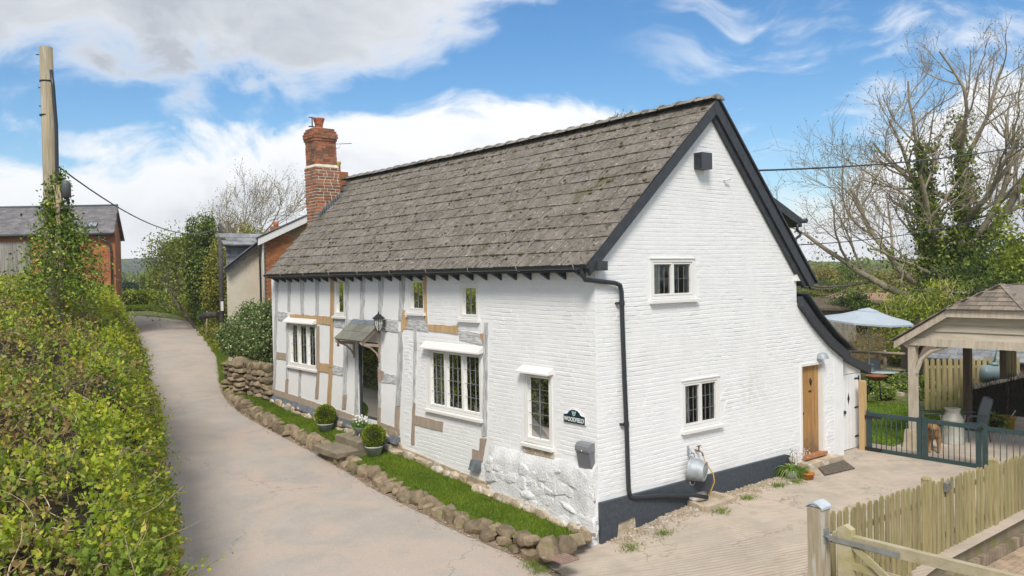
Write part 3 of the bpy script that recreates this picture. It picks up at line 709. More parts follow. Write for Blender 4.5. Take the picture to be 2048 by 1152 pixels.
# moss cushions caught on the tile edges
m_moss = mat('dark_moss', (.055, .042, .022), (.09, .085, .025), rough=1, scale=3, bump=1, bscale=60, bdist=.01)
mm = MB(); rs = random.Random(5)
for k in range(900):
    u = rs.uniform(0, 13.6); r_ = rs.randrange(NRW) if rs.random() > .2 else NRW - 1; dens = rs.random()
    if dens > .35 + .65 * mnoise.noise(Vector((u * .5, r_ * .4, 7))) + .25: continue
    s = rs.uniform(.025, .075); c = RP(u, r_ * gauge - .03 + rs.choice([-.012, -.012, rs.uniform(0, gauge)]), .028)
    mm.stone(c, (s * 1.1, s * rs.uniform(.9, 2.0), s * .6), 0, k, 0, .9, (0, -math.atan2(ev.z, ev.x)), 4)
mm.build('moss', m_moss, roof, 'stuff')
# ridge tiles
m_ridge = mat('ridge_tile_concrete', (.28, .26, .235), (.21, .195, .175), rough=.95, scale=3, bump=.8, bscale=30, rand=.12, extra=mossy)
def ridge_mb():
    mb = MB(); V = []
    for y, s in ((0, 1.0), (.90, .97), (.90, 1.14), (1.0, 1.14)):
        for a in np.linspace(-1.2, 1.2, 7): V.append((.225 * s * math.sin(a) * 1.05, y, .15 * s * math.cos(a) - .045))
    return mb.add(V, [(i * 7 + j, i * 7 + j + 1, (i + 1) * 7 + j + 1, (i + 1) * 7 + j) for i in range(3) for j in range(6)] + [(0, 1, 2, 3, 4, 5, 6), tuple(range(27, 20, -1))], 0, False)
RM = ridge_mb().mesh('ridge_tile', m_ridge); y = -.16; i = 0
while y < 15.2:
    c = RP(y, sl, 0); link('ridge_tile', RM, roof, mat=Matrix.Translation((c.x, y, c.z - .01 + random.uniform(-.006, .006))) @ Matrix.Rotation(random.uniform(-.015, .015), 4, 'Y') @ Matrix.Diagonal((1, .47, 1, 1))); y += .465
# tufts of weed growing on the ridge
for (px, py, n, s) in ((1240, 236, 60, .10), (1330, 215, 14, .05)):
    c = onx(px, py, RIDGE[0]); P = c + RNG.normal(size=(n, 3)) * np.array([.05, .22, .05]); leaves('ridge_weed', P, s, leafmat('weed_leaf', (.12, .18, .03), (.28, .28, .06)), roof, 9, up=1.2, aspect=.25)
# gutter, brackets, rafter feet
gu = MB(); k = 9; V = []
for y in (-.22, 13.78):
    for a in np.linspace(math.pi, 2 * math.pi, k): V.append((EAVE[0] - .035 + .06 * math.cos(a), y, EAVE[1] - .02 + .065 * math.sin(a)))
gu.add(V, [(j, j + 1, k + j + 1, k + j) for j in range(k - 1)], 0, True); gu.add([(EAVE[0] - .10, -.22, EAVE[1] - .02), (EAVE[0] + .03, -.22, EAVE[1] - .02), (EAVE[0] - .035, -.22, EAVE[1] - .085)], [(0, 1, 2)])
gu.box((EAVE[0] + .028, -.15, EAVE[1] - .13), (EAVE[0] + .05, 13.75, EAVE[1] + .0))
gut = gu.build('gutter', m_pipe, cot)
m_brk = mat('bracket_grey', (.25, .25, .25), rough=.5)
for y in np.arange(.1, 13.7, 1.55): MB().tube([(EAVE[0] - .105, y, EAVE[1] - .005), (EAVE[0] - .08, y, EAVE[1] - .08), (EAVE[0] - .02, y, EAVE[1] - .095), (EAVE[0] + .03, y, EAVE[1] - .03)], .008, 5).build('gutter_bracket', m_brk, gut)
for y in np.arange(.28, 13.7, .475):
    y = y + random.uniform(-.03, .03); MB().prism(lambda u, w, n: (u, y + n, w), [(-.29, 4.53), (-.26, 4.66), (.02, 4.86), (.02, 4.36)], -.03, .03).build('rafter_foot', m_slateblk, cot)
# barge boards
def board(pts, h, y0, y1, nm='barge_board', dz=0.0):
    mb = MB()
    for (a, b) in zip(pts, pts[1:]):
        a = Vector((a[0], 0, a[1])); b = Vector((b[0], 0, b[1])); d = (b - a).normalized(); nrm = Vector((-d.z, 0, d.x)); nrm = nrm if nrm.z > 0 else -nrm
        lo = -nrm * h; A = Vector((0, y0, 0)); Bv = Vector((0, y1, 0))
        mb.hexa([a + lo + A, b + lo + A, b + A, a + A, a + lo + Bv, b + lo + Bv, b + Bv, a + Bv])
    return mb.build(nm, m_slateblk, cot)
off = en * -.012
board([(EAVE[0] + off.x - .05, EAVE[1] + off.z - .045), (RIDGE[0] + off.x, RIDGE[1] + off.z)], .19, -.135, -.09)
board([(RIDGE[0] + .012, RIDGE[1] - .03), (BEAVE[0] + .02, BEAVE[1] - .01)], .20, -.14, -.095); board([(RIDGE[0] + .002, RIDGE[1] - .20), (BEAVE[0] - .18, BEAVE[1] - .02)], .16, -.085, -.012)
board([(RIDGE[0] + .06, RIDGE[1] + .02), (BEAVE[0] + .1, BEAVE[1] + .02)], .035, -.17, -.02, 'verge_trim')
MB().box((-.12, -.2, 4.52), (.12, -.02, 4.68)).build('purlin_end', m_slateblk, cot); MB().box((6.05, -.08, 4.23), (6.36, .1, 4.38)).build('corbel', m_frame, cot)
mb = MB(); V = []
for y in (-.2, 15):
    for a in np.linspace(math.pi, 2 * math.pi, 7): V.append((BEAVE[0] + .08 + .06 * math.cos(a), y, BEAVE[1] + .02 + .06 * math.sin(a)))
mb.add(V, [(j, j + 1, 8 + j, 7 + j) for j in range(6)] + [tuple(range(7))], 0, True); mb.build('gutter', m_pipe, cot)
# rear dormer, seen edge on above the back slope
mb = MB(); A = lambda x, y, z: (x, y, z)
dz0 = ony(1535, 385, .6); dz1 = ony(1604, 437, .6)
mb.hexa([A(dz0[0], .6, dz0[2] - .2), A(dz1[0], .6, dz1[2] - .2), A(dz1[0], 3.2, dz1[2] - .2), A(dz0[0], 3.2, dz0[2] - .2), A(dz0[0], .6, dz0[2]), A(dz1[0], .6, dz1[2]), A(dz1[0], 3.2, dz1[2]), A(dz0[0], 3.2, dz0[2])])
mb.hexa([A(dz0[0] - .5, .85, 4.8), A(dz1[0] - .38, .85, 4.8), A(dz1[0] - .38, 3.0, 4.8), A(dz0[0] - .5, 3.0, 4.8), A(dz0[0] - .5, .85, dz0[2] + .1), A(dz1[0] - .38, .85, dz1[2] - .02), A(dz1[0] - .38, 3.0, dz1[2] - .02), A(dz0[0] - .5, 3.0, dz0[2] + .1)])
dorm = mb.build('dormer', m_slateblk, cot)
mb = MB(); g0 = ony(1606, 440, .6); mb.tube([(g0[0], .5, g0[2] - .02), (g0[0], 3.2, g0[2] - .02)], .055, 8)
p = [ony(*q, .62) for q in ((1594, 448), (1595, 462), (1602, 466), (1599, 472), (1591, 478), (1590, 500))]; mb.tube(p, .035, 8); mb.build('dormer_downpipe', m_pipe, dorm)
# outshut roof edge, curving out over the back door
pts = [ga(*p) for p in ((1594, 591), (1624, 634), (1656, 672), (1690, 703))]
mb = MB()
for (a, b) in zip(pts, pts[1:]):
    mb.hexa([(a[0], -.14, a[1] - .23), (b[0], -.14, b[1] - .23), (b[0], 4, b[1] - .23), (a[0], 4, a[1] - .23), (a[0], -.14, a[1] - .02), (b[0], -.14, b[1] - .02), (b[0], 4, b[1] + .02), (a[0], 4, a[1] + .02)])
    mb.hexa([(a[0] + .06, -.24, a[1] + .03), (b[0] + .06, -.24, b[1] + .03), (b[0] + .06, 4, b[1] + .03), (a[0] + .06, 4, a[1] + .03), (a[0] + .06, -.24, a[1] + .07), (b[0] + .06, -.24, b[1] + .07), (b[0] + .06, 4, b[1] + .07), (a[0] + .06, 4, a[1] + .07)])
mb.build('outshut_roof', m_slateblk, cot)
# ------------------------------------------------------------------ chimney (leaning a little)
def lean(p): p = Vector(p); p.x -= .032 * (p.z - 6.3); return p
m_mortar = mat('pale_mortar', (.68, .62, .50), (.56, .49, .38), rough=.95, scale=4, bump=.5, bscale=25)
m_chb = mat('chimney_brick', (.36, .125, .06), (.25, .115, .07), rough=.9, scale=3, bump=.8, bscale=30, bdist=.012, rand=.35, extra=spots((.12, .085, .06), 2.2, .52, .1, .7))
m_chbf = mat('chimney_brick_far', (.27, .085, .045), (.17, .075, .045), rough=.9, scale=3, isl=.35)
X0, X1, Y0, Y1 = 1.64, 2.46, 14.25, 15.05
mb = MB()
def sbox(x0, x1, y0, y1, z0, z1): mb.hexa([lean(p) for p in ((x0, y0, z0), (x1, y0, z0), (x1, y1, z0), (x0, y1, z0), (x0, y0, z1), (x1, y0, z1), (x1, y1, z1), (x0, y1, z1))])
sbox(X0, X1, Y0, Y1, 4.6, 8.06); sbox(X0 + .05, X1 - .05, Y0 + .05, Y1 - .05, 8.06, 9.22)
mb.hexa([lean(p) for p in ((X0 - .01, Y0 - .01, 8.06), (X1 + .01, Y0 - .01, 8.06), (X1 + .01, Y1 + .01, 8.06), (X0 - .01, Y1 + .01, 8.06), (X0 + .045, Y0 + .045, 8.15), (X1 - .045, Y0 + .045, 8.15), (X1 - .045, Y1 - .045, 8.15), (X0 + .045, Y1 - .045, 8.15))])
chim = mb.build('chimney', m_mortar, cot)
cb = MB(); rest = MB(); CBM = [MB().box((-.5, -.5, -.5), (.5, .5, .5)).mesh('brick', m_chb)]
def cbrick(c, s, near):
    c = lean(c); t = random.uniform(-.02, .02)
    if near: link('brick', CBM[0], chim, mat=Matrix.Translation(c) @ Matrix.Rotation(t, 4, 'Y') @ Matrix.Diagonal((*s, 1)))
    else: rest.box((c.x - s[0] / 2, c.y - s[1] / 2, c.z - s[2] / 2), (c.x + s[0] / 2, c.y + s[1] / 2, c.z + s[2] / 2))
def ring(z, h, ins, k, bl, gap):
    x0, x1, y0, y1 = X0 + ins, X1 - ins, Y0 + ins, Y1 - ins; e = .012
    for near, ax_, a0, a1, cst in ((1, 0, x0, x1, y0), (1, 1, y0, y1, x0), (0, 0, x0, x1, y1), (0, 1, y0, y1, x1)):
        u = a0 - (bl / 2 if k % 2 else 0)
        while u < a1 - .01:
            L = bl * random.uniform(.85, 1.1) if random.random() > .25 else bl * .5
            a, b = max(u, a0 - e), min(u + L - gap, a1 + e)
            if b - a > .035:
                if ax_ == 0: cbrick(((a + b) / 2, cst + (0 if near else 0), z), (b - a, .03, h - gap * random.uniform(.8, 1.5)), near)
                else: cbrick((cst, (a + b) / 2, z), (.03, b - a, h - gap * random.uniform(.8, 1.5)), near)
            u += L
z = 5.85; k = 0
while z < 8.03: ring(z, .098, 0, k, .27, .032); z += .098; k += 1
z = 8.2
while z < 8.92: ring(z, .083, .05, k, .235, .011); z += .083; k += 1
for ins, hh in ((.02, .085), (-.005, .085), (.0, .085), (.03, .085), (.07, .07)):
    sb = MB(); x0, x1, y0, y1 = X0 + ins + .012, X1 - ins - .012, Y0 + ins + .012, Y1 - ins - .012
    sb.hexa([lean(p) for p in ((x0, y0, z - .042), (x1, y0, z - .042), (x1, y1, z - .042), (x0, y1, z - .042), (x0, y0, z + .042), (x1, y0, z + .042), (x1, y1, z + .042), (x0, y1, z + .042))]).build('corbel_course', m_mortar, chim)
    ring(z, hh, ins, k, .25, .013); z += .085; k += 1
rest.build('brickwork', m_chbf, chim, 'stuff')
m_terra = mat('terracotta', (.42, .15, .075), (.33, .11, .06), rough=.8, scale=5)
c = lean((2.0, 14.6, z - .04)); MB().lathe(c, [(.0, 0), (.13, 0), (.125, .12), (.17, .26), (.185, .3), (.185, .34), (.14, .34), (.13, .1), (0, .1)], 18).build('chimney_pot', m_terra, chim)
c2 = lean((1.72, 14.5, z - .02)); MB().tube([c2, c2 + Vector((0, 0, .3))], .02, 6).beam(c2 + Vector((-.12, 0, .3)), c2 + Vector((.1, 0, .3)), .05, .02).beam(c2 + Vector((-.12, 0, .01)), c2 + Vector((.1, 0, .01)), .06, .03).build('cowl_bracket', m_pipe, chim)
a = ony(670, 288, 14.7); MB().tube([a, ony(703, 287, 14.7)], .012, 5).tube([a, ony(682, 287.5, 14.7), ony(679, 295, 14.7), ony(671, 298, 14.7)], .008, 5).build('aerial', mat('aerial_metal', (.3, .3, .32), rough=.4, metal=.6), chim)
# stepped lead flashing where the stack meets the tiles
fl = MB()
for i in range(11):
    x0 = 1.60 + i * .078; z0 = roof_z(x0 + .02)
    fl.box((x0, Y0 - .05, z0 - .1), (x0 + .10, Y0 - .022 - .001 * i, z0 + .20))
fl.build('step_flashing', m_leadsheet, chim)
# ------------------------------------------------------------------ gable fittings, all fixed to the house
blk = [(0, 1005), (5.72, 908)]
pl_pts = [(-.012, .50), (5.6, .50), (5.72, .46), (5.72, .16), (5.6, .1), (5.5, -.02), (4.3, 0), (3.3, .02), (3.05, .12), (2.75, .22), (2.35, .22), (2.3, -.05), (1.5, -.05), (1.0, -.16), (.88, -.14), (.86, .10), (.42, .06), (.36, -.24), (.16, -.32), (-.012, -.32)]
MB().prism(FG, pl_pts, -.01, .07).build('black_plinth', m_black, cot)
MB().prism(FG, [(.3, -.3), (1.05, -.3), (1.05, .16), (.3, .16)], -.01, .045).build('bare_stone_patch', m_tan, cot); MB().prism(FG, [(5.4, -.2), (6.3, -.2), (6.3, .18), (5.4, .18)], -.01, .045).build('bare_stone_patch', m_tan, cot)
dp_ = MB()
P = [(-.355, -.05, 4.60), (-.355, -.06, 4.46), (-.30, -.065, 4.37), (.40, -.085, 4.30), (.53, -.085, 4.26), (.565, -.085, 4.14)] + [(x, -.085, z) for x, z in ((.575, 3.6), (.605, 2.6), (.640, 1.7), (.655, 1.0), (.668, .62), (.70, .50), (.78, .46))] + [(1.6, -.14, .36), (2.3, -.19, .25), (2.68, -.22, .14)]
dp_.tube(P, .042, 10); down = dp_.build('downpipe', m_pipe, cot)
for z, x in ((3.9, .57), (1.75, .635)): MB().lathe((x, -.085, z), [(.05, 0), (.052, .01), (.052, .07), (.05, .08)], 12).box((x - .09, -.07, z + .02), (x - .04, -.0, z + .06)).build('pipe_clip', m_pipe, down)
MB().lathe((-.355, -.05, 4.50), [(.045, 0), (.05, .01), (.05, .08), (.06, .12)], 12).build('pipe_collar', m_pipe, down)
# extractor vent in the gable
m_vent = mat('dark_grey_vent', (.06, .065, .075), rough=.5)
u0, w1 = ga(1386, 306); u1, w0 = ga(1408, 341); u0 += .02; mb = MB().fbox(FG, u0, u1, w0, w1, 0, .20); vent = mb.build('extractor_vent', m_vent, cot)
for i in range(9): z = w0 + .03 + i * (w1 - w0 - .06) / 8; MB().box((u0 - .012, -.185, z - .008), (u0, -.02, z + .010)).build('louvre', m_slateblk, vent)
MB().tube([FG(*ga(1447, 360), 0), FG(ga(1447, 360)[0], ga(1447, 360)[1], .07), FG(ga(1453, 359)[0], ga(1453, 359)[1], .09)], .02, 6).build('overflow_pipe', m_frame, cot)
# half dome lamp over the back door
c = FG(*ga(1638, 715), .0); MB().lathe((c[0], c[1] - .09, c[2] - .02), [(.13, 0), (.125, .05), (.1, .1), (.05, .135), (0, .145)], 18).build('dome_lamp', mat('galvanised', (.40, .43, .45), (.31, .34, .36), rough=.55, metal=.3, scale=9), cot)
# back door of oak boards
m_door = mat('oak_door_boards', (.42, .235, .08), (.29, .15, .05), rough=.5, scale=5, stretch=(5, 5, .25), bump=.2, bscale=30, bstretch=(5, 5, .3), rand=.12,
             extra=lambda N, P, c: N.mix(N.m('MULTIPLY', N.smooth(N.m('ADD', N.n('ShaderNodeSeparateXYZ', {0: P}).outputs[2], N.m('MULTIPLY', N.noise(P, 5, 4), .9)), 1.35, .75), .7), c, (.10, .075, .055)))
u0, u1, w0, w1 = DOORG
door = MB().fbox(FG, u0 + .06, u1 - .07, w0 + .02, w1 - .06, -.13, -.10).build('door', mat('door_back', (.08, .05, .025)), cot, label='plank oak back door with dark weathered foot')
n = 5; a0, a1 = u0 + .062, u1 - .072
for i in range(n):
    x0 = a0 + (a1 - a0) * i / n; x1 = a0 + (a1 - a0) * (i + 1) / n - .008
    MB().fbox(FG, x0, x1, w0 + .022, w1 - .062, -.10, -.078).build('board', m_door, door)
m_iron = mat('black_iron', (.02, .02, .022), rough=.45)
MB().lathe(FG(a0 + .07, 1.28, -.03), [(0, -.05), (.012, -.05), (.012, -.01), (.03, 0), (.03, .02), (.015, .03), (0, .03)], 12, (0, -1, 0)).build('knob', m_iron, door)
kx = (a0 + a1) / 2 + .05; MB().tube([FG(kx, 2.03, -.06), FG(kx - .035, 1.96, -.05), FG(kx, 1.88, -.05), FG(kx + .035, 1.96, -.05), FG(kx, 2.03, -.06)], .012, 6).fbox(FG, kx - .05, kx + .05, 1.72, 1.755, -.078, -.065).build('knocker', m_iron, door)
fm = MB(); fm.fbox(FG, u0, u0 + .058, w0, w1, -.17, .02); fm.fbox(FG, u1 - .068, u1, w0, w1, -.17, .02); fm.fbox(FG, u0 + .058, u1 - .068, w1 - .058, w1, -.17, .02); fm.build('door_frame', m_frame, cot)
MB().fbox(FG, u0 + .03, u1 - .0, w0 - .02, w0 + .05, -.06, .10).build('oak_threshold', mat('red_oak_sill', (.42, .19, .08), (.36, .16, .07), rough=.6, scale=8), cot)
MB().fbox(FG, u0 - .15, u1 + .28, .06, .24, -.02, .30).build('stone_door_step', m_tan, cot)
# porch pillar and boarded store beside the back door
xs0, xs1 = 7.62, 8.2
MB().box((7.62, -.005, -.2), (8.02, .5, 2.6)).build('porch_pier', m_white, cot); MB().box((7.6, -.10, -.1), (8.05, .0, .12)).build('pier_foot', m_tan, cot)
st = MB(); st.box((8.02, .16, -.2), (8.12, .5, 2.4)); st.box((9.02, .16, .0), (9.10, .5, 1.98)); st.prism(lambda u, w, n: (u, .16 - n, w), [(8.12, 1.96), (9.02, 1.96), (9.10, 1.97), (9.10, 2.10), (8.0, 2.48), (8.0, 1.96)], -.34, -.002); st.box((8.1, .5, -.2), (9.1, .55, 2.4)); st.build('store_wall', m_frame, cot)
MB().box((8.1, .2, -.1), (9.04, .45, .14)).build('store_step', m_leadsheet, cot)
sd = MB().box((8.13, .175, .15), (9.01, .20, 1.95)).build('store_door', mat('white_door_paint', (.80, .81, .81), (.74, .75, .76), rough=.5, scale=3), cot, label='white store door with diamond opening and black strap hinges')
for i in range(1, 6): MB().box((8.13 + i * .147 - .002, .171, .16), (8.13 + i * .147 + .002, .176, 1.94)).build('groove', mat('shadow_joint', (.45, .46, .47)), sd)
MB().prism(lambda u, w, n: (u, .174 - n, w), [(8.56, 1.22), (8.61, 1.36), (8.56, 1.50), (8.51, 1.36)], 0, .004).build('diamond_hole', m_iron, sd)
for z in (.42, 1.12, 1.82): MB().box((8.83, .165, z - .02), (9.04, .176, z + .02)).box((9.01, .155, z - .06), (9.045, .175, z + .06)).build('hinge', m_iron, sd)
MB().lathe((8.25, .15, 1.06), [(0, -.02), (.035, -.02), (.035, 0), (.02, .03), (.0, .03)], 10, (0, -1, 0)).lathe((8.34, .15, 1.06), [(0, -.02), (.045, -.02), (.045, .02), (.0, .03)], 10, (0, -1, 0)).build('knob', m_iron, sd)
rf = MB(); pts2 = [(7.9, 2.60), (8.4, 2.42), (9.42, 2.06)]
for (a, b) in zip(pts2, pts2[1:]): rf.hexa([(a[0], .06, a[1] - .17), (b[0], .06, b[1] - .17), (b[0], 1.6, b[1] - .17), (a[0], 1.6, a[1] - .17), (a[0], .06, a[1] + .02), (b[0], .06, b[1] + .02), (b[0], 1.6, b[1] + .02), (a[0], 1.6, a[1] + .02)])
rf.build('store_roof', m_slateblk, cot)
# ------------------------------------------------------------------ front door, canopy, lantern
u0, u1, w0, w1 = DOORF
def mirror(name, base, f):
    mt = bpy.data.materials.new(name); mt.use_nodes = True; N = NT(mt.node_tree)
    N.n('ShaderNodeOutputMaterial', {0: N.n('ShaderNodeMixShader', {0: f, 1: N.n('ShaderNodeBsdfDiffuse', {0: base}).outputs[0], 2: N.n('ShaderNodeBsdfGlossy', {0: (.9, .92, .9), 1: .025}).outputs[0]}).outputs[0]}); return mt
fd = MB().fbox(FF, u0 + .06, u1 - .06, w0 + .05, w1 - .04, -.09, -.05).build('front_door', mirror('dark_door_glass', (.02, .025, .02), .45), cot, label='dark reflecting glass front door under the slate canopy')
fm = MB(); fm.fbox(FF, u0, u0 + .06, w0, w1, -.15, -.02); fm.fbox(FF, u1 - .06, u1, w0, w1, -.15, -.02); fm.fbox(FF, u0 + .06, u1 - .06, w1 - .04, w1, -.15, -.02); fm.fbox(FF, u0 + .06, u1 - .06, w0, w0 + .05, -.15, -.02); fm.build('frame', mat('dark_grey_frame', (.045, .05, .055), rough=.4), fd)
can = cot
m_slate = mat('green_grey_slate', (.21, .205, .17), (.15, .15, .13), rough=.8, scale=3, bump=.3, bscale=20, rand=.15, extra=spots((.28, .25, .13), 3, .55, .1, .6))
cn = thing('door_canopy', 'small slate canopy on brown brackets over the dark front door', 'canopy', (0, 8.2, 2.9))
ya, yb = 7.46, 8.88; zt, ze, nt = 3.36, 2.965, .52
def CP(y, t, n=0): return Vector((-nt * t, y, zt + (ze - zt) * t + n))
mb = MB(); mb.hexa([CP(ya, 0, -.05), CP(yb, 0, -.05), CP(yb, 1, -.05), CP(ya, 1, -.05), CP(ya, 0, -.01), CP(yb, 0, -.01), CP(yb, 1, -.01), CP(ya, 1, -.01)]); mb.build('boarding', m_brown, cn)
for r_, (t0, t1) in enumerate(((.52, 1.05), (.12, .60))):
    for i in range(2 if r_ == 0 else 3):
        k = 2 if r_ == 0 else 3; y0 = ya - .03 + (yb - ya + .06) * i / k; y1 = ya - .03 + (yb - ya + .06) * (i + 1) / k - .006
        h = .004 + .012 * r_; MB().hexa([CP(y0, t0, h), CP(y1, t0, h), CP(y1, t1, h), CP(y0, t1, h), CP(y0, t0, h + .012), CP(y1, t0, h + .012), CP(y1, t1, h + .012), CP(y0, t1, h + .012)]).build('slate', m_slate, cn)
MB().hexa([CP(ya - .02, -.02, .02), CP(yb + .02, -.02, .02), CP(yb + .02, .22, .02), CP(ya - .02, .22, .02), CP(ya - .02, -.02, .06), CP(yb + .02, -.02, .06), CP(yb + .02, .22, .032), CP(ya - .02, .22, .032)]).build('lead_flashing', m_leadsheet, cn)
for y in (ya + .06, yb - .06):
    MB().beam(CP(y, .02, -.09), CP(y, 1.02, -.09), .05, .07).build('rafter', m_brown, cn)
    b = MB(); b.beam((-.02, y, 3.12), (-.02, y, 2.42), .06, .05); b.beam((-.0, y, 2.80), (-.46, y, 2.86), .05, .07)
    b.tube([(-.02, y, 2.46), (-.10, y, 2.62), (-.25, y, 2.76), (-.42, y, 2.83)], .022, 6, sm=False); b.build('bracket', m_brown, cn)
MB().lathe((-.47, yb - .06, 2.74), [(0, 0), (.03, .01), (.035, .05), (.02, .07), (.03, .1)], 10).build('pendant', mat('red_brown', (.2, .07, .04)), cn)
ln = thing('wall_lantern', 'black hexagonal lantern on a scrolled bracket beside the canopy', 'lantern', (-.25, 7.2, 3.3))
c = Vector((-.21, 7.19, 3.33)); m_lampglass = mat('lamp_glass', (.55, .55, .50), (.35, .35, .33), rough=.2, scale=20)
MB().lathe(c, [(.05, -.14), (.115, .02), (.115, .17)], 6, sm=False).build('glass', m_lampglass, ln)
mb = MB().lathe(c, [(0, .34), (.012, .32), (.018, .28), (.06, .25), (.17, .165), (.17, .15), (0, .15)], 6, sm=False).lathe(c, [(0, -.2), (.02, -.17), (.055, -.14), (.05, -.12), (0, -.12)], 6, sm=False)
for j in range(6):
    a = math.pi * j / 3; d = Vector((math.cos(a), math.sin(a), 0)); mb.tube([c + d * .052 + Vector((0, 0, -.14)), c + d * .118 + Vector((0, 0, .02)), c + d * .118 + Vector((0, 0, .17))], .009, 5)
    d2 = Vector((math.cos(a + math.pi / 6), math.sin(a + math.pi / 6), 0)); mb.tube([c + d2 * .10 + Vector((0, 0, .02)), c + d2 * .10 + Vector((0, 0, .17))], .006, 4)
mb.build('lantern_frame', m_iron, ln)
mb = MB().box((-.02, 7.17, 3.15), (.0, 7.21, 3.47)).tube([(-.01, 7.19, 3.43), (-.16, 7.19, 3.44), (-.21, 7.19, 3.42)], .011, 6)
for zc, s in ((3.36, 1), (3.22, -1)): mb.tube([(-.08 + .05 * math.cos(t) * (1 - t / 12), 7.19, zc + s * .05 * math.sin(t) * (1 - t / 12)) for t in np.linspace(0, 6.5, 16)], .008, 5)
mb.tube([(-.02, 7.19, 3.3), (-.1, 7.19, 3.3), (-.12, 7.19, 3.37), (-.12, 7.19, 3.44)], .008, 5); mb.build('scroll_bracket', m_iron, ln)
# ------------------------------------------------------------------ name plaque and letterbox
sg = thing('house_sign', 'dark green arched plaque lettered WOODFIELD beside the tall window', 'sign', (0, .55, 1.9))
m_sign = mat('dark_green_enamel', (.008, .035, .045), rough=.3); m_ink = mat('white_enamel', (.8, .8, .78), rough=.4)
yc, zb = .555, 1.80; hw = .29
def plaque(k, n0, n1):
    pts = [(-hw * k, -.0), (hw * k, -.0), (hw * k, .15 * k), (.2 * k, .16 * k)] + [(.17 * k * math.cos(a), .16 * k + .095 * k * math.sin(a)) for a in np.linspace(.15, math.pi - .15, 9)] + [(-.2 * k, .16 * k), (-hw * k, .15 * k)]
    return MB().prism(lambda u, w, n: (-n, yc - u, zb + w + (1 - k) * .1), pts, n0, n1)
plaque(1.0, .012, .03).build('border', m_ink, sg); plaque(.95, .012, .033).build('plate', m_sign, sg)
def text_mesh(txt, size, mt, M4, nm, par):
    cu = bpy.data.curves.new(nm, 'FONT'); cu.body = txt; cu.size = size; cu.align_x = 'CENTER'; cu.extrude = .002; cu.offset = .0012
    o = bpy.data.objects.new(nm + '_tmp', cu); COL.objects.link(o); dg = bpy.context.evaluated_depsgraph_get()
    me = bpy.data.meshes.new_from_object(o.evaluated_get(dg)); bpy.data.objects.remove(o); me.materials.clear(); me.materials.append(mt)
    return link(nm, me, par, mat=M4)
text_mesh('WOODFIELD', .095, m_ink, Matrix.Translation((-.036, yc, zb + .035)) @ Matrix(((0, 0, -1, 0), (-.92, 0, 0, 0), (0, 1.15, 0, 0), (0, 0, 0, 1))), 'lettering', sg)
e = MB(); Fe = lambda u, w, n: (-n, yc - u, zb + w)
e.prism(Fe, [(-.055, .215), (-.035, .225), (-.02, .17), (0, .15), (-.012, .135), (-.035, .16)], .034, .037); e.prism(Fe, [(.055, .215), (.035, .225), (.02, .17), (0, .15), (.012, .135), (.035, .16)], .034, .037); e.prism(Fe, [(-.015, .18), (.015, .18), (.012, .215), (-.012, .215)], .034, .037)
e.build('emblem', mat('pale_green_enamel', (.45, .6, .55), rough=.4), sg)
lb = thing('letterbox', 'grey wedge shaped letterbox on the white wall near the corner', 'letterbox', (0, .2, 1.1))
m_grey = mat('grey_powder_coat', (.16, .165, .18), rough=.4); m_grey2 = mat('grey_powder_coat_lid', (.20, .205, .22), rough=.4)
y0, y1 = .07, .40; MB().prism(lambda u, w, n: (-u, n, w), [(0, 1.02), (.07, 1.02), (.15, 1.40), (0, 1.40)], y0, y1).build('body', m_grey, lb)
MB().prism(lambda u, w, n: (-u, n, w), [(0, 1.38), (.155, 1.36), (.165, 1.40), (.155, 1.46), (.12, 1.505), (.06, 1.52), (0, 1.52)], y0 - .008, y1 + .008).build('lid', m_grey2, lb)
MB().lathe((-.16, .235, 1.385), [(0, 0), (.014, 0), (.014, .006), (0, .008)], 10, (-1, 0, 0)).build('lock', m_frame, lb)
# ------------------------------------------------------------------ lawn strip, edging stones, steps
def xe(y): return xr(y) + .26
m_turf = mat('turf', (.10, .16, .014), (.07, .12, .012), rough=.95, scale=3)
us = np.linspace(0, 1, 9); vs = np.linspace(.15, 16.0, 66)
def lp(t, y):
    a = xe(y) - .12; b = .05 if y < 14.2 else .05 - (y - 14.2) * .35
    x = a + (b - a) * t; return (x, y, zw(y) + .015 - .10 * (1 - t) + .015 * mnoise.noise(Vector((x * 2, y, 0))))
grid_sheet('lawn', us, vs, lp, m_turf)
m_blade = mat('grass_blade', (.19, .265, .018), (.125, .20, .016), rough=.7, scale=1.4, isl=.3, transl=.3)
def blades(name, P, h, mt, parent=None, seed=1, lean_=.35, w=.006):
    r = np.random.default_rng(seed); P = np.asarray(P); n = len(P); a = r.random(n) * 6.283; hh = h * (.6 + .7 * r.random(n)); s = np.stack([np.cos(a), np.sin(a), 0 * a], 1) * w
    t = r.normal(size=(n, 3)) * lean_; t[:, 2] = 1; tip = P + t * hh[:, None]
    V = np.stack([P - s, P + s, tip], 1).reshape(-1, 3); return link(name, npmesh(name, V, np.arange(3 * n).reshape(n, 3), mt), parent, 'stuff')
P = []
for k in range(60000):
    t, y = RNG.random(), .15 + RNG.random() * 15.8
    if 7.15 < y < 8.75 and t < .98: continue
    P.append(lp(t, y))
tag(blades('grass', P, .055, m_blade, None, 3, w=.007), 'short bright green grass in the strip before the front wall', 'grass')
vs = np.linspace(-.6, 19, 160); grid_sheet('gutter_soil', np.linspace(0, 1, 5), vs, lambda t, y: (xr(y) - (.10 + .07 * mnoise.noise(Vector((y * 1.7, 3, 0))) + .05 * mnoise.noise(Vector((y * 6, 1, 0)))) * (1 - t) + .12 * t, y, float(lane(y)) - .022 + .03 * t), mat('gutter_soil', (.19, .14, .095), (.28, .215, .16), rough=1, scale=4, bump=.8, bscale=20))
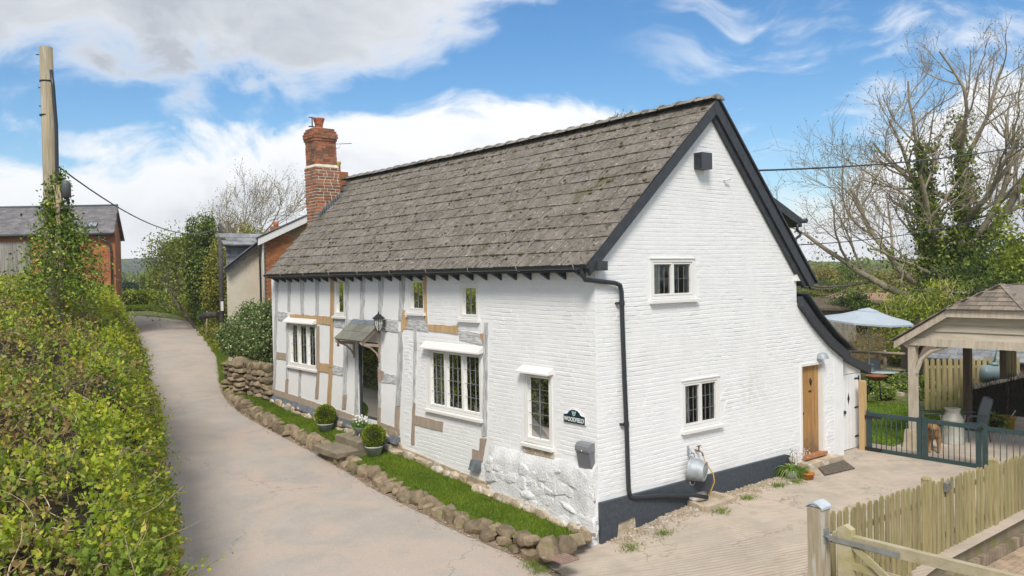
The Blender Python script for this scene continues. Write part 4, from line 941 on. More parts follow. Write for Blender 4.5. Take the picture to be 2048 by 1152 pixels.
eg = thing('stone_edging', 'low double row of rounded brown field stones edging the front lawn', 'stone edging', (-1.2, 7, 0))
rs = random.Random(21); random.seed(33)
for row in range(3):
    y = -.05 if row < 2 else 1.5
    while y < 17.3:
        L = rs.uniform(.18, .52) * (1.15 if y < 3 else 1); h = rs.uniform(.15, .29); x = xr(y + L / 2)
        zr = float(lane(y)); zt = zw(y) - .09
        if row == 0: c = (x + .08 + rs.uniform(-.03, .05), y + L / 2, zr + h * .28)
        elif row == 1: c = (x + .20 + rs.uniform(-.03, .04), y + L / 2, zt - .03 + rs.uniform(-.03, .03))
        else: c = (x + .15 + rs.uniform(-.03, .04), y + L / 2, (zr + zt) / 2 + .02)
        if 7.3 < c[1] < 8.55 and row > 0: y += L; continue
        if row == 2 and zt - zr < .22: y += L; continue
        stone_obj(m_stone, c, (rs.uniform(.24, .36), L * rs.uniform(.95, 1.2), h * (1.15 if row else 1.25)), rs.uniform(-.25, .25), eg, (rs.uniform(-.25, .25), rs.uniform(-.2, .2)))
        y += L
for (px, py, s) in ((1130, 1088, .33), (1095, 1097, .42), (1064, 1078, .28), (1046, 1075, .28), (1152, 1078, .28), (1170, 1070, .26)):
    c = onz(px, py, .02); stone_obj(m_stone, (c[0], c[1], .0), (s, s * 1.1, s * .85), rs.uniform(0, 3), eg, (.1, .1))
m_step = mat('worn_step_stone', (.25, .21, .15), (.19, .16, .11), rough=.9, scale=4, bump=.6, bscale=25, extra=spots((.30, .29, .22), 6, .6, .06, .6))
sp = thing('stone_steps', 'two worn stone steps leading up to the front door', 'steps', (-.8, 8, .3))
def slab(x0, x1, y0, y1, z0, z1, nm, sd, bev=.03):
    r = random.Random(sd); mb = MB(); V = []; j = lambda s: r.uniform(-s, s)
    for z, ins in ((z0, 0), (z1 - bev, 0), (z1, bev)):
        for (x, y) in ((x0 + ins, y0 + ins), ((x0 + x1) / 2, y0 + ins), (x1 - ins, y0 + ins), (x1 - ins, (y0 + y1) / 2), (x1 - ins, y1 - ins), ((x0 + x1) / 2, y1 - ins), (x0 + ins, y1 - ins), (x0 + ins, (y0 + y1) / 2)): V.append((x + j(.025), y + j(.025), z + j(.01)))
    mb.add(V, [tuple(range(16, 24))] + [(i * 8 + k, i * 8 + (k + 1) % 8, i * 8 + 8 + (k + 1) % 8, i * 8 + 8 + k) for i in range(2) for k in range(8)]); return mb.build(nm, m_step, sp)
slab(-.80, -.06, 7.2, 8.42, .1, .62, 'upper_step', 1); slab(-1.36, -.70, 7.22, 8.42, .28, .43, 'lower_step', 2); slab(-1.24, -.72, 7.3, 8.35, -.1, .275, 'step_base', 3, .01)
# ------------------------------------------------------------------ clipped box balls and the flower trough
m_box = leafmat('box_leaf', (.14, .22, .02), (.24, .30, .03), (.40, .44, .06), scale=6, isl=.45)
m_zinc = mat('zinc', (.50, .50, .49), (.38, .385, .39), rough=.55, metal=.08, scale=6, bump=.1)
def topiary(x, y, z, label, seed, s=1.0):
    t = thing('topiary_ball', label, 'topiary', (x, y, z), 'clipped box balls by the front steps')
    MB().lathe((x, y, z), [(0, .0), (.145 * s, 0), (.20 * s, .21 * s), (.212 * s, .215 * s), (.212 * s, .24 * s), (.195 * s, .24 * s), (.18 * s, .2 * s), (0, .19 * s)], 26).build('pot', m_zinc, t)
    MB().tube([(x, y, z + .19 * s), (x, y, z + .4 * s)], .02, 6).build('stem', m_brown, t)
    r = np.random.default_rng(seed); d = r.normal(size=(5200, 3)); d /= np.linalg.norm(d, axis=1, keepdims=True)
    nz = np.array([mnoise.noise(Vector(v * 3.5)) for v in d]); rad = .262 * s * (1 + .06 * nz) * (1 - .16 * r.random(5200) ** 2)
    P = np.array([x, y, z + .46 * s]) + d * rad[:, None] * np.array([1, 1, .97]); leaves('foliage', P, .034 * s, m_box, t, seed, up=.1, aspect=.7, dirs=d * .9)
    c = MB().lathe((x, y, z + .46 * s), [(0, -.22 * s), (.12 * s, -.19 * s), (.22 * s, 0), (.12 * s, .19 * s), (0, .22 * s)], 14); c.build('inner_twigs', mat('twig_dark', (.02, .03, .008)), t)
topiary(-.42, 9.74, .43, 'clipped box ball in zinc pot left of the stone steps', 1, 1.0); topiary(-.55, 6.93, .275, 'clipped box ball in zinc pot right of the stone steps', 2, 1.02)
tr = thing('flower_trough', 'green footed metal trough of white spring flowers on the upper step', 'planter', (-.5, 7.75, .62))
m_vg = mat('verdigris_metal', (.17, .24, .18), (.25, .30, .27), rough=.6, scale=8)
MB().lathe((-.46, 7.75, .74), [(0, -.06), (.12, -.06), (.21, .02), (.26, .09), (.275, .11), (.25, .1), (0, .06)], 20, ell=(.62, 1.1)).build('bowl', m_vg, tr)
for dx, dy in ((-.1, .14), (.08, .14), (-.1, -.14), (.08, -.14)): MB().tube([(-.46 + dx, 7.75 + dy, .70), (-.46 + dx * 1.3, 7.75 + dy * 1.2, .625)], .014, 6).build('foot', m_zinc, tr)
P = np.array([-.46, 7.75, .83]) + RNG.normal(size=(420, 3)) * np.array([.07, .14, .015]); blades('leaves', P, .17, leafmat('bulb_leaf', (.10, .20, .03), (.18, .28, .05)), tr, 5, .5, .009)
P = np.array([-.44, 7.80, 1.02]) + RNG.normal(size=(110, 3)) * np.array([.08, .13, .06]); leaves('petals', P, .055, mat('white_petal', (.75, .75, .70), rough=.6, transl=.2), tr, 6, aspect=.9)
# ------------------------------------------------------------------ big overgrown hedge along the lane
random.seed(101)
HRP = np.array([(-7, -8.4), (-3, -7.75), (1.2, -6.95), (2.3, -6.65), (4, -6.2), (6.8, -5.55), (11.7, -4.55), (18, -3.6), (24, -2.2), (30, -.6), (36, .5), (40, .9)])
HTP = np.array([(-7, 2.2), (-4, 2.45), (0, 2.95), (4, 3.5), (7, 4.0), (10, 4.45), (14, 4.65), (18, 4.6), (24, 4.5), (31, 4.35), (40, 4.2)])
def hedge_pt(y, t, inset=0.0):
    # t 0 at the lane foot, .5 at the shoulder, 1 far over the top
    xr_ = np.interp(y, HRP[:, 0], HRP[:, 1]); zt = np.interp(y, HTP[:, 0], HTP[:, 1]); zb = float(lane(y)) - .05
    wdt = 3.6; h = zt - zb
    if t < .5: s = t / .5; x = xr_ - .10 * math.sin(math.pi * s) * -1 - .55 * s ** 3; z = zb + h * .86 * s
    else: s = (t - .5) / .5; x = xr_ - .55 - wdt * s; z = zb + h * (.86 + .14 * math.sin(min(1, s * 1.8) * math.pi / 2)) - (.25 * s)
    n = .30 * mnoise.noise(Vector((x * .9, y * .9, z * .9))) + .14 * mnoise.noise(Vector((x * 2.3, y * 2.3, z * 2.3)))
    k = max(0, 1 - t * 1.6); return np.array([x + (n - inset) * (.35 + .65 * k), y, z + (n - inset) * (1 - k)])
hd = thing('hedge', 'tall overgrown mixed hedge with bare twigs along the left of the lane', 'hedge', (-8, 8, .4))
ysh = np.linspace(-7, 40, 95); tsh = np.linspace(0, 1, 16)
V = [hedge_pt(y, t, .30) for y in ysh for t in tsh]; nt_ = len(tsh)
Fh = [(i * nt_ + j, (i + 1) * nt_ + j, (i + 1) * nt_ + j + 1, i * nt_ + j + 1) for i in range(len(ysh) - 1) for j in range(nt_ - 1)]
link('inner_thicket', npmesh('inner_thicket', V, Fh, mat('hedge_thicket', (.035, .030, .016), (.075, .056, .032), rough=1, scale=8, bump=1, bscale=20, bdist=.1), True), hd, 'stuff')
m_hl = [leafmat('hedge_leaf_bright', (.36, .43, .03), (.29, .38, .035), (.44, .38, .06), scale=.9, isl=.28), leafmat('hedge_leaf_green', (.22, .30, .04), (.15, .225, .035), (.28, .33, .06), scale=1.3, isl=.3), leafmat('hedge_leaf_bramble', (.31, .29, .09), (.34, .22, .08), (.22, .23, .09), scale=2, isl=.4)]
r = np.random.default_rng(77); pts = [[], [], []]; szs = [[], [], []]; drs = [[], [], []]
N_ = 48000
yy = -6.5 + 44 * r.random(N_) ** 1.9; tt = r.random(N_) ** .9 * .98
for i in range(N_):
    y, t = yy[i], tt[i]; p = hedge_pt(y, t, .18 * r.random() ** 1.2 - .02)
    sel = mnoise.noise(Vector((p[0] * .7 + 5, y * .7, p[2] * .8))) + .5 * mnoise.noise(Vector((p[0] * 2.1, y * 2.1 + 9, p[2] * 2.1)))
    gap = mnoise.noise(Vector((p[0] * 1.1 + 31, y * .9, p[2] * 1.3))) + .35 * mnoise.noise(Vector((p[0] * 3, y * 3, p[2] * 3)))
    if gap > .46 and t > .2 and y < 6 and r.random() < .62: continue
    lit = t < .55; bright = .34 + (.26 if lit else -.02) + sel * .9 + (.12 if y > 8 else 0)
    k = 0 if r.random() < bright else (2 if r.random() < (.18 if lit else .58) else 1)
    d = r.normal(size=3) * .6 + (np.array([1, 0, .35]) if t < .45 else np.array([.1, 0, 1])); d /= np.linalg.norm(d)
    base = (.044 + .055 * r.random() ** 1.6) * (1 if y < 8 else 1 + (y - 8) * .03); n = r.integers(3, 7)
    for j in range(n):                                  # a sprig: leaves set along a short shoot
        q = r.normal(size=3); q -= d * (q @ d); q /= np.linalg.norm(q)
        pts[k].append(p + d * base * (.55 * j) + q * .008); drs[k].append(d * .9 + q * 1.3); szs[k].append(base * (1.15 - .09 * j) * (.85 + .3 * r.random()))
allp = [(k, i) for k in range(3) for i in range(len(pts[k]))]
for k in range(3):
    pts[k] = np.array(pts[k]); szs[k] = np.array(szs[k]); drs[k] = np.array(drs[k])
dep = [(pts[k] - CAM) @ R[2] for k in range(3)]
def inview(p):
    q = R @ (p - CAM); return q[2] > 1 and -1024 < q[0] / q[2] * FPX and abs(q[1] / q[2] * FPX) < 570
near_ix = []
for k in range(3):
    o = np.argsort(dep[k]); c = [i for i in o[:6000] if inview(pts[k][i])][:100 if k else 100]; near_ix.append(set(c))
LM = {}
def leafshape(k):
    mb = MB(); L = 1; V = [(0, 0, 0), (.22, .18, .05), (.34, .45, .07), (.22, .78, .03), (0, 1, -.06), (-.22, .78, .03), (-.34, .45, .07), (-.22, .18, .05), (0, .45, -.02)]
    return mb.add(V, [(0, 1, 8), (1, 2, 8), (2, 3, 8), (3, 4, 8), (4, 5, 8), (5, 6, 8), (6, 7, 8), (7, 0, 8)], 0, True).mesh('leaf', m_hl[k])
for k in range(3):
    me = leafshape(k)
    for i in near_ix[k]:
        q = Vector(r.normal(size=3)).to_track_quat('Z', 'Y').to_matrix().to_4x4(); s = float(szs[k][i]) * 1.15
        link('leaf', me, hd, mat=Matrix.Translation(Vector(pts[k][i])) @ q @ Matrix.Diagonal((s, s, s, 1)))
    keep = np.array([i for i in range(len(pts[k])) if i not in near_ix[k]])
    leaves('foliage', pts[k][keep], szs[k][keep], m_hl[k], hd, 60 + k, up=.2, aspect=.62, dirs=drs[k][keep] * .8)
# shoots sticking out of the clipped lane face, and bare stems tangled over the top
m_twig = mat('dead_twig', (.48, .38, .26), (.32, .24, .15), rough=.9, scale=12, rand=.3)
tip_pts = []
tg = MB()
for k in range(2600):
    y = -6 + 18 * r.random() ** 1.3; p = hedge_pt(y, .25 + .7 * r.random(), .04 + .22 * r.random()); d = Vector((r.normal(), r.normal(), .6 * r.normal())).normalized(); pp = [Vector(p)]; L = .15 + .45 * r.random()
    for s in range(4): d = (d + Vector(r.normal(size=3)) * .35).normalized(); pp.append(pp[-1] + d * L / 4)
    tg.tube(pp, [.0055, .005, .004, .003, .002], 3, cap=False)
tg.build('tangle', mat('tangle_twig', (.40, .31, .21), (.22, .16, .10), rough=.9, scale=3, isl=.35), hd, 'stuff')
for k in range(330):
    y = -5 + 24 * r.random() ** 1.4
    if k < 285:
        if k < 110: y = -3.5 + 4.5 * r.random()
        t = .45 + .45 * r.random(); p = hedge_pt(y, t, .02 + .1 * r.random()); L = .25 + .65 * r.random() ** 1.5; d = Vector((r.normal() - .5, r.normal(), .15 + .35 * r.normal())).normalized(); pp = [Vector(p)]
        for s in range(7): d = (d + Vector(r.normal(size=3)) * .3 + Vector((0, 0, -.06))).normalized(); pp.append(pp[-1] + d * L / 7)
        MB().tube(pp, list(np.linspace(.0075, .002, 8) * (.6 + r.random() * .9)), 4, cap=False).build('branch', m_twig, hd)
    else:
        t = .08 + .38 * r.random(); p = hedge_pt(y, t, 0); d = Vector((.9, r.normal() * .35, .35)); L = .22 + .25 * r.random(); pp = [Vector(p) + d * (L * s / 3) + Vector((0, 0, .04 * s)) for s in range(4)]
        MB().tube(pp, [.006, .005, .004, .002], 4, cap=False).build('branch', m_twig, hd)
        for q in pp[1:]: tip_pts += [np.array(q) + r.normal(size=3) * .03 for _ in range(5)]
leaves('foliage', np.array(tip_pts), .05, m_hl[0], hd, 71)
# ------------------------------------------------------------------ poles, ivy, cables
m_pole = mat('weathered_pole', (.36, .30, .20), (.25, .215, .15), rough=.9, scale=4, stretch=(6, 6, .4), bump=.5, bscale=20, bstretch=(8, 8, .5), extra=spots((.42, .40, .35), 3, .58, .08, .6, (3, 3, .3)))
p0 = at(108, 560, 16.5); p1 = at(92, 95, 16.5); dpole = (p1 - p0) / (p1[2] - p0[2]); pb = p0 + dpole * (.45 - p0[2])
pole = thing('utility_pole', 'weathered wooden utility pole with ivy climbing its foot', 'pole', tuple(pb))
MB().tube([pb, pb + (p1 - pb) * .5, p1], [.155, .145, .122], 16).build('shaft', m_pole, pole)
for py in (163, 231): 
    c = at(94, py, 16.5); MB().lathe(c, [(.13, -.012), (.137, -.012), (.137, .012), (.13, .012)], 16).build('steel_band', m_iron, pole)
MB().tube([at(x + 1.5, y, 16.38) for x, y in ((101, 140), (105, 175), (108, 215), (111, 250), (112, 300), (113, 380), (116, 440))], .035, 8).build('cable_guard', m_pipe, pole)
mb = MB()
for px, py, dx in ((80, 109, -8), (82, 175, -5), (83, 212, -5)): mb.tube([at(px + 3, py, 16.45), at(px + dx, py, 16.4)], .012, 5)
mb.build('bolt', m_iron, pole)
tb = at(133, 395, 16.2); MB().lathe(tb, [(0, -.02), (.085, 0), (.085, .26), (.07, .31), (.03, .335), (0, .34)], 14).build('junction_box', mat('dark_grey_box', (.09, .095, .10), rough=.5), pole)
MB().tube([at(112, 372, 16.4), at(128, 372, 16.3)], .02, 6).tube([tb, tb + np.array([.04, -.02, -.12])], .03, 6).tube([at(128, 398, 16.2), at(148, 391, 16.2)], .012, 5).build('box_bracket', m_iron, pole)
iv = thing('ivy', 'ivy climbing the near utility pole above the hedge', 'ivy', tuple(pb))
m_ivy = leafmat('ivy_leaf', (.09, .16, .03), (.18, .25, .04), (.34, .38, .07), scale=3, isl=.4)
P = []; S = []
for k in range(120):                                     # clumps clinging round the shaft, thickening downwards
    py = 352 + 235 * r.random() ** .75; rad = np.interp(py, [350, 400, 440, 490, 540, 590], [.10, .13, .20, .42, .72, .95]); cx_ = np.interp(py, [350, 420, 500, 590], [113, 113, 122, 132])
    c = at(cx_, py, 16.4); a = r.random() * 6.283; q = r.random() ** .6; c = c + np.array([math.cos(a), math.sin(a), 0]) * rad * q; n = r.integers(40, 95); sp_ = np.interp(py, [350, 450, 590], [.07, .13, .22])
    P.append(c + r.normal(size=(n, 3)) * sp_ * np.array([1, 1, 1.2])); S += list(.04 + .05 * r.random(n))
P = np.concatenate(P)
leaves('foliage', P, np.array(S), m_ivy, iv, 8, dirs=None)
for k in range(9):
    pp = []; x = r.uniform(108, 122)
    for s in range(9): pp.append(at(x + r.normal() * 3.5 + s * r.uniform(-.3, 1), 370 + s * 26, 16.25))
    MB().tube(pp, .016, 5, cap=False).build('stem', m_twig, iv)
def cable(a, b, sag, label, rad=.014):
    pp = [a + (b - a) * t + np.array([0, 0, -sag * 4 * t * (1 - t)]) for t in np.linspace(0, 1, 24)]
    return tag(MB().tube(pp, rad, 5, cap=False).build('overhead_cable', m_pipe, None), label, 'cable')
pole2 = at(440, 447, 40); cable(at(118, 334, 16.5), at(437, 454, 40), .75, 'sagging overhead cable between the two poles beside the lane', .017)
cable(ony(1512, 341, -.1), at(2150, 268, 30), .25, 'overhead cable running from the gable verge past the bare tree', .02); cable(np.array([6.6, 1.5, 5.05]), at(2150, 375, 30), .5, 'lower overhead cable from the dormer towards the bare tree', .013)
# ------------------------------------------------------------------ trees
def grow(out, tips, p, d, L, r0, lvl, rng, wig=.18, up=.05, kids=(3, 5), ratio=.62, seg=5, maxl=4, ang=(.45, .9), rmin=.006):
    n = max(3, int(seg - lvl * .5)); pts = [Vector(p)]; rad = [r0]; dd = Vector(d).normalized()
    for i in range(n):
        dd = (dd + Vector(rng.normal(size=3)) * wig + Vector((0, 0, up))).normalized(); pts.append(pts[-1] + dd * (L / n)); rad.append(r0 * (1 - .62 * (i + 1) / n))
    out[min(lvl, 2)].tube(pts, rad, 8 if lvl == 0 else 5 if lvl < 3 else 3, cap=False)
    if lvl >= maxl: tips.append(pts[-1]); tips.append(pts[-2]); return
    for k in range(rng.integers(kids[0], kids[1] + 1)):
        t = .25 + .75 * (k + rng.random()) / kids[1] if lvl else .35 + .65 * (k + rng.random()) / kids[1]; t = min(t, 1); j = min(int(t * n), n - 1); f = t * n - j
        b = pts[j].lerp(pts[j + 1], f); ax_ = Vector(rng.normal(size=3)); perp = dd.cross(ax_).normalized(); a = rng.uniform(*ang)
        nd = (pts[j + 1] - pts[j]).normalized() * math.cos(a) + perp * math.sin(a)
        grow(out, tips, b, nd, L * ratio * rng.uniform(.75, 1.15), max(rad[j] * .55, rmin), lvl + 1, rng, wig, up, kids, ratio, seg, maxl, ang, rmin)
def wood_tree(name, label, base, L, r0, seed, bark, leaf=None, lsize=.1, lper=2, lspread=.25, group=None, **k):
    rng = np.random.default_rng(seed); t = thing(name, label, 'tree', tuple(base), group); out = [MB(), MB(), MB()]; tips = []
    grow(out, tips, base, k.pop('dir', (0, 0, 1)), L, r0, 0, rng, **k)
    out[0].build('trunk', bark, t); out[1].build('limb', bark, t, 'stuff')
    if out[2].v: out[2].build('twigs', bark, t, 'stuff')
    if leaf:
        P = np.repeat(np.array([list(q) for q in tips]), lper, 0); P = P + rng.normal(size=P.shape) * lspread; leaves('crown', P, lsize, leaf, t, seed)
    return t
def clump_crown(c, rad, n, seed, clumps=50, cr=.32, hollow=.75):
    rng = np.random.default_rng(seed); d = rng.normal(size=(clumps, 3)); d /= np.linalg.norm(d, axis=1, keepdims=True); rr = hollow + (1 - hollow) * rng.random(clumps)
    nz = np.array([1 + .30 * mnoise.noise(Vector(v * 2.0 + np.array([seed, 0, 0]))) for v in d]); C = d * (rr * nz)[:, None]
    ix = rng.integers(0, clumps, n); q = rng.normal(size=(n, 3)); q /= np.linalg.norm(q, axis=1, keepdims=True); q *= (cr * rng.random(n) ** .45)[:, None]
    return np.asarray(c) + (C[ix] + q) * np.asarray(rad)
def leafy_tree(name, label, base, h, rad, seed, leaf, n, lsize, bark, cat='tree', group=None, cz=.6, clumps=60, cr=.3, core=(.02, .03, .01), coresize=.66):
    t = thing(name, label, cat, tuple(base), group); b = np.array(base, float); c = b + np.array([0, 0, h * cz])
    MB().tube([b - np.array([0, 0, .2]), b + np.array([.02 * h, 0, h * .3]), c], [h * .035, h * .028, h * .012], 7).build('trunk', bark, t)
    leaves('crown', clump_crown(c, rad, n, seed, clumps, cr), lsize, leaf, t, seed)
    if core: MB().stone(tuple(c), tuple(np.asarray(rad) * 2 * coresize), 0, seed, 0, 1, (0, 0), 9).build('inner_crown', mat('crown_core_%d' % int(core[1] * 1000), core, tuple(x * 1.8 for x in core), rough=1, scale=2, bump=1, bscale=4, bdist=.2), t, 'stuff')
    return t
m_bark = mat('grey_brown_bark', (.19, .16, .115), (.12, .10, .07), rough=.95, scale=5, stretch=(3, 3, .6), bump=.6, bscale=14)
m_bark2 = mat('pale_bark', (.33, .28, .20), (.24, .20, .13), rough=.95, scale=5, stretch=(3, 3, .6))
l_dark = leafmat('evergreen_leaf', (.06, .105, .02), (.10, .155, .03), (.18, .23, .04), scale=1.2)
l_olive = leafmat('olive_leaf', (.19, .21, .035), (.27, .27, .045), (.34, .32, .07), scale=1.0)
l_mid = leafmat('mid_green_leaf', (.15, .20, .035), (.21, .26, .05), (.30, .33, .08), scale=1.0)
l_bud = leafmat('yellow_bud', (.26, .24, .05), (.22, .19, .06), scale=1.0)
l_pale = leafmat('pale_green_leaf', (.20, .25, .06), (.15, .20, .04), scale=.6)
l_dkcon = leafmat('conifer_leaf', (.030, .055, .025), (.045, .075, .03), scale=.5)
l_lane = leafmat('lane_hedge_leaf', (.25, .31, .035), (.17, .23, .03), (.36, .38, .06), scale=.7)
def gpt(px, py, d): p = at(px, py, d); return np.array([p[0], p[1], G(p[0], p[1]) - .05])
l_mid2 = leafmat('lane_evergreen_leaf', (.095, .145, .028), (.15, .20, .04), (.24, .28, .06), scale=1.0)
wood_tree('bare_tree', 'pale bare tree with yellow buds behind the neighbouring chimney', gpt(498, 560, 60), 6.6, .26, 12, m_bark2, l_bud, .11, 2, .2, rmin=.016, kids=(5, 6), ratio=.66, maxl=4, up=.10, wig=.12, ang=(.3, .75))
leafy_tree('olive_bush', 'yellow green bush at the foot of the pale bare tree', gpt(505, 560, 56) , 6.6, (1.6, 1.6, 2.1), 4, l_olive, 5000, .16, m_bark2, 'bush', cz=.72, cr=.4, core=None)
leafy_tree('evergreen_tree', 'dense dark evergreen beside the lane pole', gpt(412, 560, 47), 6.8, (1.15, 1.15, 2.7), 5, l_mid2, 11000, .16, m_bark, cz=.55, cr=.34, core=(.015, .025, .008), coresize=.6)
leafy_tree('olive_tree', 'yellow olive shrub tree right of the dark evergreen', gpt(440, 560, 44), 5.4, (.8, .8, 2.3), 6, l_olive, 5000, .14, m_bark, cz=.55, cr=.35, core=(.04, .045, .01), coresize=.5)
wood_tree('leaning_thorn', 'sparse thorn tree arching left over the lane', gpt(392, 590, 47), 3.6, .13, 31, m_bark, l_mid, .15, 7, .34, dir=(-.52, .25, .95), kids=(5, 7), ratio=.62, maxl=3, up=.0, wig=.22, ang=(.4, 1.0))
leafy_tree('thorn_mound', 'leafy green thorn crown arching beside the dark evergreen', gpt(384, 575, 50), 5.2, (1.5, 1.5, 1.15), 7, l_mid, 7000, .16, m_bark, 'bush', cz=.80, cr=.3, core=(.03, .045, .01))
for i, (px, d, h, rx, lf, lab) in enumerate(((345, 78, 3.3, 1.9, l_mid, 'round light green tree beyond the lane bend'), (380, 84, 3.8, 2.3, l_mid, 'second round green tree beyond the lane bend, half behind the thorn'), (318, 88, 2.5, 1.8, l_pale, 'pale low tree beyond the lane bend, left of the round green one'))):
    leafy_tree('lane_tree', lab, gpt(px, 570, d), h, (rx, rx, h * .48), 20 + i, lf, 5200, .24, m_bark, cz=.52, group='trees beyond the lane bend', core=(.035, .05, .015))
for i, (px, d, h, lab) in enumerate(((263, 118, 3.3, 'dark conifer nearest the barn end'), (287, 124, 3.0, 'dark conifer in the middle of the far row'), (243, 116, 3.5, 'dark conifer half hidden by the barn'), (303, 130, 2.4, 'small grey green conifer at the right of the far row'))):
    b = gpt(px, 570, d); leafy_tree('conifer', lab, b, h, (1.8, 1.8, h * .55), 40 + i, l_dkcon, 3200, .34, m_bark, cz=.5, group='dark conifers beyond the lane', core=(.012, .022, .01))
for i, (px, d, h, rx, lf) in enumerate(((325, 150, 4, 3.0, l_pale), (352, 165, 4.6, 3.6, l_pale), (290, 175, 4, 3.6, l_bud))):
    leafy_tree('far_tree', ('hazy pale tree above the far lane hedge', 'hazy pale tree behind the arching thorn', 'hazy brownish tree behind the conifers')[i], gpt(px, 565, d), h, (rx, rx, h * .5), 50 + i, lf, 2600, .45, m_bark, cz=.55, core=(.05, .055, .03), group='hazy far trees')
# clipped hedge round the outside of the bend
lh = thing('lane_hedge', 'low clipped green hedge round the outside of the lane bend', 'hedge', tuple(gpt(320, 590, 62))); P = []; body = MB()
hp = [gpt(px, 590, d) for px, d in ((200, 57), (250, 59), (300, 60), (345, 58), (380, 54), (402, 50))]
for a, b in zip(hp, hp[1:]):
    for k in range(2600):
        t = r.random(); c = a + (b - a) * t; c[2] = G(c[0], c[1]); u = r.random(); s = r.uniform(-1, 1)
        P.append(c + np.array([s * .55, s * -.45, 1.18 * u ** .6]) + r.normal(size=3) * .1)
    body.hexa([a + np.array([-.4, .3, 0]), b + np.array([-.4, .3, 0]), b + np.array([.4, -.3, 0]), a + np.array([.4, -.3, 0]), a + np.array([-.35, .3, 1.0]), b + np.array([-.35, .3, 1.0]), b + np.array([.35, -.3, 1.0]), a + np.array([.35, -.3, 1.0])])
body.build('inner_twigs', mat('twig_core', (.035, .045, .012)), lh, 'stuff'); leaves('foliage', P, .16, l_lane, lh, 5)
P = []
for a, b in zip(hp, hp[1:]):
    for k in range(2500): t = r.random(); c = a + (b - a) * t; q = c + np.array([-.3, -.9, 0]) * (.6 + 1.6 * r.random()); q[2] = G(q[0], q[1]) - .02; P.append(q)
tag(blades('verge_grass', P, .3, m_blade, None, 9, .4, .03), 'bright grass verge below the far lane hedge', 'grass')
# banks on the right of the lane, past the house: ivy bank, rubble, grass
def bank(name, label, pts, rad, n, leaf, size, seed):
    t = thing(name, label, 'bush', tuple(pts[0])); P = []
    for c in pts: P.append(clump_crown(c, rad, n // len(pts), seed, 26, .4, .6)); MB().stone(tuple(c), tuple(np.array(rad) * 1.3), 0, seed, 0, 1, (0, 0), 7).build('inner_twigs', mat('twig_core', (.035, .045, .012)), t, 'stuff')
    leaves('foliage', np.concatenate(P), size, leaf, t, seed); return t
bank('ivy_bank', 'low olive green ivy bank below the lane pole', [gpt(440, 600, 42), gpt(450, 605, 40), gpt(428, 600, 44), gpt(460, 610, 38)], (.8, .8, .85), 9000, l_olive, .12, 3)
bank('dark_bank', 'dark evergreen undergrowth behind the ivy bank', [gpt(424, 580, 46), gpt(440, 580, 45), gpt(414, 585, 49)], (.95, .95, 1.6), 8000, l_dark, .14, 13)
p2 = gpt(443, 600, 40); pl2 = thing('utility_pole', 'dark slim utility pole beside the neighbouring dormer', 'pole', tuple(p2))
MB().tube([p2, pole2], [.12, .10], 10).build('shaft', mat('dark_pole', (.045, .042, .04), (.09, .08, .07), rough=.9, scale=4), pl2); MB().tube([at(439, 466, 39.8), at(447, 466, 39.8)], .03, 5).build('bracket', m_iron, pl2); MB().box(tuple(at(444, 607, 39.7) - np.array([.05, .05, .35])), tuple(at(444, 607, 39.7) + np.array([.05, .05, .1]))).build('reflector', m_frame, pl2)
p3 = gpt(334, 575, 72); pl3 = thing('utility_pole', 'far slim pole among the trees at the lane bend', 'pole', tuple(p3)); MB().tube([p3, at(334, 512, 72)], [.13, .1], 8).build('shaft', MATS['dark_pole'], pl3); MB().lathe(p3 + np.array([0, 0, .5]), [(.14, 0), (.14, .5)], 8).build('white_band', m_frame, pl3)
# rubble and rockery beside the lane
rk = thing('rubble_bank', 'loose pale rubble bank along the lane past the shrub', 'rubble', (.8, 21, 1.2))
random.seed(5)
for k in range(190):
    y = random.uniform(17.6, 31); off = random.uniform(.35, 1.5) * (1 if y < 27 else .8); x = xr(y) + off + random.uniform(0, .4); s = random.uniform(.12, .36)
    stone_obj(m_tan if random.random() < .45 else m_stone, (x, y, float(lane(y)) + .05 + .42 * (off - .3)), (s, s * random.uniform(.8, 1.5), s * .6), random.uniform(0, 3), rk, (random.uniform(-.3, .3), .2))
us = np.linspace(0, 1, 6); vs = np.linspace(16.9, 34, 42)
grid_sheet('bank_soil', us, vs, lambda t, y: (xr(y) + .05 + 2.6 * t, y, float(lane(y)) - .04 + 1.0 * t ** 1.0 * min(1, (y - 16.6) / 2) * min(1, (34.5 - y) / 5)), mat('bank_soil', (.20, .155, .10), (.13, .11, .06), rough=1, scale=2.5, bump=.8, bscale=14, bdist=.05))
P = []
for k in range(9000):
    y = random.uniform(16.8, 40); x = xr(y) + abs(random.gauss(.08, .16)); P.append((x, y, float(lane(y)) - .02 + .35 * max(0, x - xr(y))))
for k in range(2500):
    y = random.uniform(24, 34); o = random.uniform(.3, 1.9); P.append((xr(y) + o, y, float(lane(y)) + .38 * o))
tag(blades('verge_grass', P, .16, m_blade, None, 12, .5, .014), 'rough grass verge along the lane edge by the rubble bank', 'grass')
lg = at(402, 634, 40.5); lg2 = at(436, 629, 40); lgt = thing('fallen_log', 'blackened log lying on the rubble beside the lane', 'log', tuple(lg)); MB().tube([lg, (lg + lg2) / 2 + np.array([0, 0, .05]), lg2], [.17, .16, .14], 9).build('log', mat('charred_wood', (.03, .03, .028), (.06, .05, .045), rough=.9, scale=6), lgt)
sq = gpt(412, 620, 42); sk = MB().tube([sq, sq + np.array([.05, 0, 1.5])], .03, 6).build('fence_stake', m_bark2, None); tag(sk, 'thin pale stake standing by the lane near the log', 'stake')
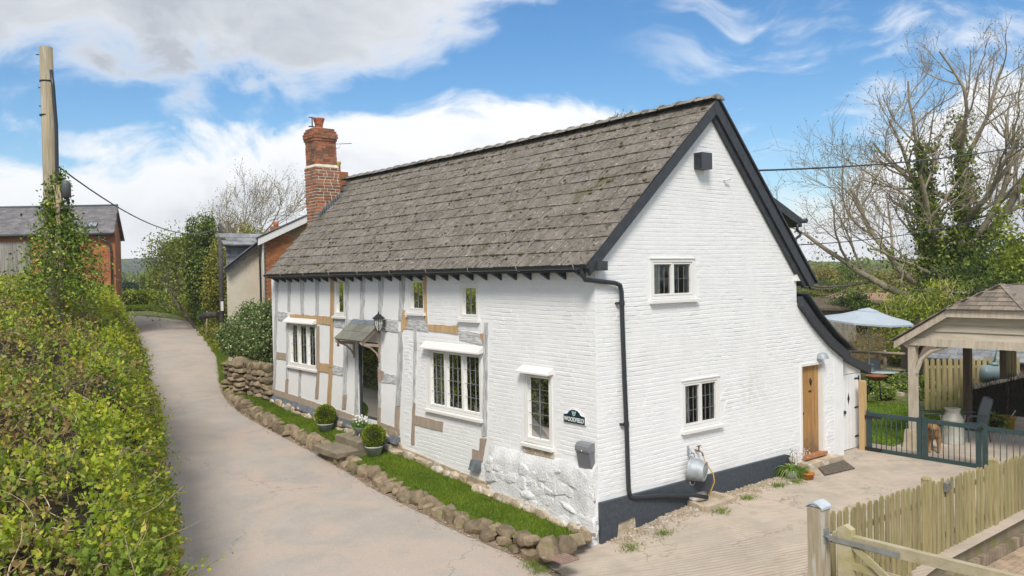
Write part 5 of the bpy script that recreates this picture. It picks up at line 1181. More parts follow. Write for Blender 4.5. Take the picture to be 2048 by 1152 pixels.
# dry stone wall joining the house, with a flat-stone end pier
dw = thing('dry_stone_wall', 'mossy dry stone wall running on from the cottage corner', 'stone wall', (0, 15.6, .8))
random.seed(17)
MB().box((-.02, 14.2, .5), (.35, 16.1, 1.6)).build('wall_core', mat('shadowed_rubble', (.10, .085, .06), rough=1), dw)
z = .72; k = 0
while z < 1.72:
    y = 14.24 - .1 * (k % 2); h = random.uniform(.15, .21)
    while y < 16.0:
        L = random.uniform(.16, .58); top = z > 1.5
        stone_obj(m_stone, (-.06 + random.uniform(-.03, .03), y + L / 2, z + h / 2), (.34, (.2 if top else L) * 1.1, h * (1.9 if top else 1.15)), random.uniform(-.1, .1), dw, (random.uniform(-.12, .12) + (.5 if top else 0), 0)); y += L if not top else .19
    z += h; k += 1
pr = thing('stone_pier', 'squat pier of flat mossy stones at the wall end', 'stone pier', (-.1, 16.9, .9)); z = .75
while z < 1.62:
    h = random.uniform(.10, .17)
    for y in (16.35, 16.9, 17.4): stone_obj(m_stone, (-.15 + random.uniform(-.05, .05), y + random.uniform(-.06, .06), z + h / 2), (.6, .62, h * 1.15), random.uniform(-.2, .2), pr)
    z += h
stone_obj(m_stone, (-.1, 16.5, 1.78), (.55, .8, .3), 0, pr); stone_obj(m_stone, (-.3, 17.3, 1.68), (.4, .5, .16), 0, pr)
# shrub behind the wall
sh = thing('evergreen_shrub', 'large rounded evergreen shrub behind the dry stone wall', 'shrub', (.8, 16.6, 1.2)); l_shrub = leafmat('shrub_leaf', (.11, .17, .05), (.18, .24, .085), (.38, .43, .2), scale=2.2, isl=.45)
P = np.concatenate([clump_crown((.55, 15.5, 2.65), (.85, 1.15, .95), 9000, 3, 60, .34), clump_crown((.65, 17.3, 2.55), (.85, 1.25, .95), 10000, 4, 60, .34), clump_crown((.9, 15.3, 3.35), (.7, .8, .6), 3500, 6, 30, .36), clump_crown((.75, 18.7, 2.4), (.75, .9, .75), 5000, 7, 30, .36)])
leaves('foliage', P, .085, l_shrub, sh, 4)
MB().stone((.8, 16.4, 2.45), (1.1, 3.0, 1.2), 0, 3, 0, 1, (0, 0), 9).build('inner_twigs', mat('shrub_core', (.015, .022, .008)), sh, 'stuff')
for k in range(16): y = 14.6 + k * .2; MB().tube([(.15 + random.uniform(-.1, .2), y, 1.6), (.3 + random.uniform(-.1, .2), y + random.uniform(-.1, .1), 2.4)], .022, 5).build('stem', m_bark, sh)
# ------------------------------------------------------------------ neighbouring house
nb = thing('neighbour_house', 'neighbouring cottage with cream rendered lean-to, brick gable and slate dormer', 'house', (1.5, 21, 1))
m_cream = mat('cream_roughcast', (.66, .60, .48), (.60, .54, .43), rough=.95, scale=2, bump=.9, bscale=22, bdist=.03)
m_rbrick = mat('orange_brick', (.40, .155, .06), (.33, .12, .05), rough=.9, scale=2.5, bump=.4, bscale=30, rand=.2)
m_rbj = mat('brick_backing', (.42, .27, .17), (.36, .21, .12), rough=.95, scale=3)
m_nslate = mat('blue_grey_slate', (.24, .25, .26), (.165, .17, .18), rough=.7, scale=3, bump=.3, bscale=20, rand=.22, extra=spots((.30, .31, .30), 4, .58, .06, .6))
YC, YB = 21.2, 20.6
def shear(mb):   # the plan runs back at an angle, along the bend of the lane
    mb.v = [(x + .46 * max(0, y - YC), y, z) for x, y, z in mb.v]; return mb
def pn(px, py, y): p = ony(px, py, y); return (float(p[0]), float(p[2]))
c0, c1, c2 = pn(453, 540, YC), pn(527, 478, YC), pn(527, 640, YC)
FN = lambda Y: (lambda u, w, n: (u, Y - n, w))
shear(MB().prism(FN(YC), [(c0[0], .8), (c2[0] + .3, .8), (c1[0] + .3, c1[1] + .1), (c1[0], c1[1]), c0], -7, 0)).build('cream_wall', m_cream, nb)
b0, b1, b2 = pn(528, 476, YB), pn(622, 425, YB), pn(560, 610, YB)
bsl = (b1[1] - b0[1]) / (b1[0] - b0[0]); shear(MB().prism(FN(YB), [(b0[0], 1), (b0[0] + 3.4, 1), (b0[0] + 3.4, b0[1] + 3.4 * bsl - .1), (b0[0], b0[1] - .1)], -6, 0)).build('brick_gable', m_rbj, nb, label='weathered brick gable with stone infill')
k = 0; z = 3.0; bm = MB().box((-.5, -.5, -.5), (.5, .5, .5)).mesh('brick', m_rbrick)
while z < b0[1] + .1:
    u = b0[0] + (.11 if k % 2 else 0)
    while u < b0[0] + 1.0 + (.25 if k % 2 else 0):
        L = .215; a = max(u, b0[0]); link('brick', bm, nb, mat=Matrix.Translation(((a + u + L) / 2, YB - .004, z)) @ Matrix.Diagonal((u + L - a - .012, .03, .065, 1))) ; u += .227
    z += .078; k += 1
MB().prism(FN(YB), [(b0[0] + 1.0, 3.0), (b0[0] + 3.3, 3.0), (b0[0] + 3.3, b0[1] + 3.3 * bsl - .15), (b0[0] + .45, b0[1] + .45 * bsl - .12), (b0[0] + 1.0, b0[1] - .7)], 0, .012).build('stone_infill', mat('brown_rubble_stone', (.40, .27, .14), (.28, .19, .10), rough=.95, scale=4, stretch=(1, 1, 2.5), bump=1, bscale=9, bdist=.05), nb)
def strip(nm, mt, a, b, h, y0, y1):
    mbs = MB().hexa([(a[0], y0, a[1] - h), (b[0], y0, b[1] - h), (b[0], y1, b[1] - h), (a[0], y1, a[1] - h), (a[0], y0, a[1]), (b[0], y0, b[1]), (b[0], y1, b[1]), (a[0], y1, a[1])]); shear(mbs).build(nm, mt, nb)
w0_, w1_ = pn(516, 477, YB - .3), pn(690, 396, YB - .3); strip('white_fascia', m_frame, w0_, w1_, .26, YB - .32, YB - .27)
strip('main_roof', m_nslate, (w0_[0] - .1, w0_[1] + .05), (w1_[0], w1_[1] + .05), .045, YB - .36, YB + 8)
d0, d1 = pn(449, 537, YC - .2), pn(517, 481, YC - .2); strip('black_barge', m_slateblk, d0, d1, .20, YC - .25, YC - .2); strip('catslide_roof', m_nslate, (d0[0] - .06, d0[1] + .05), (d1[0], d1[1] + .05), .05, YC - .3, YC + 7)
# slate-hung dormer on the catslide
e0, e1 = pn(444, 468, YC + 1.6), pn(533, 470, YC + 1.6); f0, f1 = pn(452, 525, YC + 1.6), pn(520, 492, YC + 1.6)
dm = MB().box((f0[0], YC + 1.6, f0[1]), (e1[0] + 1, YC + 3.8, f1[1])); dm.v = [(x + .5 * max(0, y - YC - 1.6), y, z) for x, y, z in dm.v]; dm = dm.build('dormer', m_nslate, nb)
zt_ = float(e0[1])
for r_ in range(3):
    for i in range(6):
        x0 = e0[0] - .05 + i * .42 + (.2 if r_ % 2 else 0); MB().hexa([(x0, YC + 1.30 + r_ * .2, f1[1] + .02 + r_ * .155), (x0 + .41, YC + 1.30 + r_ * .2, f1[1] + .02 + r_ * .155), (x0 + .41, YC + 1.55 + r_ * .2, f1[1] + .19 + r_ * .155), (x0, YC + 1.55 + r_ * .2, f1[1] + .19 + r_ * .155), (x0, YC + 1.30 + r_ * .2, f1[1] + .05 + r_ * .155), (x0 + .41, YC + 1.30 + r_ * .2, f1[1] + .05 + r_ * .155), (x0 + .41, YC + 1.55 + r_ * .2, f1[1] + .21 + r_ * .155), (x0, YC + 1.55 + r_ * .2, f1[1] + .21 + r_ * .155)]).build('slate', m_nslate, dm)
for r_ in range(5):
    for i in range(5): x0 = f0[0] + i * .36 + (.18 if r_ % 2 else 0); z0 = f0[1] + r_ * .12; MB().box((x0, YC + 1.575 - .002 * r_, z0), (x0 + .35, YC + 1.598, z0 + .116)).build('slate', m_nslate, dm)
MB().tube([(e0[0] - .1, YC + 1.25, f1[1]), (e1[0] + .4, YC + 1.25, f1[1])], .05, 6).build('gutter', m_pipe, dm)
MB().box((e0[0] - .1, YC + 2.0, zt_ - .1), (e1[0] + .8, YC + 2.1, zt_ + .02)).build('ridge', m_nslate, dm)
for px, nm_, mm in ((518, 'downpipe', m_pipe), (524.5, 'downpipe', m_frame)):
    a = pn(px, 482, YB - .1); MB().tube([(a[0], YB - .18, a[1]), (a[0] + .02, YB - .1, a[1] - .35), (a[0] + .04, YB - .08, 2.2)], .04, 7).build(nm_, mm, nb)
q = [ony(*p, 27) for p in ((548, 452), (564, 462), (550, 435), (562, 449))]
ch2 = MB().box((q[0][0], 27, q[1][2] - .6), (q[1][0], 27.5, q[0][2])).build('chimney', m_rbrick, nb); MB().lathe(((q[2][0] + q[3][0]) / 2, 27.25, q[0][2] - .02), [(0, 0), (.12, 0), (.13, .25), (0, .25)], 10).build('chimney_pot', m_terra, ch2)
for px in (556, 573): a = ony(px, 450, 27.3); MB().tube([a, a + np.array([0, 0, .5])], .012, 4).tube([a + np.array([-.25, 0, .45]), a + np.array([.25, 0, .47])], .008, 4).build('aerial', m_iron, ch2)
q = [ony(*p, 17.5) for p in ((677, 343), (697, 380), (675, 318), (688, 343))]
ch3 = MB().box((q[0][0], 17.5, 6.5), (q[1][0], 18.1, q[0][2])).build('chimney', m_rbrick, nb); MB().lathe(((q[2][0] + q[3][0]) / 2, 17.8, q[0][2] - .02), [(0, 0), (.13, 0), (.125, .3), (.15, .36), (.15, .42), (.1, .42)], 14).build('chimney_pot', mat('buff_pot', (.55, .36, .13), rough=.8), ch3)
# ------------------------------------------------------------------ brick barn on the left
bn = thing('brick_barn', 'long red brick barn with slate roof and grey boarded doors', 'barn', tuple(gpt(120, 560, 42)))
m_bbrick = mat('barn_brick', (.42, .165, .07), (.34, .125, .055), rough=.9, scale=1.5, bump=.5, bscale=24, extra=None)
fr_ = Vector(R[2]); rt = Vector(R[0]); fr_.z = 0; rt.z = 0; fr_.normalize(); rt.normalize(); O = Vector((CAM[0], CAM[1], 0))
def BP(sx, dd, z): return O + rt * sx + fr_ * dd + Vector((0, 0, z))
D0 = 42.0; sR = (232 - 1024) / FPX * D0; zE = 4.47 + 98 * D0 / FPX; zR = 4.47 + 150 * (D0 + 3.6) / FPX; sRb = (244 - 1024) / FPX * (D0 + 7); sRm = (234 - 1024) / FPX * (D0 + 3.6); sL = sR - 22
mb = MB(); V = [BP(sL, D0, 1), BP(sR, D0, 1), BP(sRb, D0 + 7, 1), BP(sL, D0 + 7, 1), BP(sL, D0, zE), BP(sR, D0, zE), BP(sRb, D0 + 7, zE), BP(sL, D0 + 7, zE), BP(sRm, D0 + 3.6, zR), BP(sL, D0 + 3.6, zR)]
mb.add(V, [(0, 1, 5, 4), (1, 2, 6, 8, 5), (2, 3, 7, 6), (3, 0, 4, 9, 7)]); mb.build('wall', m_bbrick, bn)
# brick courses, joined: too far to pick apart
cr_ = MB(); z = 2.0
while z < zE - .1: cr_.hexa([BP(sL, D0 - .012, z), BP(sR + .01, D0 - .012, z), BP(sR + .01, D0 + .05, z), BP(sL, D0 + .05, z), BP(sL, D0 - .012, z + .066), BP(sR + .01, D0 - .012, z + .066), BP(sR + .01, D0 + .05, z + .066), BP(sL, D0 + .05, z + .066)]); z += .08
cr_.build('brick_courses', m_bbrick, bn, 'stuff')
m_bslate = mat('barn_slate', (.20, .19, .195), (.14, .135, .14), rough=.75, scale=2, stretch=(1, 1, 2), isl=.2, extra=spots((.28, .26, .24), 1.2, .55, .1, .5))
ro = MB(); nrow = 22
base = MB().hexa([BP(sL, D0 - .3, zE - .05), BP(sR + .1, D0 - .3, zE - .05), BP(sRm + .15, D0 + 3.6, zR), BP(sL, D0 + 3.6, zR), BP(sL, D0 - .3, zE), BP(sR + .1, D0 - .3, zE), BP(sRm + .15, D0 + 3.6, zR + .05), BP(sL, D0 + 3.6, zR + .05)])
base.hexa([BP(sL, D0 + 7.3, zE - .05), BP(sRb + .1, D0 + 7.3, zE - .05), BP(sRm + .15, D0 + 3.6, zR), BP(sL, D0 + 3.6, zR), BP(sL, D0 + 7.3, zE), BP(sRb + .1, D0 + 7.3, zE), BP(sRm + .15, D0 + 3.6, zR + .05), BP(sL, D0 + 3.6, zR + .05)])
rof = base.build('roof', m_bslate, bn)
for k in range(nrow):
    t0, t1 = k / nrow, (k + 1.15) / nrow; x = sL + random.uniform(0, .3); e = sR + .1 + (sRm + .05 - sR) * t0
    P0 = lambda s, t, n: BP(s, D0 - .3 + 3.9 * t, zE + (zR + .05 - zE) * t + n)
    while x < e - .05:
        x1 = min(x + .34, e); h = .045 + random.uniform(0, .015); ro.hexa([P0(x, t0, 0), P0(x1 - .008, t0, 0), P0(x1 - .008, t1, .0), P0(x, t1, .0), P0(x, t0, h), P0(x1 - .008, t0, h), P0(x1 - .008, t1, .02), P0(x, t1, .02)]); x = x1
ro.build('slating', m_bslate, rof, 'stuff')
MB().tube([BP(sL, D0 + 3.6, zR + .08), BP(sRm + .15, D0 + 3.6, zR + .08)], .09, 6).build('ridge', mat('dark_ridge', (.07, .08, .10), rough=.7), rof)
sk = MB().hexa([P0((187 - 1024) / FPX * (D0 + .8), .14, .04), P0((206 - 1024) / FPX * (D0 + .8), .14, .04), P0((209 - 1024) / FPX * (D0 + 1.5), .33, .04), P0((192 - 1024) / FPX * (D0 + 1.5), .33, .04), P0((187 - 1024) / FPX * (D0 + .8), .14, .12), P0((206 - 1024) / FPX * (D0 + .8), .14, .12), P0((209 - 1024) / FPX * (D0 + 1.5), .33, .12), P0((192 - 1024) / FPX * (D0 + 1.5), .33, .12)]).build('skylight', m_slateblk, rof)
for i in range(2):
    xa = -21.1 + 0 ; s0 = (188.5 + 9 * i - 1024) / FPX * (D0 + .9); s1 = (196.5 + 9 * i - 1024) / FPX * (D0 + .9); s2 = (200.5 + 8 * i - 1024) / FPX * (D0 + 1.4); s3 = (193.5 + 8 * i - 1024) / FPX * (D0 + 1.4)
    MB().add([P0(s0, .17, .125), P0(s1, .17, .125), P0(s2, .30, .125), P0(s3, .30, .125)], [(0, 1, 2, 3)]).build('pane', mirror('skylight_glass', (.2, .24, .28), .6), sk)
MB().tube([BP(sL, D0 - .35, zE - .06), BP(sR + .1, D0 - .35, zE - .06)], .07, 6).build('gutter', m_pipe, bn); MB().tube([BP(sR - .9, D0 - .3, zE - .08), BP(sR - .2, D0 - .15, zE - .5), BP(sR - .15, D0 - .1, zE - .9), BP(sR - .15, D0 - .1, 1.5)], .05, 6).build('downpipe', m_pipe, bn)
m_gboard = mat('grey_barn_board', (.30, .28, .25), (.20, .185, .165), rough=.9, scale=3, stretch=(3, 3, .3), rand=.18)
x = (-40 - 1024) / FPX * D0
while x < (60 - 1024) / FPX * D0: MB().hexa([BP(x, D0 - .07, 1.8), BP(x + .21, D0 - .07, 1.8), BP(x + .21, D0, 1.8), BP(x, D0, 1.8), BP(x, D0 - .07, zE - .35), BP(x + .21, D0 - .07, zE - .35), BP(x + .21, D0, zE - .35), BP(x, D0, zE - .35)]).build('board', m_gboard, bn); x += .22
# ------------------------------------------------------------------ things at the foot of the gable
random.seed(909); rg = np.random.default_rng(404)
tbx, tbz = 2.43, .70; tub = thing('tin_tub', 'galvanised tub hanging on the gable wall below the tap', 'tub', (tbx, -.1, .5))
m_galv = MATS['galvanised']
MB().lathe((tbx, -.02, tbz), [(.225, 0), (.235, .0), (.235, .02), (.222, .03), (.205, .17), (.19, .29), (.185, .30), (.17, .302), (.16, .292), (.10, .292), (.095, .297), (0, .297)], 30, (.42, -1, -.10)).build('body', m_galv, tub)
for s in (1, -1): MB().tube([(tbx + .075 * math.cos(a), -.075, tbz + s * (.225 + .085 * math.sin(a))) for a in np.linspace(0, math.pi, 9)], .012, 6).build('handle', m_galv, tub)
MB().box((tbx - .06, -.04, tbz + .27), (tbx - .03, -.002, tbz + .45)).tube([(tbx - .045, -.03, tbz + .42), (tbx - .045, -.09, tbz + .36), (tbx - .045, -.10, tbz + .30)], .01, 6).build('hook', m_galv, tub)
tp = thing('garden_tap', 'brass garden tap with yellow hose on the gable wall', 'tap', (2.68, -.1, .3)); m_brass = mat('dull_brass', (.25, .18, .09), rough=.4, metal=.8)
MB().tube([(2.62, 0, 1.02), (2.62, -.10, 1.02), (2.64, -.15, 1.0), (2.66, -.16, .93)], .016, 8).lathe((2.62, -.09, 1.03), [(.014, 0), (.014, .06), (.02, .07), (.012, .09)], 8).beam((2.56, -.09, 1.12), (2.68, -.09, 1.12), .018).build('spout', m_brass, tp)
MB().tube([(2.66, -.16, .93), (2.70, -.18, .80), (2.74, -.33, .6), (2.76, -.34, .45), (2.75, -.28, .3), (2.70, -.25, .18)], .013, 7).build('hose', mat('yellow_hose', (.50, .32, .07), rough=.5), tp)
gl = thing('stone_gully', 'pale stone gully dish under the end of the downpipe', 'gully', (2.7, -.3, .05))
m_pale = mat('pale_sandstone', (.50, .42, .32), (.40, .32, .23), rough=.9, scale=5, bump=.6, bscale=16)
MB().hexa([(2.22, -.55, -.06), (3.12, -.50, -.04), (3.1, .0, -.04), (2.3, .0, -.06), (2.25, -.53, .05), (3.08, -.48, .06), (3.08, .0, .08), (2.32, .0, .05)]).build('dish', m_pale, gl)
for a, b, w in (((2.24, -.55, .07), (3.1, -.49, .08), .13), ((3.07, -.5, .08), (3.02, -.02, .12), .14), ((2.24, -.5, .06), (2.34, -.02, .08), .1)): MB().beam(a, b, w, .10).build('rim', m_pale, gl)
# plants by the back door
pt = thing('strap_leaf_plant', 'arching striped green plant in a pot beside the back door', 'potted plant', (5.36, -.32, .07))
MB().lathe((5.36, -.32, .06), [(0, 0), (.11, 0), (.15, .2), (.14, .2), (0, .18)], 16).build('pot', m_zinc, pt)
def straps(name, c, n, L, mt, par, seed, up=.9, w=.018, spread=1.0):
    r = np.random.default_rng(seed); V = []; F = []
    for i in range(n):
        a = r.random() * 6.283; e = up * (.6 + .6 * r.random()); d = np.array([math.cos(a), math.sin(a)]) * spread; l = L * (.6 + .5 * r.random()); s = np.array([-math.sin(a), math.cos(a), 0]) * w * (.6 + .6 * r.random()); p = np.array(c, float) + np.array([r.normal() * .03, r.normal() * .03, 0]); vz = e; o = len(V); k = 6
        for j in range(k + 1):
            t = j / k; q = p + np.array([d[0] * l * t, d[1] * l * t, l * (vz * t - 1.15 * t * t)]); ww = s * (1 - .85 * t); V += [q - ww, q + ww]
        F += [(o + 2 * j, o + 2 * j + 1, o + 2 * j + 3, o + 2 * j + 2) for j in range(k)]
    return link(name, npmesh(name, V, F, mt), par, 'stuff')
l_strap = leafmat('strap_leaf', (.16, .27, .03), (.11, .20, .03), (.42, .45, .16), scale=8, isl=.35)
straps('leaves', (5.36, -.32, .26), 150, .40, l_strap, pt, 3); straps('leaves', (5.62, -.34, .2), 110, .36, l_strap, pt, 4)
P = np.array([5.86, -.26, .50]) + rg.normal(size=(90, 3)) * np.array([.16, .06, .06]); leaves('blossom', P, .035, mat('pink_petal', (.62, .48, .46), rough=.6), pt, 5, aspect=.9)
tpot = thing('terracotta_pot', 'small empty terracotta pot in front of the strap-leaf plant', 'pot', (5.50, -.62, .08)); MB().lathe((5.50, -.62, .075), [(0, 0), (.10, 0), (.125, .12), (.14, .125), (.14, .155), (.125, .155), (.11, .03), (0, .03)], 20).build('pot', mat('orange_terracotta', (.45, .17, .045), rough=.8), tpot)
stn = thing('plant_stand', 'thin wire plant stand against the end of the black plinth', 'plant stand', (5.7, -.12, .1))
mb = MB()
for dx, dy in ((-.08, -.06), (.08, -.06), (0, .05)): mb.tube([(5.68 + dx * 1.3, -.14 + dy, .08), (5.68 + dx, -.14 + dy, .52), (5.68 + dx * .3, -.14, .56), (5.68 + dx * .9, -.14 + dy, .62)], .006, 5)
mb.build('wire', mat('green_wire', (.04, .11, .08), rough=.5), stn); MB().lathe((5.68, -.14, .30), [(0, 0), (.06, 0), (.075, .14), (0, .13)], 12).build('holder', m_pale, stn)
mt_ = thing('doormat', 'worn brown coir doormat before the oak back door', 'doormat', (6.8, -.4, .12)); z = .115
mp = [(6.74, -.02), (5.95, -.74), (6.95, -.86), (7.62, -.16)]; MB().hexa([(x, y, z) for x, y in mp] + [(x, y, z + .018) for x, y in mp]).build('coir', mat('coir', (.16, .13, .10), (.10, .085, .065), rough=1, scale=18, bump=1, bscale=50), mt_)
# gravelly broken edge along the wall foot, weeds
gv = MB()
for k in range(950):
    x = rg.uniform(.1, 6.0); y = -abs(rg.normal() * .28) - .06; s = rg.uniform(.02, .07) * (1.4 if rg.random() < .1 else 1); gv.stone((x, y, DZ(x, y) + s * .1), (s, s * rg.uniform(.8, 1.5), s * .6), rg.uniform(0, 3), k, 0, .7, (0, 0), 3)
gr_ = MB()
for k in range(900):
    y = rg.uniform(-2.5, 18); x = xr(y) - abs(rg.normal()) * .16 + .05; s = rg.uniform(.008, .03); gr_.stone((x, y, float(lane(y)) - .02 + .02), (s, s * rg.uniform(.8, 1.4), s * .6), rg.uniform(0, 3), k, 0, .7, (0, 0), 3)
tag(gr_.build('lane_grit', m_tan, None, 'stuff'), 'loose grit along the lane edge below the stone edging', 'grit')
tag(gv.build('gravel', m_tan, None, 'stuff'), 'loose stones and broken concrete along the foot of the gable', 'gravel')
P = []
for c in ((2.4, -.75), (4.6, -.5), (3.4, -.62), (1.0, -.6), (.2, -.55), (5.1, -.6), (-1.45, .1), (-1.2, .9), (-1.5, -.15)):
    for k in range(130): x, y = c[0] + rg.normal() * .09, c[1] + rg.normal() * .07; P.append((x, y, DZ(x, y) + .0))
tag(blades('weeds', P, .07, m_blade, None, 15, .7, .006), 'small green weeds growing in the concrete edge', 'weeds')
c = onz(1128, 1119, -.01); dc = MB(); dc.box((c[0] - .17, c[1] - .17, c[2] - .0), (c[0] + .17, c[1] + .17, c[2] + .022))
dr = dc.build('drain_cover', mat('rusty_drain', (.30, .20, .16), (.24, .16, .13), rough=.9, scale=10), None); tag(dr, 'small rust coloured drain cover at the corner of the lane', 'drain cover')
for k in range(5): MB().box((c[0] - .14, c[1] - .14 + k * .065, c[2] + .022), (c[0] + .14, c[1] - .11 + k * .065, c[2] + .030)).build('bar', MATS['rusty_drain'], dr)
# ------------------------------------------------------------------ picket fence, gate post, field gate
m_pick = mat('weathered_picket', (.35, .285, .15), (.245, .21, .095), rough=.9, scale=4, stretch=(5, 5, .5), bump=.35, bscale=24, bstretch=(6, 6, .6), rand=.16, extra=spots((.25, .25, .08), 2.4, .54, .1, .55, (2, 2, .5)))
fn = thing('picket_fence', 'weathered greenish picket fence along the concrete drive', 'fence', (3, -4.4, 0)); YF = -4.40
def ftop(x): return 1.29 - .032 * x
pk = MB(); wd = .102
pts_ = [(-.5, 0), (.5, 0), (.5, .955), (.36, .985), (.16, 1.0), (-.16, 1.0), (-.36, .985), (-.5, .955)]
pkm = pk.prism(lambda u, w, n: (u, n, w), pts_, -.5, .5).mesh('picket', m_pick)
x = -.33; i = 0
while x < 9.0:
    H = ftop(x) + rg.uniform(-.025, .02) + .02
    if not any(abs(x - q) < .085 for q in (2.62, 5.05)): link('picket', pkm, fn, mat=Matrix.Translation((x, YF + rg.uniform(-.006, .006), -.02)) @ Matrix.Rotation(rg.normal() * .008, 4, 'Y') @ Matrix.Diagonal((wd * rg.uniform(.92, 1.05), .022, H, 1)))
    x += .158
for q, s in ((2.62, .06), (5.05, .05), (8.95, .05)): MB().box((q - .055, YF - .05, -.3), (q + .055, YF + .06, ftop(q) + s)).hexa([(q - .062, YF - .055, ftop(q) + s), (q + .062, YF - .055, ftop(q) + s), (q + .062, YF + .065, ftop(q) + s), (q - .062, YF + .065, ftop(q) + s), (q - .05, YF - .04, ftop(q) + s + .03), (q + .05, YF - .04, ftop(q) + s + .03), (q + .05, YF + .05, ftop(q) + s + .03), (q - .05, YF + .05, ftop(q) + s + .03)]).build('fence_post', m_pick, fn)
for z in (.28, .92): MB().beam((-.4, YF + .035, z), (9.0, YF + .035, z - .03), .03, .075).build('rail', m_pick, fn)
ol = thing('owl_box', 'small carved grey wooden block fixed to the picket fence', 'ornament', (3.25, YF, 1.0)); bx = 3.22; bz = 1.06
MB().hexa([(bx - .075, YF - .07, bz - .07), (bx + .075, YF - .07, bz - .05), (bx + .075, YF - .02, bz - .05), (bx - .075, YF - .02, bz - .07), (bx - .075, YF - .07, bz + .06), (bx + .075, YF - .07, bz + .08), (bx + .075, YF - .02, bz + .08), (bx - .075, YF - .02, bz + .06)]).build('block', mat('grey_carved_wood', (.22, .21, .19), (.14, .14, .12), rough=.9, scale=18), ol)
for k in range(8): a = k * math.pi / 4; MB().beam((bx + .012 * math.cos(a), YF - .076, bz + .01 + .012 * math.sin(a)), (bx + .062 * math.cos(a), YF - .074, bz + .01 + .058 * math.sin(a)), .02, .012).build('petal', MATS['grey_carved_wood'], ol)
# retaining kerb and upright setts below the fence, block paving beyond
kb = thing('fence_kerb', 'mossy concrete kerb boards under the picket fence', 'kerb', (3, -4.45, -.2)); m_kerb = mat('mossy_concrete', (.30, .245, .165), (.21, .18, .11), rough=.95, scale=2.5, bump=.6, bscale=20, rand=.08, extra=spots((.24, .23, .06), 1.8, .54, .1, .6))
for k in range(11): MB().box((-.4 + k * .86, YF - .06 + rg.uniform(-.006, .006), -.45), (.455 + k * .86, YF + .05, -.03 + rg.uniform(-.01, .01))).build('kerb_board', m_kerb, kb)
st_ = thing('sett_course', 'row of upright brown setts between the kerb and the block paving', 'setts', (3, -4.52, -.4)); m_sett = mat('brown_sett', (.30, .235, .165), (.22, .175, .12), rough=.95, scale=6, bump=.6, bscale=26, rand=.2, extra=spots((.18, .19, .06), 3, .55, .1, .5))
sm_ = MB().box((-.5, -.5, -.5), (.5, .5, .5)).mesh('sett', m_sett)
for k in range(78): link('sett', sm_, st_, mat=Matrix.Translation((.0 + k * .115, YF - .115, -.37 + rg.uniform(-.008, .008))) @ Matrix.Diagonal((.105, .09, .26, 1)))
m_pav = mat('block_paver', (.42, .31, .22), (.34, .25, .175), rough=.95, scale=5, bump=.4, bscale=30, rand=.16, extra=spots((.26, .25, .12), 2.6, .58, .1, .5))
grid_sheet('paving_bed', np.linspace(-.3, 9, 10), np.linspace(-4.5, -9, 8), lambda x, y: (x, y, -.45), mat('paving_sand', (.30, .235, .17), (.22, .175, .125), rough=1, scale=6))
pav = thing('block_paving', 'tan block paving below the picket fence', 'paving', (5, -5, -.45)); pv = MB().box((-.5, -.5, -.5), (.5, .5, .5)).mesh('paver', m_pav); n_ = 0
for j in range(10):
    for i in range(36):
        x = 1.8 + i * .208 + (.104 if j % 2 else 0); y = YF - .225 - j * .108
        if x > 7.2 or n_ > 295: continue
        link('paver', pv, pav, mat=Matrix.Translation((x, y, -.435 + rg.uniform(-.004, .004))) @ Matrix.Rotation(rg.normal() * .006, 4, 'Z') @ Matrix.Diagonal((.2, .1, .06, 1))); n_ += 1
gp_ = thing('gate_post', 'stout square gate post with a lead cap at the drive entrance', 'post', (-.5, -4.5, -.3)); gx, gy = -.47, -4.47
m_post = mat('silvered_oak', (.44, .38, .28), (.33, .27, .18), rough=.85, scale=4, stretch=(5, 5, .35), bump=.4, bscale=22, bstretch=(6, 6, .4), extra=chain(spots((.55, .54, .50), 2.2, .5, .12, .7, (4, 4, .4)), spots((.24, .20, .06), 2.8, .58, .08, .5, (3, 3, .5))))
MB().box((gx - .1, gy - .1, -.6), (gx + .1, gy + .1, 1.47)).build('shaft', m_post, gp_)
Fc = lambda u, w, n: (gx + n, gy + u, 1.47 + w); MB().prism(Fc, [(-.115, -.03), (-.115, .0), (-.05, .045), (0, .062), (.05, .045), (.115, .0), (.115, -.03), (.1, -.005), (.05, .025), (0, .04), (-.05, .025), (-.1, -.005)], -.115, .115).prism(Fc, [(-.1, -.01), (.1, -.01), (0, .05)], -.1, .1).build('lead_cap', mat('pale_lead', (.50, .55, .60), (.42, .46, .50), rough=.5, scale=8), gp_)
fg = thing('field_gate', 'mossy five bar timber field gate standing open from the post', 'gate', (-.5, -6.2, -.3)); m_fg = mat('mossy_gate_timber', (.46, .40, .28), (.36, .31, .19), rough=.9, scale=3, stretch=(2, 1, 2), bump=.4, bscale=24, rand=.08, extra=spots((.34, .31, .10), 1.7, .55, .1, .5))
gX = -.50; MB().prism(lambda u, w, n: (gX + n, -4.86 + u, w), [(-.09, -.15), (.09, -.15), (.09, 1.27), (0, 1.32), (-.09, 1.27)], -.053, .053).build('hinge_stile', m_fg, fg)
MB().hexa([(gX - .045, -4.70, 1.06), (gX + .045, -4.70, 1.06), (gX + .045, -8.0, 1.12), (gX - .045, -8.0, 1.12), (gX - .045, -4.70, 1.20), (gX + .045, -4.70, 1.20), (gX + .045, -8.0, 1.22), (gX - .045, -8.0, 1.22)]).build('top_rail', m_fg, fg)
for z in (.82, .58, .34, .1): MB().beam((gX, -4.95, z), (gX, -8.0, z), .025, .085).build('bar', m_fg, fg)
MB().beam((gX - .03, -4.98, 1.08), (gX - .03, -6.4, .1), .03, .085).build('brace', m_fg, fg); MB().box((gX - .05, -8.1, -.1), (gX + .05, -8.0, 1.25)).build('closing_stile', m_fg, fg)
m_zs = mat('galvanised_strap', (.30, .31, .30), (.24, .24, .22), rough=.6, metal=.3, scale=7)
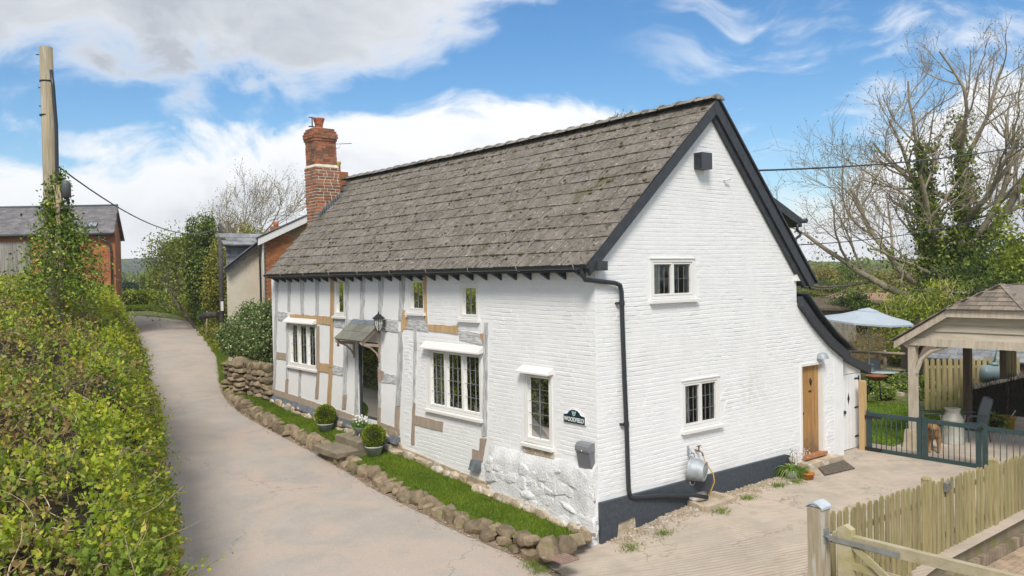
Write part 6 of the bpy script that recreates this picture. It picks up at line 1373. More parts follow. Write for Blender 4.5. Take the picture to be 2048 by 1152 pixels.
MB().box((gX - .066, -5.55, 1.085), (gX - .054, -4.66, 1.15)).build('hinge_strap', m_zs, fg); MB().box((gx - .06, gy - .112, 1.02), (gx + .05, gy - .1, 1.2)).tube([(gX - .02, -4.57, 1.11), (gX - .02, -4.68, 1.11)], .016, 7).lathe((gX - .02, -4.67, 1.06), [(.02, 0), (.03, 0), (.03, .11), (.02, .11)], 10).build('hinge_plate', m_zs, fg)
# ------------------------------------------------------------------ dark green yard gates
m_gg = mat('dark_green_gate_paint', (.028, .055, .055), (.035, .065, .068), rough=.45, scale=6)
GX = 8.8
def yard_gate(y0, y1, label, first):
    t = thing('yard_gate', label, 'gate', (GX, (y0 + y1) / 2, .1), 'dark green barred yard gates'); F = lambda u, w, n: (GX + n, u, w); z0, z1 = .12, 1.06
    for a, s in ((y0, 1), (y1, -1)):
        b = a - .10 if a == y0 else a + .10; lo, hi = min(a, b), max(a, b); inner_hi = s > 0
        zt = [z1 + .02, z1 + .07] if a == y0 else [z1 + .07, z1 + .02]
        # tall edge of the stile faces its neighbour
        MB().prism(F, [(lo, z0 - .02), (hi, z0 - .02), (hi, z1 + (.06 if a == y0 else .0)), (lo, z1 + (.0 if a == y0 else .06))], -.03, .03).build('stile', m_gg, t)
    MB().fbox(F, y1 + .1, y0 - .1, z1 - .09, z1 + .0, -.025, .025).build('top_rail', m_gg, t); MB().fbox(F, y1 + .1, y0 - .1, z0, z0 + .10, -.025, .025).build('bottom_rail', m_gg, t)
    n = 8
    for i in range(1, n + 1): y = y0 - .1 + (y1 + .1 - y0 + .1) * i / (n + 1); MB().tube([(GX, y, z0 + .09), (GX, y, z1 - .08)], .009, 7).build('bar', m_gg, t)
    return t
g1 = yard_gate(-.16, -1.44, 'dark green barred yard gate next to the white store', 1); yard_gate(-1.47, -2.70, 'dark green barred yard gate in front of the dog', 0); yard_gate(-2.73, -4.05, 'dark green barred yard gate behind the picket fence at the right', 0)
for z in (.2, .95): MB().box((GX - .05, -.52, z - .03), (GX - .028, -.10, z + .03)).build('hinge', m_iron, g1)
MB().box((GX - .09, -2.76, 1.0), (GX - .03, -2.66, 1.03)).build('latch', m_iron, g1)
wp = MB().box((8.74, -.12, -.1), (8.86, .02, 1.78)).hexa([(8.74, -.12, 1.78), (8.86, -.12, 1.78), (8.86, .02, 1.78), (8.74, .02, 1.78), (8.76, -.10, 1.80), (8.84, -.10, 1.80), (8.84, 0, 1.80), (8.76, 0, 1.80)]).build('timber_post', mat('new_softwood', (.52, .36, .18), (.44, .29, .14), rough=.8, scale=5, stretch=(5, 5, .4)), None); tag(wp, 'plain new softwood post between the store and the green gate', 'post')
# ------------------------------------------------------------------ dog behind the gate
dg = thing('dog', 'golden labrador standing behind the green gate facing the camera', 'dog', (9.78, -1.28, .14))
def skinned(name, V, E_, rad, mt, par, sub=2):
    me = bpy.data.meshes.new(name); me.from_pydata(V, E_, []); me.materials.append(mt); o = link(name, me, par); md = o.modifiers.new('Skin', 'SKIN'); md.use_smooth_shade = True
    for i, rr_ in enumerate(rad): me.skin_vertices[0].data[i].radius = (rr_, rr_) if not hasattr(rr_, '__len__') else rr_
    me.skin_vertices[0].data[0].use_root = True; s = o.modifiers.new('Subdivision', 'SUBSURF'); s.levels = sub; s.render_levels = sub; return o
f2 = Vector((-.93, -.36, 0)).normalized(); sd2 = Vector((-f2.y, f2.x, 0)); B0 = Vector((9.78, -1.28, .14))
def dpnt(f, s, z): return tuple(B0 + (f2 * f + sd2 * s + Vector((0, 0, z))) * .86)
V = [dpnt(-.05, 0, .50), dpnt(.16, 0, .49), dpnt(.30, 0, .55), dpnt(.40, 0, .69), dpnt(.46, 0, .76), dpnt(.58, 0, .73), dpnt(.65, 0, .71), dpnt(-.28, 0, .52), dpnt(-.40, 0, .52),
     dpnt(.22, .10, .42), dpnt(.20, .11, .24), dpnt(.22, .11, .05), dpnt(.26, .11, .02), dpnt(.22, -.10, .42), dpnt(.20, -.11, .24), dpnt(.22, -.11, .05), dpnt(.26, -.11, .02),
     dpnt(-.30, .09, .38), dpnt(-.26, .10, .26), dpnt(-.37, .10, .16), dpnt(-.33, .10, .02), dpnt(-.30, -.09, .38), dpnt(-.26, -.10, .26), dpnt(-.37, -.10, .16), dpnt(-.33, -.10, .02), dpnt(-.50, 0, .42), dpnt(-.58, 0, .28)]
E_ = [(0, 1), (1, 2), (2, 3), (3, 4), (4, 5), (5, 6), (0, 7), (7, 8), (1, 9), (9, 10), (10, 11), (11, 12), (1, 13), (13, 14), (14, 15), (15, 16), (7, 17), (17, 18), (18, 19), (19, 20), (7, 21), (21, 22), (22, 23), (23, 24), (8, 25), (25, 26)]
rad = [.135, .15, .12, .105, .118, .066, .05, .125, .09, .06, .042, .032, .036, .06, .042, .032, .036, .075, .055, .036, .036, .075, .055, .036, .036, .03, .015]
m_dog = mat('golden_fur', (.36, .205, .085), (.26, .14, .055), rough=.85, scale=9, bump=.5, bscale=60, bdist=.01)
skinned('body', V, E_, rad, m_dog, dg); m_nose = mat('dog_nose', (.02, .016, .014), rough=.4)
for s in (1, -1):
    MB().stone(dpnt(.44, s * .125, .73), (.07, .035, .16), math.atan2(f2.y, f2.x), 3 + s, 0, .9, (s * .25, 0), 6).build('ear', mat('dog_ear', (.34, .16, .045), rough=.9), dg); MB().stone(dpnt(.555, s * .05, .80), (.024, .024, .024), 0, 9, 0, 1, (0, 0), 5).build('eye', m_nose, dg)
MB().stone(dpnt(.70, 0, .725), (.035, .045, .03), 0, 5, 0, 1, (0, 0), 5).build('nose', m_nose, dg)
# ------------------------------------------------------------------ gazebo
gzb = thing('gazebo', 'open timber gazebo with half hipped tiled roof behind the green gates', 'gazebo', (11.5, -2.5, .1))
m_gt = mat('silver_grey_oak', (.50, .44, .35), (.40, .345, .27), rough=.85, scale=4, stretch=(3, 3, .6), bump=.35, bscale=24, rand=.1); m_gtd = mat('dark_oak_post', (.15, .105, .07), (.10, .07, .05), rough=.85, scale=4, stretch=(4, 4, .4))
m_gb = mat('silver_weatherboard', (.52, .465, .37), (.43, .38, .295), rough=.85, scale=4, stretch=(1, .4, 4), bump=.35, bscale=24, bstretch=(2, .4, 6), rand=.1)
gy0, gyc, gy1 = -.42, -2.5, -4.58; XG = 9.62; zE_, zH, zP = 2.70, 3.49, 4.03; yH = -1.66; XB = 15.6
for (x, y, mm) in ((9.86, -.76, m_gt), (12.95, -.72, m_gtd), (15.3, -.72, m_gtd), (9.86, -4.25, m_gt), (15.3, -4.25, m_gtd)):
    MB().box((x - .085, y - .085, .55 if x < 10 else .0), (x + .085, y + .085, 2.66)).build('post', mm, gzb)
    if x < 10: MB().hexa([(x - .19, y - .19, .0), (x + .19, y - .19, .0), (x + .19, y + .19, .0), (x - .19, y + .19, .0), (x - .15, y - .15, .58), (x + .15, y - .15, .58), (x + .15, y + .15, .58), (x - .15, y + .15, .58)]).build('stone_base', m_pale, gzb)
MB().box((9.74, -4.45, 2.62), (9.90, -.55, 2.80)).build('tie_beam', m_gt, gzb)
for y in (-.72, -4.25): MB().box((9.9, y - .06, 2.62), (15.4, y + .06, 2.78)).build('wall_plate', m_gtd, gzb)
for s, ys in ((1, -.84),): MB().tube([(9.83, ys, 1.95), (9.83, ys - .12, 2.28), (9.83, ys - .36, 2.5), (9.83, ys - .72, 2.63)], .055, 6, sm=False).build('brace', m_gt, gzb)
MB().tube([(9.92, -.74, 2.0), (10.05, -.74, 2.3), (10.35, -.74, 2.55), (10.7, -.74, 2.63)], .05, 6, sm=False).build('brace', m_gtd, gzb); MB().tube([(12.95, -.72, 2.2), (13.1, -.72, 2.4), (13.4, -.72, 2.6)], .06, 6, sm=False).build('brace', m_gtd, gzb)
kk = (zP - zE_) / (gy0 - gyc)
for i in range(4):
    z0 = 2.80 + i * .172; z1 = z0 + .178
    def ye(z): return gy0 - .16 - (z - zE_) / kk
    MB().prism(lambda u, w, n: (9.80 - n + (w - z0) * .22, u, w), [(ye(z0), z0), (2 * gyc - ye(z0), z0), (2 * gyc - ye(z1), z1), (ye(z1), z1)], 0, .02).build('weatherboard', m_gb, gzb)
for s in (1, -1):
    Y = lambda y: y if s > 0 else 2 * gyc - y
    MB().hexa([(XG - .02, Y(gy0), zE_ - .17), (XG - .02, Y(yH), zH - .17), (XG + .03, Y(yH), zH - .17), (XG + .03, Y(gy0), zE_ - .17), (XG - .02, Y(gy0), zE_), (XG - .02, Y(yH), zH), (XG + .03, Y(yH), zH), (XG + .03, Y(gy0), zE_)]).build('barge_board', m_gt, gzb)
MB().box((XG - .022, 2 * gyc - yH, zH - .165), (XG + .03, yH, zH - .005)).build('hip_fascia', m_gt, gzb)
XA = XG + (zP - zH) / .62
m_gtile = mat('gazebo_tile', (.24, .195, .155), (.17, .145, .12), rough=.85, scale=3, rand=.25, bump=.3, bscale=20)
gr = MB(); P1, P2, PA, PB = (XG - .06, yH, zH + .02), (XG - .06, 2 * gyc - yH, zH + .02), (XA, gyc, zP + .02), (XB, gyc, zP + .02)
for s in (1, -1):
    Y = lambda y: y if s > 0 else 2 * gyc - y
    gr.add([(XG - .06, Y(gy0 + .06), zE_ + .0), (XB, Y(gy0 + .06), zE_ + .0), (XB, gyc, zP), (XA, gyc, zP), (XG - .06, Y(yH), zH)], [(0, 1, 2, 3, 4)])
gr.add([(XG - .06, yH, zH), (XG - .06, 2 * gyc - yH, zH), (XA, gyc, zP)], [(0, 1, 2)])
grf = gr.build('roof', m_gtile, gzb)
hN = Vector((-(zP - zH), 0, XA - XG)).normalized(); rows_ = 6
for r_ in range(rows_):
    t = r_ / rows_; hw_ = (yH - gyc) * (1 - t); n = max(1, int(round(2 * hw_ / .24)))
    for i in range(n):
        y0 = gyc - hw_ + 2 * hw_ * i / n; y1 = gyc - hw_ + 2 * hw_ * (i + 1) / n - .01; b = Vector((XG - .08 + (XA - XG + .06) * t, 0, zH + (zP - zH) * t)); e_ = Vector((XA - XG, 0, zP - zH)) * (1.1 / rows_)
        MB().hexa([b + Vector((0, y0, 0)), b + Vector((0, y1, 0)), b + e_ + Vector((0, y1, 0)), b + e_ + Vector((0, y0, 0)), b + Vector((0, y0, 0)) + hN * .035, b + Vector((0, y1, 0)) + hN * .035, b + e_ + Vector((0, y1, 0)) + hN * .012, b + e_ + Vector((0, y0, 0)) + hN * .012]).build('tile', m_gtile, grf)
sN = Vector((0, zP - zE_, gy0 - gyc)).normalized(); rows_ = 9
for r_ in range(rows_):
    t0 = r_ / rows_; yb_ = gy0 + .08 + (gyc - gy0 - .08) * t0; zb_ = zE_ + (zP - zE_) * t0; xs_ = XG - .07 if zb_ < zH else XG - .07 + (zb_ - zH) / .62
    x = xs_
    while x < 13.4: e_ = Vector((0, gyc - gy0, zP - zE_)) * (1.1 / rows_); b = Vector((x, yb_, zb_)); c = Vector((x + .29, yb_, zb_)); MB().hexa([b, c, c + e_, b + e_, b + sN * .035, c + sN * .035, c + e_ + sN * .012, b + e_ + sN * .012]).build('tile', m_gtile, grf); x += .30
for s in (1, -1):
    Y = lambda y: y if s > 0 else 2 * gyc - y; a = Vector((XG - .08, Y(yH), zH + .02)); b = Vector((XA, gyc, zP + .03))
    for i in range(5): MB().beam(a.lerp(b, i / 5), a.lerp(b, (i + 1.05) / 5) + Vector((0, 0, -.01)), .14, .035).build('hip_tile', m_gtile, grf)
# woven hurdle and dark brush behind the gazebo
hu = thing('brush_hurdle', 'dark brushwood hurdle with a timber capping rail inside the gazebo', 'hurdle', (14, -.75, .1)); m_brush = mat('dark_brushwood', (.075, .05, .035), (.05, .05, .025), rough=1, scale=14, rand=.3, isl=.4)
MB().box((13.05, -.80, .0), (17.5, -.72, 1.22)).build('hurdle_core', mat('brush_core', (.02, .015, .01)), hu); bs = MB()
for k in range(900):
    x = rg.uniform(13.0, 17.5); z = rg.uniform(.05, 1.15); bs.tube([(x, -.82 + rg.normal() * .02, z), (x + rg.normal() * .06, -.85, z + .12), (x + rg.normal() * .12, -.83, z + .3 * rg.random() + .1)], .006, 3, cap=False)
bs.build('brushwood', m_brush, hu, 'stuff'); MB().beam((13.0, -.78, 1.27), (17.5, -.78, 1.27), .12, .07).build('capping_rail', m_gt, hu)
for px in range(3): MB().beam((15.6 + px * .22, -.7, 1.3), (15.6 + px * .22, -.7, 2.6), .14, .02).build('slat', m_pick, hu)
# milk churn, pot, chairs
mc = thing('milk_churn', 'old pale metal milk churn standing on the patio behind the gate', 'milk churn', (11.0, -1.17, .13)); cc = (11.0, -1.17, .13)
m_churn = mat('dull_aluminium', (.42, .41, .36), (.32, .31, .26), rough=.6, metal=.25, scale=5, extra=spots((.24, .22, .12), 3, .58, .1, .5))
MB().lathe(cc, [(0, 0), (.25, 0), (.265, .02), (.25, .05), (.245, .56), (.25, .58), (.24, .62), (.165, .76), (.16, .80), (.185, .86), (.19, .875), (.165, .875), (.14, .80), (0, .79)], 28).build('body', m_churn, mc)
for s in (1, -1): MB().tube([(cc[0] + .2 * s * .62, cc[1] - .2 * s * .78, .80), (cc[0] + .28 * s * .62, cc[1] - .28 * s * .78, .84), (cc[0] + .26 * s * .62, cc[1] - .26 * s * .78, .70)], .012, 6).build('handle', m_churn, mc)
yp = thing('yellow_bucket', 'yellow bucket by the brush hurdle', 'bucket', (13.8, -1.35, .13)); MB().lathe((13.8, -1.35, .13), [(0, 0), (.15, 0), (.195, .34), (.21, .345), (.21, .37), (.19, .37), (.14, .05), (0, .05)], 20).build('pail', mat('yellow_plastic', (.42, .30, .03), (.34, .22, .03), rough=.5, scale=6), yp); MB().tube([(13.85, -1.38, .4), (13.95, -1.5, .65)], .012, 5).build('stick', m_frame, yp)
l_garden = leafmat('garden_leaf', (.16, .24, .04), (.25, .31, .06), (.40, .42, .12), scale=2.5)
def bush(name, label, c, rad, n, leaf, size, seed, cat='plant', group=None, core=True, **k):
    t = thing(name, label, cat, (c[0], c[1], c[2] - rad[2]), group); leaves('foliage', clump_crown(c, rad, n, seed, 30, .4, .55), size, leaf, t, seed, **k)
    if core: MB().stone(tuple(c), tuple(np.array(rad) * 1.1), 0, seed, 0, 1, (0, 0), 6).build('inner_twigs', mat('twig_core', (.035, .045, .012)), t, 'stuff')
    for q in range(3): MB().tube([(c[0] + .05 * q, c[1], c[2] - rad[2]), (c[0] + .1 * (q - 1), c[1] + .05, c[2])], .015, 4).build('stem', m_bark, t)
    return t
bush('patio_plant', 'low green plant in a dark pot beside the yellow bucket', (13.55, -1.2, .32), (.3, .3, .22), 500, l_garden, .07, 2)
m_sling = mat('grey_sling_mesh', (.22, .23, .245), rough=.7); m_alu = mat('grey_chair_frame', (.10, .13, .14), rough=.4)
def chair(c, rz, label, z=.13):
    t = thing('garden_chair', label, 'chair', (c[0], c[1], z), 'grey mesh garden chairs'); Mx = Matrix.Translation((c[0], c[1], z)) @ Matrix.Rotation(rz, 4, 'Z'); X = lambda *p: Mx @ Vector(p)
    for s in (-1, 1):
        MB().tube([X(.24, .27 * s, 0), X(.26, .27 * s, .42), X(.26, .27 * s, .62), X(.2, .27 * s, .66), X(-.22, .27 * s, .66)], .014, 7).build('leg', m_alu, t); MB().tube([X(-.30, .25 * s, 0), X(-.22, .25 * s, .42), X(-.28, .25 * s, .75), X(-.36, .24 * s, 1.0), X(-.38, .2 * s, 1.06)], .014, 7).build('leg', m_alu, t)
        MB().beam(X(.22, .27 * s, .67), X(-.2, .27 * s, .67), .045, .02).build('armrest', m_alu, t)
    MB().hexa([X(.25, -.24, .42), X(.25, .24, .42), X(-.23, .24, .40), X(-.23, -.24, .40), X(.25, -.24, .435), X(.25, .24, .435), X(-.23, .24, .415), X(-.23, -.24, .415)]).build('seat', m_sling, t)
    V = []; 
    for x, zz, w in ((-.22, .42, .24), (-.26, .65, .24), (-.33, .9, .235), (-.375, 1.06, .19)): V += [X(x, -w, zz), X(x, w, zz), X(x - .012, -w, zz), X(x - .012, w, zz)]
    MB().add(V, [(4 * i, 4 * i + 1, 4 * i + 5, 4 * i + 4) for i in range(3)] + [(4 * i + 2, 4 * i + 3, 4 * i + 7, 4 * i + 6) for i in range(3)]).build('backrest', m_sling, t); MB().tube([X(-.38, -.2, 1.06), X(-.40, 0, 1.09), X(-.38, .2, 1.06)], .014, 7).build('top_bar', m_alu, t)
    return t
chair((11.7, -1.35), math.radians(140), 'mesh garden chair side on beside the milk churn'); chair((11.3, -.55), math.radians(-55), 'mesh garden chair behind the gazebo stone base')
# ------------------------------------------------------------------ garden
m_gl = mat('garden_lawn', (.10, .19, .016), (.07, .15, .014), rough=.95, scale=2)
gw = lambda x, y: G(x, y) + .03
us = np.linspace(9.6, 17, 26); vs = np.linspace(-.35, 5, 22)
def gl_p(x, y): return (x, y + .12 * (x - 10), .155 + .004 * (x - 9))
grid_sheet('garden_lawn', us, vs, gl_p, m_gl); P = [gl_p(9.6 + 7.4 * rg.random(), -.35 + 5.35 * rg.random()) for _ in range(30000)]
tag(blades('garden_grass', P, .06, m_blade, None, 31, .4, .012), 'mown garden lawn beyond the green gate', 'grass')
for i, (px, py, d, rr, lf, nm, lab) in enumerate(((1745, 778, 24.5, .38, l_strap, 'grassy_clump', 'grassy clump at the edge of the garden lawn by the store'), (1770, 790, 24, .32, l_garden, 'bedding_plant', 'low plant in the bed under the fire bowl'), (1800, 775, 24.5, .42, l_garden, 'bedding_plant', 'leafy plant in the bed left of the gazebo post'), (1848, 772, 24, .42, l_garden, 'bedding_plant', 'leafy plant in the bed right of the gazebo post'), (1855, 752, 25, .45, l_lane, 'bedding_plant', 'yellow green plant at the end of the pale fence'), (1780, 765, 25.5, .36, l_lane, 'bedding_plant', 'yellow green plant beside the wooden deck'), (1895, 790, 23, .3, l_garden, 'bedding_plant', 'climber at the foot of the pale fence'), (1838, 790, 23.3, .26, l_pale, 'bedding_plant', 'pale low plant at the lawn edge behind the gazebo post'))):
    c = onz(px, py + 8, .25); bush(nm, lab, (c[0], c[1], .25 + rr * .6), (rr, rr, rr * .75), 900, lf, .085, 60 + i, group='plants in the garden bed')
us = np.linspace(15.5, 24, 10); vs = np.linspace(0, 10, 10); grid_sheet('garden_bed', us, vs, lambda x, y: (x, y, .20 + .03 * (x - 15.5)), mat('bed_soil', (.13, .115, .05), (.10, .13, .03), rough=1, scale=2, bump=.8, bscale=12, bdist=.05))
# deck, table, chairs, parasol, fire bowl
dk = thing('timber_sleepers', 'two grey timber sleepers edging the garden bed below the table', 'sleepers', tuple(onz(1782, 785, .25)))
for py, z in ((786, .25), (772, .35)): MB().beam(onz(1762, py, z), onz(1806, py + 6, z), .16, .22).build('sleeper', m_gt, dk)
tx, ty = [float(t) for t in at(1762, 738, 29)[:2]]; tb_ = thing('garden_table', 'round glass topped garden table under the parasol', 'table', (tx, ty, .10)); MB().lathe((tx, ty, .82), [(0, 0), (.58, 0), (.6, .01), (.6, .03), (0, .035)], 26).build('table_top', mat('frosted_glass', (.32, .38, .38), rough=.15), tb_)
for k in range(4): a = k * math.pi / 2 + .4; MB().tube([(tx + .4 * math.cos(a), ty + .4 * math.sin(a), .10), (tx + .3 * math.cos(a), ty + .3 * math.sin(a), .82)], .018, 6).build('leg', m_alu, tb_)
lt = MB().lathe((tx - .25, ty + .2, .855), [(0, 0), (.1, 0), (.1, .03), (.08, .05), (.08, .2), (.1, .22), (.05, .28), (0, .29)], 12).build('storm_lantern', m_alu, None); tag(lt, 'small grey storm lantern on the garden table', 'lantern')
chair((tx + .55, ty + .55), math.radians(215), 'mesh garden chair behind the garden table', .10); chair((tx + .75, ty - .75), math.radians(150), 'mesh garden chair right of the garden table', .10)
pa = thing('parasol', 'pale blue parasol open over the garden table', 'parasol', tuple(at(1737, 760, 29))); px_, py_ = [float(t) for t in at(1737, 617, 29)[:2]]; tilt = Matrix.Rotation(math.radians(5), 3, 'X')
m_par = mat('pale_blue_canvas', (.52, .59, .66), (.47, .54, .62), rough=.8, scale=2, transl=.25); V = []; k = 8; rp = 1.52
apx = Vector((px_, py_, 3.10))
for rr_, zz in ((.0, .0), (.36, -.10), (.36, -.13), (.9, -.30), (rp, -.44), (rp, -.50)):
    for j in range(k): a = 2 * math.pi * j / k + .2; V.append(apx + tilt @ Vector((rr_ * math.cos(a), rr_ * math.sin(a), zz)))
MB().add(V, [(i * k + j, i * k + (j + 1) % k, (i + 1) * k + (j + 1) % k, (i + 1) * k + j) for i in range(5) for j in range(k)]).build('canopy', m_par, pa)
MB().tube([(px_, py_, .1), (px_, py_, 3.04)], .025, 8).build('pole', mat('pale_wood_pole', (.40, .36, .22), rough=.7), pa)
for j in range(k): a = 2 * math.pi * j / k + .2; MB().tube([apx + Vector((0, 0, -.55)), apx + tilt @ Vector((.8 * math.cos(a), .8 * math.sin(a), -.29))], .009, 4).build('rib', m_frame, pa)
fb_ = thing('fire_bowl', 'rusty round fire bowl on legs in front of the deck', 'fire bowl', tuple(at(1752, 780, 25.5))); c = at(1752, 752, 25.5); MB().lathe(c, [(0, -.16), (.2, -.12), (.33, .0), (.34, .02), (.3, .02), (0, -.08)], 22).build('bowl', mat('rust', (.24, .09, .035), (.16, .06, .03), rough=.9, scale=6), fb_)
for k in range(3): a = k * 2.1; MB().tube([c + np.array([.2 * math.cos(a), .2 * math.sin(a), -.1]), c + np.array([.26 * math.cos(a), .26 * math.sin(a), -.75])], .014, 5).build('leg', m_iron, fb_)
rl = thing('pole_fence', 'round pole rail fence behind the garden table', 'fence', tuple(at(1750, 740, 28))); MB().tube([at(1685, 702, 31.5), at(1830, 709, 30.5)], .055, 8).build('rail', m_bark2, rl); MB().tube([at(1685, 735, 31.5), at(1830, 742, 30.5)], .05, 8).build('rail', m_bark2, rl)
for px in (1700, 1770, 1826): a = at(px, 700, 31); MB().tube([a, (a[0], a[1], .1)], .06, 7).build('post', m_bark2, rl)
# pale fence, slate shed, oil tank
pf = thing('pale_fence', 'pale upright picket fence behind the gazebo', 'fence', tuple(at(1900, 790, 24.6))); fa, fb2 = at(1853, 718, 24.6), at(2035, 716, 25.8)
for i in range(17):
    a = fa + (fb2 - fa) * i / 16; h = 1.45; x, y = a[0], a[1]
    MB().prism(lambda u, w, n: (x + u * .8, y - u * .62 + n, w), [(-.055, .1), (.055, .1), (.055, a[2] - .04), (0, a[2] + .02), (-.055, a[2] - .04)], -.012, .012).build('picket', m_pick, pf)
for dz in (-.25, -.95): MB().beam(fa + np.array([0, .05, dz]), fb2 + np.array([0, .05, dz]), .03, .08).build('rail', m_pick, pf)
ss = thing('slate_shed', 'low shed with a grey slate roof behind the pale fence', 'shed', tuple(at(1950, 740, 29))); q0, q1, q2, q3 = at(1852, 716, 28), at(2060, 727, 27), at(2075, 672, 30.5), at(1890, 666, 31.5)
V_ = [Vector(q) for q in (q0, q1, q2, q3)]; nrm = (V_[1] - V_[0]).cross(V_[3] - V_[0]).normalized(); nrm = nrm if nrm.z > 0 else -nrm
MB().hexa([*[v - nrm * .05 for v in V_], *V_]).build('roof_deck', m_slateblk, ss)
bl_ = lambda u, v: V_[0].lerp(V_[1], u).lerp(V_[3].lerp(V_[2], u), v); rows_ = 6
for r_ in range(rows_):
    for i in range(9):
        u0 = (i + (.5 if r_ % 2 else 0)) / 9; u1 = min(u0 + 1 / 9 - .004, 1); v0 = r_ / rows_; v1 = min((r_ + 1.08) / rows_, 1.0)
        if u0 < .99: MB().hexa([bl_(u0, v0) + nrm * .003, bl_(u1, v0) + nrm * .003, bl_(u1, v1) + nrm * .003, bl_(u0, v1) + nrm * .003, bl_(u0, v0) + nrm * .03, bl_(u1, v0) + nrm * .03, bl_(u1, v1) + nrm * .012, bl_(u0, v1) + nrm * .012]).build('slate', m_nslate, ss)
w_ = [V_[0] + Vector((.2, .2, -.08)), V_[1] + Vector((.2, .1, -.08))]; MB().hexa([(w_[0].x, w_[0].y, 0), (w_[1].x, w_[1].y, 0), (w_[1].x + 2.5, w_[1].y + 2, 0), (w_[0].x + 2.5, w_[0].y + 2, 0), tuple(w_[0]), tuple(w_[1]), (w_[1].x + 2.5, w_[1].y + 2, w_[1].z + .3), (w_[0].x + 2.5, w_[0].y + 2, w_[0].z + .3)]).build('wall', m_gtd, ss)
ot = thing('oil_tank', 'blue grey horizontal tank behind the hurdle', 'tank', tuple(at(1990, 770, 25.3))); c = at(1988, 747, 25.3); dx_ = np.array([R[0][0], R[0][1], 0]) * .36; MB().lathe(c - dx_, [(0, -.12), (.16, -.1), (.25, -.04), (.27, .04), (.27, .86), (.25, .94), (.16, 1.0), (0, 1.02)], 22, tuple(dx_)).build('shell', mat('blue_grey_plastic', (.18, .24, .25), rough=.4), ot); MB().lathe(c + np.array([0, 0, .28]), [(.14, 0), (.14, .06), (0, .07)], 14).build('lid', MATS['blue_grey_plastic'], ot); MB().tube([c + np.array([0, 0, .3]), c + np.array([.1, -.05, .75])], .025, 6).build('vent_pipe', mat('green_pipe', (.03, .14, .11), rough=.5), ot)
for k in (-.2, .2): MB().box(tuple(c + dx_ * k * 2 - np.array([.08, .08, c[2] - .1])), tuple(c + dx_ * k * 2 + np.array([.08, .08, -.28]))).build('cradle', m_kerb, ot)
# ------------------------------------------------------------------ background on the right
fld = mat('ploughed_soil', (.36, .215, .13), (.30, .18, .11), rough=1, scale=.3, bump=.8, bscale=3, bdist=.2)
a_, b_, c_, d_ = at(1560, 612, 46), at(1830, 600, 48), at(1880, 584, 84), at(1560, 588, 84)
def fp(u, v): p = (a_ * (1 - u) + b_ * u) * (1 - v) + (d_ * (1 - u) + c_ * u) * v; return (p[0], p[1], p[2] - .2 * (1 - v) * 0)
grid_sheet('ploughed_field', np.linspace(0, 1, 12), np.linspace(0, 1, 12), fp, fld)
# the big bare tree clothed in ivy
bt = thing('bare_ivy_tree', 'huge spreading bare tree with ivy thick up its trunks', 'tree', tuple(gpt(1905, 560, 42)))
m_bark3 = mat('tan_bark', (.34, .29, .21), (.25, .21, .15), rough=.95, scale=3)
rt_ = np.random.default_rng(2024); out = [MB(), MB(), MB()]; tips = []; bb = gpt(1905, 560, 42); ivp = []
upr = Vector(R[0]); upr.z = 0; upr.normalize(); bk = Vector(R[2]); bk.z = 0; bk.normalize()
stems = [((-.14, .02, 1), 10.2, .42), ((.06, -.1, 1), 11.5, .46), ((-.42, .1, .95), 6.2, .24), ((.5, -.1, 1), 7.4, .28), ((-.95, .0, .42), 7.6, .22), ((-.85, .3, .62), 7.2, .2), ((.95, .2, .6), 5.5, .2), ((-.75, -.5, .15), 5.0, .13)]
for i, (dd, L, r0) in enumerate(stems):
    d = (upr * dd[0] + bk * dd[1] + Vector((0, 0, dd[2]))).normalized(); st0 = Vector(bb) + upr * (dd[0] * .9) + Vector((0, 0, (.0 if i < 2 else 2.0 + .5 * i % 2)))
    o2 = [MB(), MB(), MB()]; grow(o2, tips, st0, d, L, r0, 0, rt_, wig=.11, up=.05, kids=(5, 6) if i < 2 else (4, 5), ratio=.52 if i < 2 else .62, seg=12 if i < 2 else 9, maxl=4, ang=(.45, 1.0), rmin=.011)
    o2[0].build('trunk' if i < 2 else 'limb', m_bark3, bt)
    for k in (1, 2): out[k].v, out[k].f, out[k].mi, out[k].smooth = out[k].v, out[k].f, out[k].mi, out[k].smooth; out[k].add(o2[k].v, o2[k].f, 0, True)
    vv = np.array(o2[0].v)
    hmax = (12.5 if i < 2 else 7.0) + bb[2]
    for q in vv:
        n = int(190 * max(0, 1 - (q[2] - bb[2]) / (hmax - bb[2]))) if i not in (4, 5, 6, 7) else int(9 * max(0, 1 - (q[2] - bb[2]) / 7))
        ivp.append(q + rt_.normal(size=(n, 3)) * (.26 + .5 * max(0, 1 - (q[2] - bb[2]) / 4.5)))
    vb = np.array(o2[1].v)
    if i < 4 and len(vb):
        sel = vb[(vb[:, 2] < bb[2] + 10.5) & (rt_.random(len(vb)) < .25)]; ivp.append(np.repeat(sel, 3, 0) + rt_.normal(size=(len(sel) * 3, 3)) * .16)
out[1].build('branch', m_bark3, bt, 'stuff'); out[2].build('twigs', m_bark3, bt, 'stuff')
# straw coloured young twigs
ivp = np.concatenate(ivp); leaves('ivy', ivp, .2, leafmat('tree_ivy_leaf', (.12, .18, .025), (.19, .25, .035), (.36, .38, .08), scale=.8, isl=.45), bt, 3)
leaves('buds', np.array([list(q) for q in tips])[::2], .09, l_bud, bt, 4)
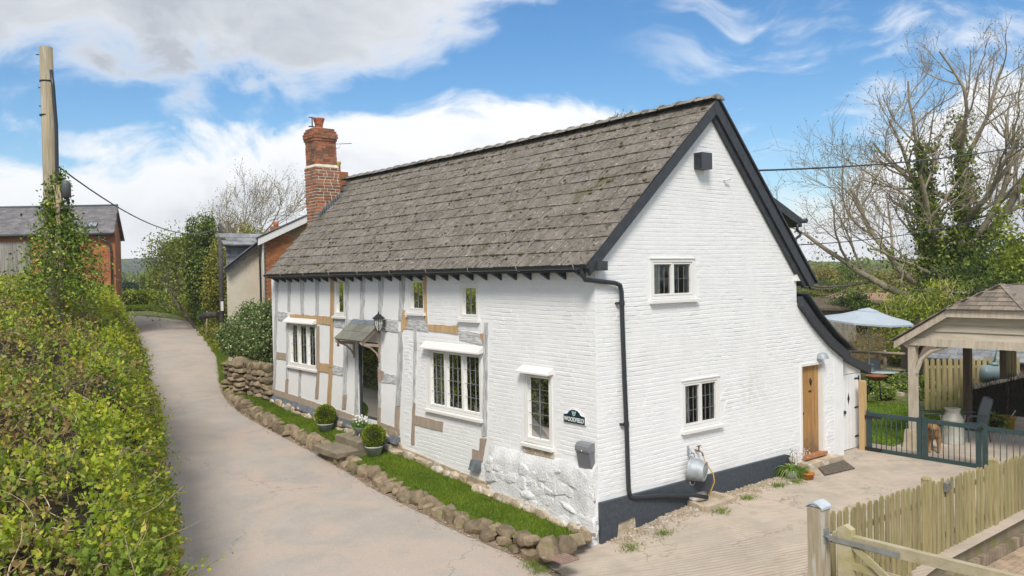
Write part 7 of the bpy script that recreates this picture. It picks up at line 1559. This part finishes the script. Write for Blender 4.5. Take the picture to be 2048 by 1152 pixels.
# evergreens and lighter trees round it
for i, (px, py, d, h, rx, lf, nm, lab) in enumerate(((1965, 560, 40, 4.0, 2.3, l_dark, 'dark_evergreen', 'dark evergreen mass right of the ivy tree foot'), (2040, 560, 38, 5.4, 2.4, l_dark, 'dark_evergreen', 'dark evergreen at the right edge of the photo'), (1895, 560, 40, 3.4, 1.8, l_dark, 'dark_evergreen', 'low dark evergreen at the foot of the ivy tree'), (2092, 560, 33, 7.6, 1.7, l_lane, 'bright_tree', 'bright yellow green tree at the right edge above the gazebo'))):
    leafy_tree(nm, lab, gpt(px, py, d), h, (rx, rx, h * .5), 70 + i, lf, 11000, .17, m_bark, cz=.52, core=(.015, .025, .008) if lf is l_dark else None, group='evergreens round the ivy tree')
l_willow = leafmat('willow_leaf', (.27, .32, .03), (.20, .26, .03), (.38, .40, .07), scale=1.2)
for i, (px, py, d, rx, h, lab) in enumerate(((1880, 600, 35, 1.35, 2.3, 'bright lime bamboo behind the gazebo roof'), (1835, 620, 36, 1.2, 1.7, 'lime green bamboo left of the gazebo roof'), (1925, 590, 37, 1.2, 2.0, 'bright lime bamboo below the ivy tree'))):
    b = gpt(px, py, d); top = at(px, (555, 590, 560)[i], d)[2]; t = thing('bamboo', lab, 'bamboo', tuple(b), 'bamboo clumps behind the gazebo'); H = top - b[2]; C = []
    rb = np.random.default_rng(i)
    for k in range(26): x, y = b[0] + rb.normal() * rx * .55, b[1] + rb.normal() * rx * .55; hh = H * rb.uniform(.7, 1.02); MB().tube([(x, y, b[2]), (x + rb.normal() * .1, y + rb.normal() * .1, b[2] + hh * .6), (x + rb.normal() * .4, y + rb.normal() * .4, b[2] + hh)], .014, 4).build('cane', m_twig, t); C += [(x + rb.normal() * .32, y + rb.normal() * .32, b[2] + hh * (.25 + .75 * rb.random() ** .8)) for _ in range(170)]
    leaves('foliage', np.array(C), .22, l_willow, t, 80 + i, up=.4, aspect=.2)
for i, (px, py, d, rx, rz_, lf, lab) in enumerate(((1795, 635, 37, 1.4, .9, l_mid, 'green shrub behind the parasol'), (1850, 655, 34, 1.1, .9, l_lane, 'yellow green shrub right of the parasol'), (1815, 690, 33.5, .8, .6, l_lane, 'lime shrub behind the pole fence'), (1690, 612, 41.5, 1.2, .7, l_dark, 'dark ivy bush on the old shed'), (1640, 575, 60, 2.2, .9, l_dark, 'dark green bush beside the field'), (1620, 600, 50, 1.0, .5, l_lane, 'light bush at the edge of the field'), (1985, 600, 33, 1.6, 1.2, l_dark, 'dark shrub behind the gazebo hip'))):
    c = at(px, py, d); bush('garden_shrub', lab, tuple(c), (rx, rx, rz_), 3000, lf, .13, 90 + i, 'shrub', 'garden shrubs on the right')
# twiggy brown shrubs behind the table
for i, (px, d, lab) in enumerate(((1715, 35, 'twiggy brown bare shrub left of the parasol pole'), (1760, 35, 'twiggy brown bare shrub right of the parasol pole'), (1790, 36, 'twiggy bare shrub behind the garden chairs'))):
    b = gpt(px, 690, d); rb = np.random.default_rng(300 + i); t = thing('bare_shrub', lab, 'shrub', tuple(b), 'twiggy brown shrubs behind the table'); mb = MB()
    for k in range(90):
        p = Vector(b) + Vector((rb.normal() * .5, rb.normal() * .5, 0)); d2 = Vector((rb.normal() * .5, rb.normal() * .5, 1)); pp = [p]
        for s in range(5): d2 = (d2 + Vector(rb.normal(size=3)) * .35).normalized(); pp.append(pp[-1] + d2 * .34)
        mb.tube(pp, [.012, .010, .008, .006, .005, .004], 3, cap=False)
    mb.build('stems', mat('russet_twig', (.30, .19, .10), (.22, .16, .09), rough=.9, scale=6, isl=.3), t, 'stuff'); leaves('dry_leaf', np.array(b) + rb.normal(size=(900, 3)) * np.array([.75, .75, .4]) + np.array([0, 0, 1.0]), .07, leafmat('dry_leaf', (.30, .20, .10), (.24, .20, .09), (.2, .22, .06)), t, i)
# old shed with a low roof behind the parasol
os_ = thing('old_shed', 'weathered low shed with a thatch brown roof left of the parasol', 'shed', tuple(at(1650, 620, 41))); q0, q1 = at(1600, 618, 41), at(1712, 618, 41); up_ = np.array([0, 0, 1]); bkv = np.array(R[2]) * np.array([1, 1, 0])
rfz = at(1650, 600, 43)[2]
MB().hexa([q0 - up_ * 1.6, q1 - up_ * 1.6, q1 + bkv * 3 - up_ * 1.6, q0 + bkv * 3 - up_ * 1.6, q0 + up_ * .0, q1, q1 + bkv * 3, q0 + bkv * 3]).build('wall', m_gboard, os_)
MB().hexa([q0 - bkv * .3 - up_ * .06, q1 - bkv * .3 - up_ * .06, q1 + bkv * 1.6 + up_ * (rfz - q1[2]), q0 + bkv * 1.6 + up_ * (rfz - q1[2]), q0 - bkv * .3 + up_ * .06, q1 - bkv * .3 + up_ * .06, q1 + bkv * 1.6 + up_ * (rfz - q1[2] + .1), q0 + bkv * 1.6 + up_ * (rfz - q1[2] + .1)]).build('roof', mat('brown_thatch', (.13, .10, .065), (.09, .075, .05), rough=1, scale=3, bump=.8, bscale=18), os_)
fbd = thing('flat_roofed_hut', 'low hut with a pale flat roof under the ivy tree', 'hut', tuple(at(1945, 600, 40))); q0, q1 = at(1905, 586, 36), at(1990, 588, 36)
MB().hexa([q0 - up_ * 1.8, q1 - up_ * 1.8, q1 + bkv * 2 - up_ * 1.8, q0 + bkv * 2 - up_ * 1.8, q0, q1, q1 + bkv * 2, q0 + bkv * 2]).build('wall', m_gboard, fbd); MB().hexa([q0 - bkv * .2, q1 - bkv * .2, q1 + bkv * 2.2, q0 + bkv * 2.2, q0 - bkv * .2 + up_ * .14, q1 - bkv * .2 + up_ * .14, q1 + bkv * 2.2 + up_ * .14, q0 + bkv * 2.2 + up_ * .14]).build('roof', mat('pale_felt', (.42, .44, .46), rough=.6), fbd)
# hazy bare woods beyond the field
random.seed(61)
fw = []
for i in range(16):
    px = 1560 + i * 24 + random.uniform(-8, 8); d = random.uniform(82, 115); h = random.uniform(4.2, 6.2) ; lf = random.choice([l_bud, l_olive, l_pale])
    b = at(px, 590, d); b[2] = b[2] - .3; lab = '%s spring tree in the wood line beyond the field, %s' % ('brownish' if lf is l_bud else 'olive' if lf is l_olive else 'pale', ('nearest the gable', 'second from the gable', 'third from the gable', 'left of the old shed', 'behind the old shed', 'right of the old shed', 'above the parasol', 'just right of the parasol', 'left of the bamboo', 'over the left bamboo', 'behind the left bamboo', 'behind the middle bamboo', 'left of the ivy trunk', 'behind the ivy trunk', 'right of the ivy trunk', 'farthest right')[i])
    wood_tree('field_tree', lab, b, h * .36, .10, 500 + i, m_bark, lf, .26, 5, .42, 'wood line beyond the field', kids=(4, 6), ratio=.68, maxl=3, up=.10, wig=.15, ang=(.35, .9))
P = []
for k in range(9000):
    px = 1540 + 520 * random.random(); d = random.uniform(86, 110); b = at(px, 592, d); P.append((b[0], b[1], b[2] + 1.7 * random.random() ** 1.6))
tag(leaves('hedgerow', np.array(P), .42, l_olive, None, 77), 'olive hedgerow along the far side of the ploughed field', 'hedgerow')
P = []
for k in range(14000):
    px = random.choice([random.uniform(200, 460), random.uniform(1500, 2200)]); d = random.uniform(230, 420); b = at(px, 565, d); P.append((b[0], b[1], 2.0 + (4.5 + 3 * mnoise.noise(Vector((px * .02, d * .02, 0)))) * random.random()))
tag(leaves('far_wood', np.array(P), 1.5, l_pale, None, 78), 'far hazy woodland along the horizon', 'woodland')
# air: thin haze over the distance
hz = MB().box((-900, -420, -5), (900, 920, 60)).build('haze', None, None, 'stuff'); hm = bpy.data.materials.new('haze_air'); hm.use_nodes = True; Nh = NT(hm.node_tree)
pvn = Nh.n('ShaderNodeVolumePrincipled', {'Color': (.82, .88, .95), 'Density': .0005, 'Anisotropy': .2}); Nh.n('ShaderNodeOutputMaterial', {'Volume': pvn.outputs[0]}); hz.data.materials.append(hm); tag(hz, 'thin pale haze hanging over the distance', 'haze')
